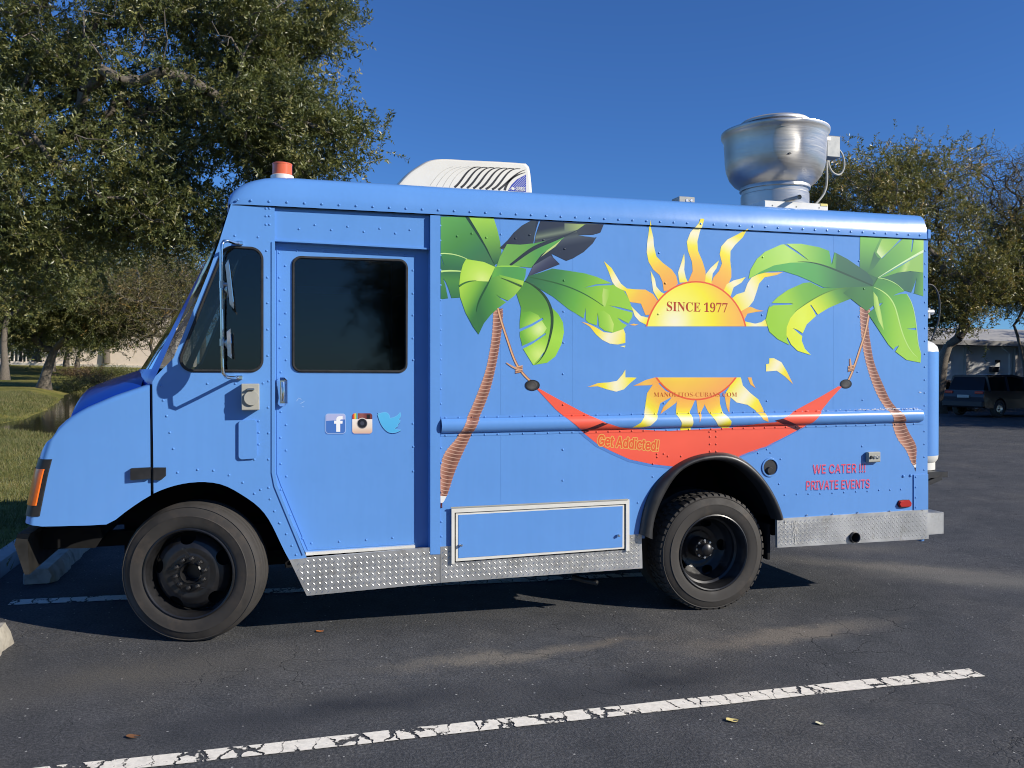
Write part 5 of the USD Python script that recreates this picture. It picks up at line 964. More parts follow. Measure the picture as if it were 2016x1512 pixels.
# ---- palms
def slits(*sl): return unary_union([P(s) for s in sl])
palm = holder(truck, 'palm_print')
G0_, G1, G2, G3, G4 = (50, 108, 72), (78, 142, 66), (110, 180, 68), (158, 214, 66), (212, 240, 120)
DK, NV = (26, 66, 52), (32, 44, 64)
def frond(lay, name='frond', base=6, parent=None):
    pp = Print(base)
    for poly, col in lay: pp.lay(poly, col, size=.03)
    pp.build(name, parent)
cut1 = slits(ZA([(72, 770), (100, 850), (135, 1022), (178, 1022), (140, 900), (108, 820)]), ZA([(50, 505), (88, 625), (95, 640), (70, 590), (52, 530)]))
frond([(P(ZA([(45, 470), (200, 480), (380, 540), (320, 640), (285, 720), (265, 880), (290, 1003), (178, 1008), (45, 1022)])).difference(cut1), grad(*ZA([(150, 480), (150, 1010)]), (0, (70, 140, 75)), (.35, (54, 112, 76)), (.6, (80, 145, 70)), (1, (56, 120, 74)))),
       (ribbon(ZA([(45, 480), (150, 482), (260, 505), (360, 545)]), [2.2, 2, 1.6, 1]), flat(205, 238, 150)), (ribbon(ZA([(48, 692), (130, 685), (290, 692)]), [3.6, 3.2, 2.2]), flat(200, 236, 140))], parent=palm)
frond([(ZA([(45, 40), (350, 40), (520, 290), (610, 450), (700, 640), (560, 590), (350, 540), (200, 492), (45, 478)]), grad(*ZA([(180, 40), (560, 600)]), (0, (98, 172, 84)), (.45, (78, 146, 72)), (.75, (62, 126, 80)), (1, (66, 120, 78)))),
       (ZA([(370, 40), (672, 40), (722, 200), (755, 350), (768, 470), (722, 600), (690, 615), (600, 430), (490, 240)]), grad(*ZA([(560, 60), (660, 600)]), (0, (166, 218, 78)), (.45, (120, 180, 74)), (1, (48, 104, 72)))),
       (ZA([(335, 40), (385, 50), (500, 240), (600, 420), (690, 620), (665, 580), (560, 385), (450, 215)]), flat(*DK))], parent=palm)
cutn = slits(ZB([(690, 215), (850, 212), (880, 200), (870, 242), (760, 228)]), ZB([(430, 400), (580, 472), (600, 480), (520, 510), (450, 440)]), ZB([(325, 70), (300, 140), (275, 220), (262, 300), (252, 300), (265, 220), (285, 140), (308, 70)]))
navy = P(ZB([(-85, 345), (0, 265), (60, 190), (140, 120), (230, 70), (950, 110), (918, 190), (860, 212), (878, 240), (840, 300), (750, 385), (650, 445), (580, 472), (515, 505), (400, 550), (198, 626), (240, 540), (120, 420)])).difference(cutn)
frond([(navy, grad(*ZB([(500, 130), (560, 420)]), (0, NV), (.12, (70, 84, 80)), (.22, (118, 132, 112)), (.32, (48, 58, 66)), (.42, (78, 90, 92)), (.52, (62, 72, 86)), (.7, NV), (1, NV))),
       (navy.intersection(P(ZB([(560, 100), (770, 110), (700, 165), (560, 180)]))), grad(*ZB([(540, 150), (760, 118)]), (0, (100, 115, 104)), (.6, (150, 168, 110)), (1, (170, 200, 100)))),
       (navy.intersection(P(ZB([(-90, 60), (280, 60), (250, 310), (-90, 350)]))), grad(*ZB([(0, 270), (250, 130)]), (0, (40, 48, 70)), (1, (50, 62, 72)))),
       (navy.intersection(P(ZB([(680, 170), (760, 112), (960, 105), (920, 215), (700, 215)]))), grad(*ZB([(690, 190), (900, 150)]), (0, (52, 62, 74)), (1, (30, 38, 58)))),
       (navy.intersection(P(ZB([(190, 640), (250, 520), (420, 420), (530, 500), (400, 560)]))), grad(*ZB([(330, 440), (420, 560)]), (0, (96, 104, 120)), (.5, (58, 64, 92)), (1, (36, 42, 66)))),
       (ZB([(540, 250), (470, 330), (330, 430), (250, 510), (240, 520), (320, 440), (430, 320)]), flat(196, 214, 130)),
       (ZB([(-140, 610), (-80, 430), (-10, 305), (120, 312), (270, 297), (440, 260), (560, 238), (480, 300), (330, 410), (230, 540), (20, 520)]), grad(*ZB([(-100, 400), (400, 420)]), (0, (120, 180, 84)), (.5, (108, 172, 76)), (.8, (84, 160, 78)), (1, (90, 170, 80)))),
       (ribbon(ZB([(20, 515), (120, 440), (260, 345), (400, 285), (560, 225), (690, 165)]), [4.5, 6.5, 8, 7, 4, 1]), flat(36, 50, 60))], parent=palm, base=8)
cut5 = slits(ZB([(760, 738), (870, 705), (1030, 694), (1040, 712), (900, 716)]), ZB([(1000, 914), (1120, 935), (1235, 965), (1240, 985), (1120, 955)]), ZB([(1085, 1035), (1200, 1095), (1190, 1115), (1130, 1085)]), ZB([(890, 985), (905, 1130), (880, 1125)]), ZB([(772, 935), (772, 1060), (750, 1050)]))
frond([(P(ZB([(160, 690), (200, 622), (330, 585), (440, 548), (600, 570), (760, 595), (880, 630), (1025, 692), (1080, 732), (1150, 770), (1200, 850), (1238, 970), (1232, 1030), (1195, 1095), (1140, 1150), (1040, 1185), (960, 1165), (900, 1120), (880, 1112), (800, 1085), (755, 1045), (600, 950), (450, 830), (240, 705)])).difference(cut5), grad(*ZB([(200, 640), (1150, 1000)]), (0, (48, 104, 74)), (.28, (66, 138, 72)), (.5, (104, 178, 64)), (.72, (150, 208, 60)), (1, (156, 214, 70)))),
       (ZB([(945, 745), (1010, 760), (1000, 820), (962, 932), (938, 900), (936, 810)]), grad(*ZB([(938, 850), (1005, 850)]), (0, (196, 226, 120)), (1, (156, 214, 66)))), (ZB([(890, 985), (950, 965), (1010, 1010), (1050, 1100), (1040, 1180), (975, 1160), (912, 1115)]), grad(*ZB([(900, 1060), (1045, 1040)]), (0, (140, 204, 60)), (.6, (168, 220, 80)), (1, (208, 236, 120)))),
       (ribbon(ZB([(210, 632), (400, 672), (620, 738), (800, 824), (945, 920)]), [1.2, 2.4, 2.4, 2, 1]), flat(44, 100, 50))], parent=palm, base=5)
cut6 = slits(ZB([(110, 1148), (230, 1098), (340, 1036), (352, 1052), (240, 1118), (112, 1176)]), ZB([(140, 1316), (260, 1262), (372, 1186), (376, 1200), (270, 1282), (145, 1345)]))
frond([(ZB([(430, 930), (500, 1000), (545, 1080), (556, 1180), (530, 1300), (470, 1420), (390, 1482), (250, 1506), (350, 1400), (400, 1200)]), grad(*ZB([(480, 960), (400, 1480)]), (0, (120, 190, 60)), (.5, (168, 222, 72)), (1, (150, 208, 62)))),
       (P(ZB([(60, 700), (160, 680), (260, 720), (350, 800), (410, 900), (435, 1010), (432, 1120), (410, 1250), (370, 1350), (310, 1440), (250, 1505), (150, 1345), (118, 1220), (116, 1090), (130, 940), (85, 800)])).difference(cut6), grad(*ZB([(200, 720), (270, 1490)]), (0, (80, 144, 62)), (.3, (96, 160, 60)), (.5, (130, 194, 62)), (1, (178, 226, 80)))),
       (P(ZB([(125, 990), (220, 972), (300, 1010), (385, 1140), (350, 1195), (250, 1270), (140, 1312), (118, 1200)])).difference(cut6), radial(*ZB([(310, 1150), (110, 1180)]), (0, (232, 248, 168)), (.45, (176, 224, 90)), (.9, (112, 182, 60)), (1.2, (100, 170, 58)))),
       (ZB([(150, 1345), (250, 1290), (370, 1205), (400, 1240), (360, 1370), (300, 1450), (250, 1505)]), radial(*ZB([(305, 1400), (120, 1330)]), (0, (218, 242, 130)), (.6, (170, 222, 76)), (1, (140, 200, 62)))),
       (ribbon(ZB([(165, 672), (270, 730), (370, 830), (425, 950), (438, 1080), (415, 1230), (365, 1380), (270, 1498)]), [1.5, 4, 5, 6, 5.5, 4, 2.5, .8]), flat(38, 74, 44))], parent=palm, base=7)
cut3 = slits(ZA([(700, 962), (760, 1005), (850, 1042), (830, 1062), (770, 1025)]))
frond([(P(ZA([(700, 640), (740, 622), (900, 622), (1062, 660), (1055, 740), (1022, 860), (990, 900), (930, 975), (835, 1052), (740, 1120), (640, 1210), (560, 1310), (497, 1442), (430, 1350), (340, 1180), (278, 1000), (264, 860), (280, 720), (345, 545), (560, 580)])).difference(cut3), grad(*ZA([(470, 1000), (960, 860)]), (0, (56, 118, 66)), (.3, (76, 146, 66)), (.7, (124, 186, 74)), (1, (160, 210, 78)))),
       (ZA([(264, 880), (330, 830), (460, 805), (615, 812), (560, 900), (505, 1030), (470, 1180), (500, 1440), (430, 1350), (340, 1180), (278, 1000)]), grad(*ZA([(270, 900), (540, 1060)]), (0, (176, 222, 74)), (.5, (132, 192, 66)), (.85, (70, 138, 66)), (1, (58, 120, 66)))),
       (ZA([(347, 545), (560, 580), (692, 640), (650, 730), (612, 812), (430, 803), (310, 832), (264, 862), (280, 720), (310, 610)]), radial(*ZA([(540, 790), (290, 560)]), (0, (226, 246, 140)), (.35, (200, 236, 96)), (1, (168, 220, 64)))),
       (ZA([(692, 640), (760, 625), (900, 625), (1062, 660), (1055, 740), (1032, 810), (760, 735), (650, 770)]), grad(*ZA([(690, 690), (1050, 720)]), (0, (104, 180, 74)), (.3, (84, 160, 84)), (1, (84, 166, 80)))), (ZA([(740, 730), (1032, 806), (1020, 860), (930, 812), (750, 768)]), grad(*ZA([(740, 750), (1020, 830)]), (0, (120, 190, 70)), (1, (178, 218, 80)))),
       (ZA([(692, 640), (760, 622), (920, 622), (1000, 640), (850, 640)]), flat(150, 212, 80)),
       (ribbon(ZA([(265, 868), (350, 822), (470, 803)]), [4, 3, 1]), flat(60, 116, 54)), (ribbon(ZA([(760, 768), (880, 815), (1010, 872)]), [1, 3, 4]), flat(58, 96, 50)), (ribbon(ZA([(650, 740), (580, 890), (500, 1050), (470, 1170)]), [1, 3.5, 3.5, 1]), flat(36, 92, 50))], parent=palm, base=12)
def trunk_print(left, right, n, base=3, parent=None, name='trunk'):
    Lp, Rp = np.array(smooth_px(left, n+1)), np.array(smooth_px(right, n+1)); pp = Print(base); r = np.random.RandomState(len(left))
    full = P([tuple(q) for q in np.vstack([Lp, Rp[::-1]])]); c1, c2 = Lp[n//2], Rp[n//2]
    WL, WR = np.array([S(*q) for q in Lp]), np.array([S(*q) for q in Rp]); oL, oR = np.argsort(WL[:, 1]), np.argsort(WR[:, 1]); at_ = [-.1, .22, .6, .85, 1.1]; co = np.array([C(222, 170, 146), C(178, 124, 102), C(120, 80, 66), C(146, 98, 82), C(170, 116, 98)])
    def shade(x, z):
        xl, xr = np.interp(z, WL[oL, 1], WL[oL, 0]), np.interp(z, WR[oR, 1], WR[oR, 0]); t = (x-xl)/np.maximum(xr-xl, .004); k = .88+.24*meshkit.noise(np.stack([z*40, x*6, 0*x], 1), 3); return np.stack([np.interp(t, at_, co[:, j]) for j in range(3)], 1)*k[:, None]
    pp.lay(full, shade, size=.02)
    for i in range(n):
        t = r.uniform(-.1, .3); a, b = Lp[i]+(-1, 0), Rp[i]+(1, 2.2); m_ = (a+b)/2+(0, 2.2); pp.lay(ribbon([tuple(a), tuple(m_), tuple(b)], [1.2, 1.1, .5]), flat(226, 186, 164), reg=False); pp.k -= 1
    pp.k += 1; pp.build(name, parent)
tl = Z3([(398, 640), (395, 700), (388, 800), (372, 900), (350, 1000), (315, 1100), (275, 1200), (230, 1300), (170, 1410)])+Z6([(125, 300), (93, 400), (90, 560), (89, 592)])
tr_ = Z3([(452, 625), (450, 720), (440, 800), (425, 900), (405, 1000), (380, 1100), (345, 1200), (310, 1280), (265, 1380)])+Z6([(220, 350), (180, 450), (145, 560), (132, 596)])
trunk_print(tl, tr_, 52, parent=palm)
Print(4).lay(Z6([(89, 592), (132, 594), (112, 632), (100, 640), (89, 636)]), flat(240, 238, 232)).lay(Z6([(89, 640), (104, 640), (100, 672), (90, 674)]), flat(96, 40, 42)).build('trunk_foot', palm)
rope = holder(truck, 'rope_print'); TAN = ((0, (140, 92, 66)), (.35, (226, 174, 128)), (.65, (236, 190, 146)), (1, (150, 98, 70)))
def rope_line(pts, w):
    pp = Print(14); pp.lay(ribbon(pts, w), flat(150, 100, 74)).lay(ribbon([(a-.4, b) for a, b in pts], [x*.62 for x in w]), flat(230, 180, 136)); pp.build('rope', rope)
def knot(c, s, tail):
    pp = Print(17)
    for i in range(4): a = (c[0]-7*s, c[1]-5*s+3.6*i*s); b = (c[0]+8*s, c[1]-8.5*s+3.6*i*s); pp.lay(ribbon([a, ((a[0]+b[0])/2, (a[1]+b[1])/2+.6), b], [2.6*s, 3.4*s, 2.6*s]), flat(*((200, 148, 112) if i % 2 else (226, 178, 140)))); pp.lay(ribbon([(a[0], a[1]+1.7*s), (b[0], b[1]+1.7*s)], [.8, .8]), flat(104, 64, 48), reg=False)
    pp.lay(ribbon([c, ((c[0]+tail[0])/2, (c[1]+tail[1])/2+1), tail], [3, 3.6, 2]), flat(214, 166, 128)); pp.build('knot', rope)
rope_line(Z3([(425, 625), (450, 720), (490, 840), (545, 975), (570, 1010), (622, 1062)]), [4.6, 4.6, 4.6, 4.6, 4.6]); knot(Z3([(548, 992)])[0], .95, Z3([(474, 950)])[0])
# ---- right palm
palm2 = holder(truck, 'palm_print')
frond([(P(ZC([(1455, 490), (1600, 440), (1780, 412), (1945, 432), (1945, 690), (1720, 622), (1600, 540)])).difference(slits(ZC([(1874, 480), (1845, 655), (1812, 655), (1845, 570)]))), grad(*ZC([(1500, 500), (1935, 600)]), (0, (56, 118, 80)), (.7, (48, 106, 76)), (.85, (62, 128, 70)), (1, (100, 168, 70))))], parent=palm2, base=6)
frond([(ZC([(1250, 30), (1490, 30), (1420, 200), (1380, 290), (1330, 440), (1245, 372)]), grad(*ZC([(1350, 50), (1320, 420)]), (0, (122, 196, 72)), (.5, (98, 166, 74)), (1, (60, 124, 74)))),
       (P(ZC([(1480, 30), (1950, 40), (1950, 200), (1700, 345), (1450, 492), (1330, 440), (1400, 200)])).difference(slits(ZC([(1740, 40), (1600, 165), (1490, 275), (1480, 268), (1590, 165), (1700, 40)]), ZC([(1845, 40), (1820, 200), (1812, 200), (1825, 40)]))), grad(*ZC([(1350, 430), (1930, 90)]), (0, (66, 128, 70)), (.4, (100, 172, 74)), (.8, (128, 196, 78)), (1, (172, 224, 100)))),
       (ZC([(1490, 60), (1690, 60), (1600, 160), (1485, 270), (1430, 205)]), grad(*ZC([(1600, 80), (1450, 230)]), (0, (140, 200, 66)), (.6, (160, 210, 90)), (1, (222, 242, 180)))), (ZC([(1405, 200), (1440, 260), (1475, 275), (1400, 380), (1340, 430)]), grad(*ZC([(1400, 220), (1380, 420)]), (0, (48, 112, 74)), (1, (66, 130, 74)))),
       (ZC([(1455, 490), (1720, 342), (1945, 205), (1945, 430), (1800, 412), (1660, 430), (1540, 470)]), grad(*ZC([(1600, 350), (1760, 430)]), (0, (104, 176, 70)), (.6, (124, 190, 80)), (.85, (196, 226, 130)), (1, (150, 200, 90)))),
       (ribbon(ZC([(1445, 488), (1700, 330), (1950, 190)]), [.8, 2.4, 4.6]), flat(222, 246, 190))], parent=palm2, base=7)
cut4 = slits(ZC([(445, 118), (560, 195), (690, 300), (640, 270), (540, 205), (410, 118)]), ZC([(905, 178), (938, 345), (970, 195)]))
frond([(P(ZC([(20, 498), (40, 400), (110, 280), (200, 200), (375, 122), (450, 112), (600, 112), (800, 150), (908, 190), (968, 205), (1110, 280), (1245, 372), (1330, 430), (1395, 520), (1380, 580), (1200, 500), (1000, 410), (850, 355), (680, 318), (480, 322), (300, 352), (150, 422)])).difference(cut4), grad(*ZC([(60, 400), (1380, 470)]), (0, (160, 218, 80)), (.3, (188, 232, 110)), (.45, (150, 208, 84)), (.62, (100, 180, 74)), (.68, (88, 164, 76)), (.69, (58, 116, 80)), (1, (48, 98, 78)))),
       (ZC([(20, 500), (150, 420), (300, 350), (480, 320), (680, 315), (850, 352), (1000, 408), (1200, 500), (1385, 580), (1200, 590), (1000, 602), (850, 595), (700, 522), (560, 462), (400, 412), (250, 416), (120, 450)]), grad(*ZC([(100, 430), (1300, 560)]), (0, (80, 170, 90)), (.3, (92, 184, 90)), (.55, (88, 170, 84)), (.75, (66, 130, 80)), (1, (56, 112, 76)))),
       (ribbon(ZC([(560, 310), (720, 320), (860, 356), (1050, 430), (1250, 515), (1385, 575)]), [.6, 2.2, 3.2, 3.6, 3.2, 2.5]), flat(30, 78, 52))], parent=palm2, base=10)
frond([(P(ZC([(270, 770), (340, 700), (450, 622), (620, 545), (700, 535), (830, 600), (1000, 600), (1150, 600), (900, 680), (700, 790), (520, 910), (500, 980), (440, 1160), (470, 1228), (340, 1162), (250, 1082), (208, 950), (240, 820)])).difference(slits(ZC([(265, 764), (480, 766), (515, 776), (480, 784), (290, 790), (255, 812)]))), grad(*ZC([(250, 1000), (1050, 600)]), (0, (160, 216, 56)), (.3, (166, 218, 66)), (.5, (126, 192, 64)), (.8, (96, 168, 62)), (1, (70, 138, 64)))),
       (P(ZC([(1150, 590), (1000, 602), (850, 655), (700, 738), (560, 838), (480, 930), (440, 1030), (436, 1120), (488, 1222), (560, 1292), (706, 1338), (640, 1270), (605, 1180), (612, 1108), (660, 1000), (770, 900), (900, 820), (1040, 760), (1145, 718), (1250, 660)])).difference(slits(ZC([(696, 786), (708, 784), (785, 895), (762, 905), (735, 850)]), ZC([(505, 1040), (560, 1062), (622, 1102), (608, 1128), (560, 1090)]))), grad(*ZC([(500, 1100), (1100, 640)]), (0, (232, 244, 60)), (.25, (230, 246, 84)), (.45, (228, 240, 50)), (.68, (168, 212, 56)), (.85, (100, 164, 64)), (1, (68, 128, 64)))),
       (ribbon(ZC([(1100, 598), (900, 640), (700, 742), (530, 860)]), [.8, 1.8, 2.2, .8]), flat(92, 140, 40))], parent=palm2, base=13)
frond([(ZC([(1320, 430), (1400, 425), (1470, 485), (1420, 610), (1370, 590)]), flat(56, 112, 72))], parent=palm2, base=3)
frond([(ZC([(1060, 655), (1140, 592), (1395, 580), (1420, 700), (1400, 790), (1322, 852), (1250, 800), (1145, 716)]), grad(*ZC([(1060, 660), (1400, 720)]), (0, (58, 118, 62)), (.5, (68, 132, 66)), (1, (74, 138, 62))))], parent=palm2, base=16)
cut7 = slits(ZC([(1315, 868), (1400, 792), (1500, 760), (1470, 795), (1400, 828), (1335, 880)]), ZC([(1600, 1298), (1635, 1250), (1678, 1232), (1640, 1296)]), ZC([(1610, 684), (1680, 652), (1760, 630), (1770, 664), (1700, 664)]), ZC([(1760, 1050), (1875, 1036), (1875, 1066)]))
frond([(P(ZC([(1445, 486), (1600, 530), (1725, 622), (1765, 665), (1822, 780), (1862, 950), (1874, 1070), (1892, 1220), (1920, 1320), (1916, 1422), (1830, 1400), (1740, 1300), (1650, 1000), (1500, 700), (1385, 590)])).difference(cut7), grad(*ZC([(1480, 560), (1880, 1320)]), (0, (76, 146, 66)), (.3, (104, 180, 60)), (.6, (142, 206, 60)), (1, (160, 214, 66)))),
       (P(ZC([(1385, 590), (1490, 640), (1590, 735), (1650, 880), (1690, 1040), (1740, 1180), (1800, 1290), (1880, 1362), (1916, 1422), (1760, 1392), (1640, 1302), (1560, 1222), (1460, 1070), (1335, 882), (1400, 790)])).difference(cut7), grad(*ZC([(1400, 980), (1720, 1020)]), (0, (70, 146, 62)), (.35, (120, 190, 58)), (.7, (150, 210, 58)), (1, (166, 218, 72)))),
       (ZC([(1395, 640), (1440, 700), (1480, 880), (1512, 1070), (1450, 960), (1400, 800)]), grad(*ZC([(1400, 850), (1490, 830)]), (0, (120, 186, 62)), (.6, (200, 232, 120)), (1, (130, 194, 60)))),
       (ribbon(ZC([(1400, 592), (1500, 640), (1595, 735), (1655, 880), (1695, 1035), (1745, 1175), (1810, 1292), (1882, 1364)]), [1, 2.2, 2.4, 2.4, 2.2, 2, 1.6, .6]), flat(196, 236, 130)), (ribbon(ZC([(1448, 488), (1600, 530), (1725, 625)]), [1.2, 1.4, .8]), flat(190, 236, 140)), (ribbon(ZC([(1762, 668), (1820, 780), (1858, 950), (1872, 1060), (1890, 1220), (1918, 1322)]), [.8, 1.2, 1.2, 1.2, 1.2, .6]), flat(196, 236, 140))], parent=palm2, base=17)
tl = Z5([(735, 618), (738, 720), (745, 800), (760, 900), (785, 1000), (820, 1100), (860, 1180), (905, 1250), (935, 1340), (970, 1420)])+Z7([(1708, 75), (1730, 120), (1757, 178)])
tr_ = Z5([(795, 630), (785, 720), (800, 850), (820, 950), (850, 1030), (885, 1110), (920, 1180), (960, 1230), (995, 1290), (1030, 1370)])+Z7([(1776, 60), (1776, 120), (1775, 172)])
trunk_print(tl, tr_, 46, parent=palm2)
Print(4).lay(Z7([(1757, 176), (1775, 170), (1774, 190), (1764, 190)]), flat(240, 238, 232)).lay(Z7([(1764, 190), (1774, 190), (1772, 216)]), flat(60, 40, 62)).build('trunk_foot', palm2)
rope_line(Z5([(790, 640), (783, 690), (758, 800), (735, 870), (700, 975), (663, 1060)]), [4, 4.4, 4.4, 4.2, 4]); knot(Z5([(680, 985)])[0], .8, Z5([(675, 925)])[0])
# ---- hammock
ham = holder(truck, 'hammock_print'); RED = (251, 98, 74)
hp = Z3([(650, 1100), (668, 1103), (780, 1165), (930, 1245), (1060, 1308)])+Z6([(1190, 112), (1270, 138), (1400, 153), (1600, 163), (1830, 150), (2016, 141)])+Z5([(0, 1329), (120, 1312), (220, 1302), (262, 1281), (380, 1217), (500, 1152), (606, 1090), (628, 1092), (560, 1165), (500, 1240), (440, 1305), (395, 1335), (350, 1358), (260, 1405), (120, 1473), (0, 1508)])+Z7([(900, 38), (800, 78), (690, 116), (600, 160), (400, 190), (250, 182), (130, 168), (0, 140)])+Z6([(1330, 345), (1230, 300), (1130, 250), (1050, 186), (1020, 158), (960, 110), (900, 60), (830, 0)])+Z3([(770, 1230)])
hpp = P(hp).difference(ARCH)
sh = unary_union([affinity.translate(hpp, -.012, -.016), affinity.translate(hpp, -.006, -.008)]).difference(hpp); nosh = sbox(-9, 0, 99, ZBc-RB)
for shp in polys(sh.intersection(nosh).intersection(PANEL)): Print(1).lay(shp, flat(84, 134, 208), clip=nosh.intersection(PANEL), reg=False).build('shadow_print', ham)
Print(6).lay(hpp, grad((1280, 830), (1290, 915), (0, RED), (.6, (252, 100, 76)), (1, (246, 92, 70))), clip=PANEL, size=.08).build('cloth', ham)
Print(8).lay(Z6([(1020, 160), (1150, 106), (1190, 112), (1050, 176)]), flat(74, 28, 38), clip=PANEL).build('band', ham); Print(8).lay(Z5([(212, 1292), (260, 1281), (388, 1334), (362, 1354)]), flat(78, 28, 40), clip=PANEL).build('band', ham)
def grommet(c, rx, ry):
    pp = Print(20); E_ = lambda k, dx=0, dy=0: [(c[0]+dx+rx*k*math.cos(a), c[1]+dy+ry*k*math.sin(a)) for a in np.linspace(0, 2*np.pi, 36, endpoint=False)]
    pp.lay(E_(1), flat(12, 16, 30)).lay(E_(.84), grad((c[0]-rx, c[1]-ry), (c[0]+rx, c[1]+ry), (0, (20, 22, 28)), (.55, (70, 70, 70)), (.9, (30, 32, 40)), (1, (190, 176, 160)))).lay(E_(.7, -.8, -.6), grad((c[0]-rx*.4, c[1]-ry*.7), (c[0]+rx*.5, c[1]+ry*.8), (0, (40, 40, 42)), (.6, (98, 95, 92)), (1, (54, 52, 52)))); pp.build('eyelet', ham)
grommet((1048, 758.5), 14.6, 10.8); grommet((1665.3, 755.8), 11.3, 9.)
# ---- lettering
import glob as _glob
from PIL import Image, ImageDraw, ImageFont
FONTS = [f for f in _glob.glob('/opt/blender-*/*/datafiles/fonts/*.woff2')]
def font(n, size): return ImageFont.truetype([f for f in FONTS if n in f][0], size)
def serif(t):
    o = ''
    for ch in t: o += chr(0x1D400+ord(ch)-65) if 'A' <= ch <= 'Z' else chr(0x1D7CE+int(ch)) if ch.isdigit() else ch
    return o
def text_shape(t, f, stroke=0):
    x0, y0, x1, y1 = f.getbbox(t, anchor='ls', stroke_width=stroke); im = Image.new('L', (x1-x0+8, y1-y0+8)); ImageDraw.Draw(im).text((4-x0, 4-y0), t, 255, font=f, anchor='ls', stroke_width=stroke)
    on = np.pad(np.asarray(im) > 127, ((0, 0), (1, 1))).astype(np.int8); rows, st = np.nonzero(np.diff(on, axis=1) == 1); en = np.nonzero(np.diff(on, axis=1) == -1)[1]
    g = unary_union(shapely.box(st, -rows-1, en, -rows)).buffer(.6).buffer(-.6).simplify(.6); return affinity.translate(g, 0, 4-y0)   # baseline at 0
def place(g, p, q, cap_px, slant=0., cap_ref=None):
    """fits the lettering between the pixels p and q on its baseline, capitals cap_px pixels tall"""
    a, b = S(*p), S(*q); x0, _, x1, _ = g.bounds; L = np.linalg.norm(b-a); e = (b-a)/L; h = np.linalg.norm(S(p[0], p[1]-cap_px)-a); sx = L/(x1-x0); sy = h/(cap_ref or g.bounds[3])
    return affinity.affine_transform(g, [e[0]*sx, -e[1]*sy+slant, e[1]*sx, e[0]*sy, a[0]-x0*e[0]*sx, a[1]-x0*e[1]*sx])
let = holder(truck, 'lettering')
fm = font('NotoSansMath', 110); fi = font('Inter', 110); capi = text_shape('H', fi).bounds[3]; capm = text_shape(serif('H'), fm).bounds[3]
def word(name, g, col, base): pp = Print(base); pp.lay(g, col, clip=None, size=0); pp.build(name, let)
word('since_1977', place(text_shape(serif('SINCE 1977'), fm), (1312.5, 612.2), (1432.2, 615.2), 18.2, cap_ref=capm), flat(184, 64, 28), 8)
word('web_address', place(text_shape(serif('MANOLITOS-CUBANS.COM').replace('\U0001d400', '\U0001d400'), fm), (1286.5, 781.4), (1451, 781.2), 9.0, cap_ref=capm).buffer(-.0007), flat(206, 104, 40), 9)
ga = place(text_shape('Get Addicted!', font('Inter', 110), 0), (1176.5, 876.5), (1295, 887.5), 20.5, cap_ref=capi)
pp = Print(10); pp.lay(ga.buffer(.0075), flat(238, 188, 96), clip=None, size=0, reg=False).lay(ga.buffer(.0030), flat(236, 98, 52), clip=None, size=0, reg=False); pp.build('get_addicted', let)
for nm, tx, p_, q_ in (('we_cater', 'WE CATER !!!', (1600.5, 932.3), (1703.5, 929.4)), ('private_events', 'PRIVATE EVENTS', (1587.2, 964.2), (1712.0, 960.3))):
    g = place(text_shape(tx, fi), p_, q_, 17.0, cap_ref=capi); pp = Print(1); s_ = affinity.translate(g, -.004, -.007)
    pp.lay(s_, flat(40, 62, 150), clip=None, size=0, reg=False).lay(g.buffer(.0010), flat(240, 140, 170), clip=None, size=0, reg=False).lay(g.buffer(-.0011), flat(222, 36, 58), clip=None, size=0, reg=False); pp.build(nm, let)
# ---- the three round-cornered badges on the door
icons = holder(truck, 'door_badges'); ZJ = lambda p: [(630+a/11.86, 800+b/11.86) for a, b in p]
def PD(pts): return unary_union(polys([S(*q, YD) for q in pts]))
class DoorPrint(Print):
    def lay(s, poly, col, size=.02):
        s.k += 1
        for g in polys(poly):
            v, f = trimesh.creation.triangulate_polygon(g, engine='earcut'); m = trimesh.Trimesh(np.c_[v, 0*v[:, 0]], f, process=False)
            if size: m = m.subdivide_to_size(size, max_iter=10)
            v = np.array(m.vertices); s.mb.add(np.stack([v[:, 0], 0*v[:, 0]+YD-.0006-.00015*s.k, v[:, 1]], 1), np.array(m.faces), col(v[:, 0], v[:, 1]))
        return s
def rr_px(x0, y0, x1, y1, r): return PD(ZJ([(x0, y0), (x1, y0), (x1, y1), (x0, y1)])).buffer(-r).buffer(r, quad_segs=6)
dsh = lambda g, pp: pp.lay(affinity.translate(g, -.003, -.005), flat(66, 112, 190), size=0)
pp = DoorPrint(); g = rr_px(128, 170, 598, 635, .016); dsh(g, pp); pp.lay(g, flat(178, 202, 240)); pp.lay(g.buffer(-.0035), flat(72, 120, 196)); gl = g.buffer(-.0035).intersection(PD(ZJ([(100, 150), (620, 150), (620, 300), (400, 320), (100, 345)]))); pp.lay(gl, flat(178, 186, 226))
pp.lay(PD(ZJ([(378, 595), (378, 405), (328, 405), (328, 335), (378, 335), (380, 290), (400, 250), (440, 228), (530, 228), (530, 300), (490, 302), (472, 318), (470, 338), (530, 338), (522, 405), (470, 405), (470, 595)])), flat(250, 250, 250)); pp.build('letter_f_badge', icons)
pp = DoorPrint(); g = rr_px(752, 160, 1220, 635, .017); dsh(g, pp); pp.lay(g, grad(*ZJ([(980, 300), (980, 630)]), (0, (250, 244, 236)), (.6, (242, 226, 208)), (1, (226, 186, 160)))); top_ = g.intersection(PD(ZJ([(740, 150), (1230, 150), (1230, 298), (740, 298)])))
pp.lay(top_, grad(*ZJ([(880, 200), (1100, 200)]), (0, (130, 66, 62)), (.5, (158, 96, 88)), (1, (120, 60, 60))));
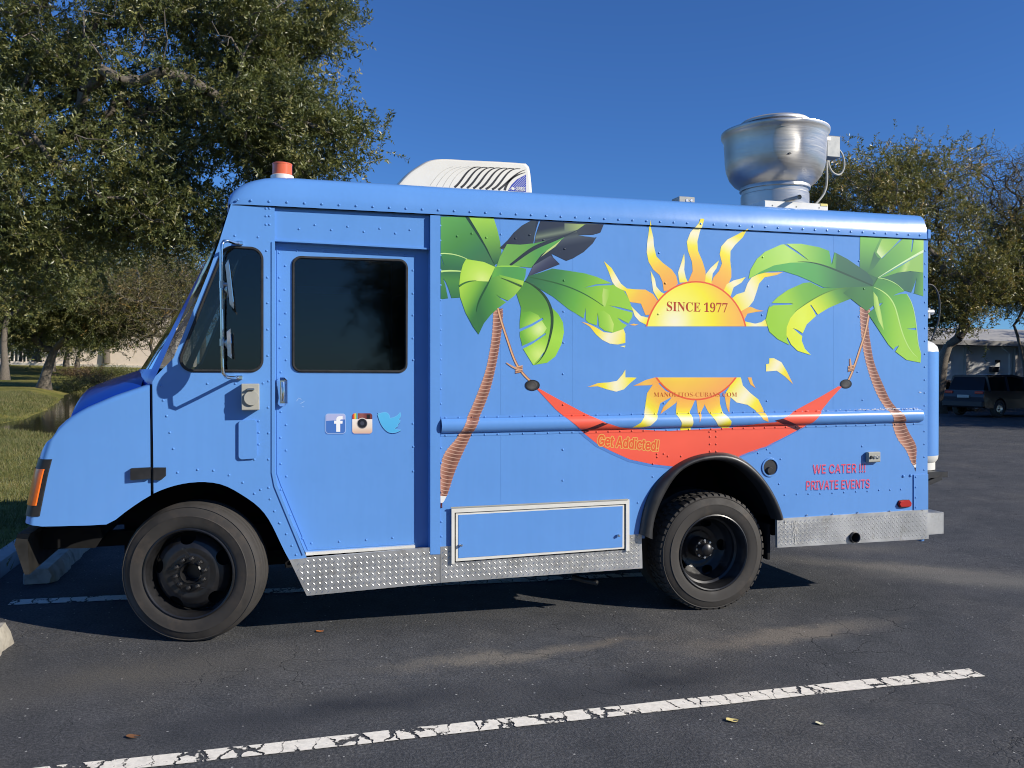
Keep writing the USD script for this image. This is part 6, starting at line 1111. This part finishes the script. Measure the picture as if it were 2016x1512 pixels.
for i, c in enumerate(((226, 60, 50), (240, 150, 60), (246, 220, 90), (120, 190, 100), (90, 170, 220))): x = 768+22*i; pp.lay(top_.intersection(PD(ZJ([(x, 150), (x+22, 150), (x+22, 298), (x, 298)]))), flat(*c), size=0); pp.k -= 1
pp.k += 1; pp.lay(PD(ZJ([(1090, 190), (1165, 190), (1165, 290), (1090, 290)])), flat(34, 34, 36)); cir = lambda k: PD(ZJ([(985+118*k*math.cos(a), 395+118*k*math.sin(a)) for a in np.linspace(0, 2*np.pi, 32, endpoint=False)])); pp.lay(cir(1.08), flat(222, 214, 206)); pp.lay(affinity.translate(cir(1), 0, -.002), flat(120, 116, 116)); pp.lay(cir(.9), flat(26, 30, 40)); pp.lay(cir(.4), flat(66, 70, 84)); pp.build('camera_badge', icons)
bird = PD(smooth_px(ZJ([(1350, 150), (1395, 165), (1450, 145), (1540, 140), (1600, 180), (1630, 270)]), 12)+smooth_px(ZJ([(1630, 275), (1740, 250), (1830, 190), (1870, 140)]), 8)+smooth_px(ZJ([(1878, 150), (1885, 220), (1850, 290)]), 5)+ZJ([(1835, 305), (1875, 330)])+smooth_px(ZJ([(1872, 340), (1850, 390), (1800, 425)]), 4)+ZJ([(1830, 430), (1810, 470), (1740, 515), (1800, 545), (1885, 550)])+smooth_px(ZJ([(1880, 560), (1800, 600), (1700, 620), (1600, 600), (1500, 520), (1420, 400), (1380, 300), (1350, 210)]), 20)+ZJ([(1380, 230), (1345, 190), (1378, 200)]))
bird = unary_union(polys(bird)); pp = DoorPrint(); pp.lay(affinity.translate(bird, -.002, -.005).buffer(.002), flat(20, 62, 130), size=0); pp.lay(bird.buffer(.0012), flat(120, 200, 246), size=0); pp.lay(bird.buffer(-.0012), grad(*ZJ([(1500, 150), (1650, 620)]), (0, (92, 190, 240)), (1, (84, 182, 236)))); pp.build('bird_badge', icons)
# ---- rivets; those on the mural carry its colours
def rivets(name, pts, yv, r=.0072, h=.0052, painted=False):
    mb = MB()
    for x, z in pts:
        y = float(prof_y(z)) if yv is None else yv; col = np.array(BLUE)
        if painted:
            q = Point(x, z)
            for g, cf in reversed(DECALS):
                if g.contains(q): col = cf(np.array([x]), np.array([z]))[0]; y -= .0022; break
        sphere_cap(mb, np.array([x, y, z]), r, h, col if painted else None)
    mb.build(name, M['mural'] if painted else M['paint'], truck, smooth=False, kind='stuff')
sp = lambda a, b, d: [tuple(np.array(a)+(np.array(b)-np.array(a))*t) for t in np.linspace(0, 1, int(round(np.linalg.norm(np.subtract(b, a))/d))+1)]
pts = [tuple(S(*q)) for q in Z2([(475, 238), (540, 243)])]+[(x, S(1200, 441)[1]) for x in np.arange(S(530, 399)[0], XR-.01, .1032)]
rivets('roof_rivets', [(x, ZS+.024) for x, z in pts], -.0135, .008, .006)
rivets('header_rivets', [tuple(S(*q, .018)) for q in Z2([(778, 380), (857, 360), (938, 385), (1019, 368), (1100, 393), (1178, 378), (1256, 402), (1328, 385)])], .018)
cr = Z2([(614, 316), (632, 316), (614, 358), (632, 358), (614, 278), (632, 278), (460, 413), (575, 420), (617, 488), (621, 620), (622, 747), (622, 878), (623, 1008), (627, 1135), (600, 1145), (462, 1147), (323, 1147), (625, 1265), (627, 1392)])+Z1([(798, 150), (810, 222), (827, 300), (843, 382), (860, 462), (881, 580), (980, 566), (1059, 570), (1137, 593), (1205, 630), (1262, 685), (1293, 665), (1333, 655), (1340, 712), (1362, 772), (1386, 830), (1332, 385), (1332, 515), (1284, 325), (1284, 382), (1284, 440), (1262, 515)])+Z8([(58, 655), (120, 762), (175, 878), (217, 968)])
rivets('cab_rivets', [tuple(S(*q)) for q in cr], 0.)
dr = Z2([(678, 498), (710, 563), (680, 620), (708, 680), (684, 735), (712, 798), (684, 852), (712, 915), (684, 970), (714, 1030), (688, 1090), (688, 1287), (714, 1352), (686, 1415), (714, 1478), (768, 487), (905, 492), (1042, 496), (1177, 502), (1305, 510), (1343, 585), (1343, 700), (1343, 808), (1343, 922), (1345, 1030), (1343, 1345), (1345, 1460)])+Z8([(65, 65), (122, 190), (68, 320), (158, 570), (282, 805), (370, 853), (645, 838), (912, 820), (1175, 800), (1378, 140)])
rivets('door_rivets', [tuple(S(*q, YD)) for q in dr], YD)
x868 = S(866.5+1.2, 700)[0]; x1820 = S(1820.5, 700)[0]
vr = [(x868, z) for z in np.arange(S(868, 1085)[1], ZS-.03, .0945) if abs(z-ZBc) > .07]+[(x1820, z) for z in np.arange(S(1820, 925)[1], ZS-.03, .0985) if abs(z-ZBc) > .07]
sc = Z3([(182, 197), (268, 180), (355, 205), (442, 186), (528, 210), (612, 190), (695, 220), (820, 272), (817, 460), (815, 645), (815, 830), (812, 1017), (812, 1200), (812, 1468), (1385, 297), (1422, 478), (1380, 660)])+Z6([(900, 285), (900, 490), (1397, 637), (1497, 380), (1495, 465), (1495, 550), (1870, 168), (1915, 165), (1873, 200), (1915, 200), (1873, 250), (1915, 250), (1873, 298), (1915, 298), (1523, 315), (1568, 313), (1525, 335), (1595, 330), (1683, 330)])+Z4([(518, 322), (558, 517), (513, 718), (1188, 350), (1222, 538), (1185, 725), (1215, 1280), (548, 1295)])+Z5([(728, 345), (727, 675), (720, 1005), (750, 1172), (748, 1448), (188, 495), (152, 665), (757, 510)])+ZI([(150, 712), (312, 708), (478, 700), (638, 690), (800, 680), (958, 675), (1115, 660), (1268, 655), (1415, 650), (885, 58)])+Z7([(960, 360), (1035, 356), (795, 101), (850, 78), (872, 98), (935, 138), (925, 292)])
rivets('side_rivets', vr+[tuple(S(*q)) for q in sc], None, painted=True)
br = [(x, z) for z in (ZB0-.001, ZB1-.0) for x in np.arange(x0b+.03, x1b-.01, .0865)]
rivets('belt_rivets', br, None, .0065, .005, painted=True)
rivets('corner_bolts', [tuple(S(*q)) for q in ZI([(1447, 468), (1545, 460)])], 0., .012, .010); rivets('strip_rivets', [tuple(S(*q)) for q in ZI([(1610, 480), (1610, 620), (1610, 760), (1610, 895)])], -.007)
mb = MB()
for q in ZI([(125, 1000), (475, 985), (820, 965), (1255, 945), (1700, 930)])+Z6([(1352, 858), (1390, 855)]): sphere_cap(mb, np.array([*S(*q)])[[0, 0, 1]]*[1, 0, 1]+[0, -.006, 0], .006, .005)
mb.build('skirt_screws', M['steel'], truck, kind='stuff')

# chipped paint: along the belt's upper flange at the rear, the roof edge, the door
wr = np.random.RandomState(12); scuffs = []
def chips(name, p, q, n, w, h, jit, col=(232, 238, 248)):
    a, b = np.array(p), np.array(q); g = []
    for i in range(n):
        c = a+(b-a)*wr.uniform()+wr.normal(size=2)*jit; L = wr.uniform(.3, 1)*w; e = wr.uniform(.4, 1)*h; o = [(c[0]+L*math.cos(t)*wr.uniform(.6, 1), c[1]+e*math.sin(t)*wr.uniform(.6, 1)) for t in np.linspace(0, 2*np.pi, 8, endpoint=False)]; g.append(P(o))
    Print(20).lay(unary_union([x for y in g for x in polys(y)]), flat(*col), clip=sbox(XP2, 0, 9, 9), size=0, reg=False).build(name, holder(truck, 'paint_wear') if not scuffs else scuffs[0])
scuffs.append(holder(truck, 'paint_wear'))
chips('chipped_paint', (1690, 806.2), (1816, 803.6), 42, 4.5, 1.0, .5); chips('chipped_paint', (1560, 809), (1700, 806), 12, 2, .7, .5); chips('chipped_paint', (1806, 771), (1816, 772), 5, 3, .5, .6)
pp = DoorPrint()
for (x, y, l, a) in ((583, 790, 9, -.9), (590, 795, 12, -.5), (588, 783, 7, .5), (594, 800, 5, .2)): pp.lay(PD(ribbon([(x, y), (x+l*.5*math.cos(a), y+l*.5*math.sin(a)+.4), (x+l*math.cos(a), y+l*math.sin(a))], [.3, 1.1, .3])), flat(176, 206, 244), size=0)
pp.build('scratch', scuffs[0])
# ================================================================== what is bolted to the truck's roof and tail
def edge_on(px, y): return S(px, 400, y)
# beacon
h = holder(truck, 'roof_beacon'); YBc = .30; a, b = S(534, 346, YBc-.06), S(578, 346, YBc-.06); cx, rb = (a[0]+b[0])/2, (b[0]-a[0])/2; zb = S(556, 342, YBc-.06)[1]; zt = S(556, 318, YBc-.06)[1]
zroof = ZS+.218
mb = MB(); mb.revolve([(rb*1.06, zroof-zb-.03), (rb*1.06, -.004), (rb*.99, .0), (.001, .0)], 'z', (cx, YBc, zb), 32); mb.build('base', M['offwhite'], h, smooth=35)
hh = zt-zb; mb = MB(); mb.revolve([(rb*.90, 0.), (rb*.90, hh*.86), (rb*.93, hh*.88), (rb*.93, hh*.95), (rb*.86, hh), (.001, hh+.004)], 'z', (cx, YBc, zb), 36); mb.build('lens', M['orange'], h, smooth=35)
# air conditioner: a low shell with a sloping nose
h = holder(truck, 'roof_air_conditioner'); YA0, YA1 = .50, 1.34
ol = smooth_px([(772, 372), (790, 352), (806, 337), (824, 325), (840, 316), (858, 311.5), (900, 312), (960, 315), (1020, 318.5), (1038, 320)], 30)+smooth_px([(1038, 320), (1043, 324), (1046, 334), (1049, 360), (1051, 385)], 8)[1:]
ol = np.array([S(a, b, YA0) for a, b in ol]); zlow = ZS+.20; outl = np.vstack([ol, [ol[-1][0], zlow], [ol[0][0]-.02, zlow]])
rows = []; c_ = np.array([outl[:, 0].mean(), zlow])
for y, k in ((YA0, .0), (YA0, .93), (YA0+.004, .965), (YA0+.016, .985), (YA0+.04, 1.), (YA1-.04, 1.), (YA1-.012, .985), (YA1, .95), (YA1, .0)):
    q = c_+(outl-c_)*[k, k]; rows.append(np.stack([q[:, 0], 0*q[:, 0]+y, q[:, 1]], 1))
V = np.array(rows); V = np.concatenate([V, V[:, :1]], 1); MB().add(*grid_mesh(V)).build('shell', M['white'], h, smooth=32)
ZK = lambda p: [(740+a/5.6, 290+b/5.6) for a, b in p]
for i in range(9):
    x0 = 1105+73*i; bx = 860+69*i; tipx = x0+50
    pts = [(min(tipx, 1652), 218+ (i*3)), (x0-70, 250+i*3), (x0-140, 330+i*3), (bx+10, 440+i*4)]
    if i >= 7: pts = [(1648, 248+(i-7)*30), (1560, 290+(i-7)*18), (1475+ (i-7)*10, 360), (bx+10, 440+i*4)]
    q = np.array(smooth_px(ZK(pts), 12)); w = np.interp(np.linspace(0, 1, 12), [0, .3, 1], [.5, 2.2, 3.6]); n_ = np.gradient(q, axis=0); n_ /= np.linalg.norm(n_, axis=1, keepdims=True); n_ = np.stack([-n_[:, 1], n_[:, 0]], 1)*w[:, None]/1.6
    add('louvre_slot', 'black', Polygon([S(*p_, YA0) for p_ in np.vstack([q+n_, (q-n_)[::-1]])]).buffer(0), YA0-.0025, YA0+.001, h)
M['groove'] = plain('white_plastic_groove', (.45, .43, .37), .5)
for i in range(4):
    x0 = 600+70*i; add('moulded_groove', 'groove', Polygon([S(*p_, YA0) for p_ in ribbon(ZK([(x0, 420+i*8), (x0+55, 345), (x0+130, 270), (x0+250+i*20, 214)]), [1.0, .8, .5])]).buffer(0), YA0-.0015, YA0+.001, h)
tri_ = P([(740+x/5.6, 290+y/5.6) for x, y in [(1458, 478), (1500, 410), (1560, 350), (1655, 300), (1655, 490)]], YA0); badge = holder(h, 'brand_badge')
M['badge'] = plain('badge_blue', lin((60, 74, 170), .8), .4, vary=.05)
mb = MB(); mb.prism(tri_, YA0-.0025, YA0+.001); 
mb.build('panel', M['badge'], badge)
st = unary_union([LineString([S(*ZK([(x, 500)])[0], YA0), S(*ZK([(x+200, 290)])[0], YA0)]).buffer(.0011) for x in range(1250, 1680, 24)]).intersection(tri_.buffer(-.004)); mb = MB(); mb.prism(st, YA0-.0032, YA0-.0024); mb.build('stripes', M['offwhite'], badge, kind='stuff')
a_, b_ = S(*ZK([(1535, 474)])[0], YA0), S(*ZK([(1642, 482)])[0], YA0); g = text_shape('GREE', font('Inter', 110), 2); sc_ = (b_[0]-a_[0])/(g.bounds[2]-g.bounds[0]); g = affinity.translate(affinity.scale(g, sc_, sc_*1.15, origin=(0, 0)), a_[0], a_[1]); mb = MB(); mb.prism(g, YA0-.0045, YA0-.003); mb.prism(affinity.scale(Point(a_[0]-.018, a_[1]+.011).buffer(.010), 1.2, 1.), YA0-.0045, YA0-.003); mb.build('lettering', M['white'], badge)
# exhaust fan
h = holder(truck, 'exhaust_fan'); YF = .62
def zr(px, py, y=YF): return S(px, py, y)
def upright(px0, px1, y):
    """axis place and radius of an upright cylinder seen between two pixel columns, its axis at depth y"""
    d0, d1 = rayT(px0, 700)[:2], rayT(px1, 700)[:2]; d0, d1 = d0/np.linalg.norm(d0), d1/np.linalg.norm(d1); m_ = d0+d1; m_ /= np.linalg.norm(m_); t = (DIST+y)/m_[1]; return m_[0]*t, t*math.sin(math.acos(np.clip(d0@d1, -1, 1))/2)
cx, R_ = upright(1420, 1632.5, YF)
zrim = zr(1526, 262)[1]; prof_px = [(106, 263), (106.5, 270), (102, 276), (100.5, 300), (99.5, 320), (97, 336), (91, 351), (81, 363), (68, 371)]
mp_ = R_/106.
prof = [(r_*mp_, zr(1526, y_)[1]) for r_, y_ in prof_px]; zn = prof[-1][1]; zb = ZS+.20
mb = MB(); mb.revolve([(prof[0][0]*.97, prof[0][1]+.002), (prof[0][0]+.004, prof[0][1]+.006), (prof[0][0]+.006, prof[0][1]-.006)]+prof[1:], 'z', (cx, YF, 0), 64); mb.build('bowl', M['alu'], h, smooth=40)
mb = MB(); mb.revolve([(69*mp_, zn+.01), (70*mp_, zn-.01), (70*mp_, zn-.022), (66*mp_, zn-.026), (66*mp_, zn-.055), (67.5*mp_, zn-.06), (67.5*mp_, zb-.03)], 'z', (cx, YF, 0), 56); mb.build('neck', M['alu'], h, smooth=40)
zl = zrim; mb = MB(); mb.revolve([(98*mp_, zl+.002), (76*mp_, zl+.022), (66*mp_, zl+.024)], 'z', (cx, YF, 0), 56); mb.build('bowl_top', M['alu'], h, smooth=40)
ztop = zr(1524, 241)[1]; mb = MB(); mb.revolve([(64*mp_, zl+.01), (64*mp_, ztop-.035), (68*mp_, ztop-.035), (70*mp_, ztop-.028), (70*mp_, ztop-.012), (66*mp_, ztop), (.001, ztop+.006)], 'z', (cx, YF, 0), 56); mb.build('motor_cover', M['alu'], h, smooth=40)
for a in (.55,): mb = MB(); c = np.array([cx+70*mp_*math.sin(a), YF-70*mp_*math.cos(a), ztop-.03]); mb.bbox(c-[.006, .008, .018], c+[.006, .008, .014], .003); mb.build('latch', M['steel'], h)
p0, p1 = S(1505, 394, .16), S(1631, 413, .16); mb = MB(); mb.bbox((p0[0], .16, ZS+.16), (p1[0], 1.05, p0[1]), .006); mb.build('curb_plate', M['offwhite'], h)
mb = MB(); q0, q1 = S(1616, 400.5, .155), S(1630, 406, .155); mb.box((q0[0], .157, q1[1]), (q1[0], .1605, q0[1])); M['label'] = plain('yellow_label', (.6, .5, .12), .5); mb.build('warning_label', M['label'], h)
mb = MB()
for q in ((1521, 404.5), (1568, 407), (1613, 409)): sphere_cap(mb, np.array(S3(*q, .16)), .006, .005)
mb.build('screws', M['grey'], h, kind='stuff')
c0, c1 = S3(1574, 388, .05), S3(1548, 395, .38); mb = MB(); mb.tube([c1, c1*.4+c0*.6, c0], .017, 12, cap=False); mb.tube([c0+(c1-c0)*.04, c0+(c1-c0)*.05], .0165, 12); mb.build('drain_spout', M['alu'], h, smooth=40)
q0, q1 = zr(1634, 311, YF-.1), zr(1650, 270, YF-.1); mb = MB(); mb.bbox((cx+R_*.95, YF-.13, q0[1]), (q1[0], YF-.03, q1[1]), .006); mb.build('switch_box', M['boxgrey'], h); mb = MB(); mb.tube([(cx+R_*.88, YF-.10, zr(1630, 276, YF-.1)[1]), (cx+R_+.01, YF-.10, zr(1630, 276, YF-.1)[1])], .035, 14); mb.build('cable_gland', M['alu'], h, smooth=40)
YC = YF-.12; cp_ = [S3(*q, YC) for q in ((1634, 288), (1644, 290), (1655, 299), (1661.5, 316), (1660, 335), (1652, 344), (1643, 342), (1634, 331), (1631, 316))]; mb = MB(); mb.tube(np.array([S3(*q, YC) for q in smooth_px([(1634, 288), (1644, 290), (1655, 299), (1661.5, 316), (1660, 335), (1652, 344), (1643, 342), (1634, 331), (1631, 316)], 40)]), .008, 8); mb.build('flexible_conduit', M['grey'], h, smooth=True)
mb = MB(); mb.tube(np.array([S3(*q, YC) for q in smooth_px([(1629, 316), (1628, 340), (1627, 365), (1621, 383), (1611, 396), (1604, 404)], 24)]), .009, 8); mb.build('conduit', M['grey'], h, smooth=True)
mb = MB(); t_ = S(1557, 301, YF-R_)
mb.prism([(t_[0]-.012, t_[1]-.004), (t_[0]+.011, t_[1]-.003), (t_[0]+.001, t_[1]+.009)], YF-R_*.985, YF-R_*.90); mb.build('dent_tag', M['black'], h)
# junction box on the roof
h = holder(truck, 'junction_box'); q0, q1 = S(1337, 402, .4), S(1368, 388, .4); mb = MB(); mb.bbox((q0[0], .4, ZS+.19), (q1[0], .52, q1[1]), .004); mb.build('box', M['grey'], h)
for x in (1352, 1361): c = S(x, 394.5, .4); mb = MB(); mb.revolve([(.001, -.003), (.010, -.003), (.012, .0)], 'y', (c[0], .399, c[1]), 14); mb.build('knockout', M['steel'], h)
# gas bottle on the tail
h = holder(truck, 'gas_bottle'); rr_ = .15; xg_ = XR+rr_+.012; YG = .2; d1 = rayT(1848.5, 800)[:2]; d1 = d1/np.linalg.norm(d1)
while xg_*d1[1]-(DIST+YG)*d1[0] > -rr_ and YG < 1.2: YG += .005
zt, zw, zl_, zbm = S(1840, 669, YG)[1], S(1840, 693, YG)[1], S(1840, 893, YG)[1], S(1840, 921, YG)[1]
mb = MB(); mb.revolve([(rr_, zw), (rr_, zl_)], 'z', (xg_, YG, 0), 36); mb.build('body', M['paint'], h, smooth=40)
mb = MB(); mb.revolve([(.001, zt), (rr_*.45, zt-.008), (rr_*.75, zt-.03), (rr_*.93, zt-.06), (rr_*.995, zw-.002)], 'z', (xg_, YG, 0), 36); mb.build('dome', M['offwhite'], h, smooth=40)
mb = MB(); mb.revolve([(rr_*.995, zl_+.002), (rr_*.97, zl_-.03), (rr_*.86, zl_-.055), (rr_*.82, zl_-.06), (rr_*.84, zl_-.062), (rr_*.84, zbm), (.001, zbm)], 'z', (xg_, YG, 0), 36); mb.build('foot_ring', M['offwhite'], h, smooth=35)
mb = MB(); mb.box((XR+.001, YG-.2, zbm-.05), (S(1866, 925, YG-.2)[0], YG+.2, zbm-.004)); mb.bar((XR+.0, YG-.19, S(1830, 957, YG-.19)[1]), (S(1851, 930, YG-.19)[0], YG-.19, zbm-.05), .035); mb.build('shelf', M['black'], truck)
mb = MB(); mb.tube(np.array([S3(*q, .35) for q in smooth_px([(1826, 560), (1836, 562), (1846, 576), (1850, 600), (1848, 630), (1842, 650), (1834, 668)], 30)]), .007, 6); mb.build('gas_hose', M['rubber'], truck, smooth=True)
mb = MB(); c = S3(1832, 614, .12); mb.tube([c-[.05, 0, 0], c, c+[.02, 0, -.003]], [.012, .018, .022], 10); mb.tube([c+[-.02, 0, -.05], c+[-.02, 0, .03]], .012, 8); mb.build('tap', M['offwhite'], truck, smooth=30)
bx0, bx1 = XR+.002, S(1852, 1020, .05)[0]; p_ = sbox(bx0, S(1840, 1050, .05)[1], bx1, S(1840, 1008, .05)[1]); mb = MB(); mb.box((bx0, .06, p_.bounds[1]), (bx1, WID-.06, p_.bounds[3])); mb.build('rear_step', M['plate'], truck)
tread(p_, 'rear_step_end', .036, y=.045)
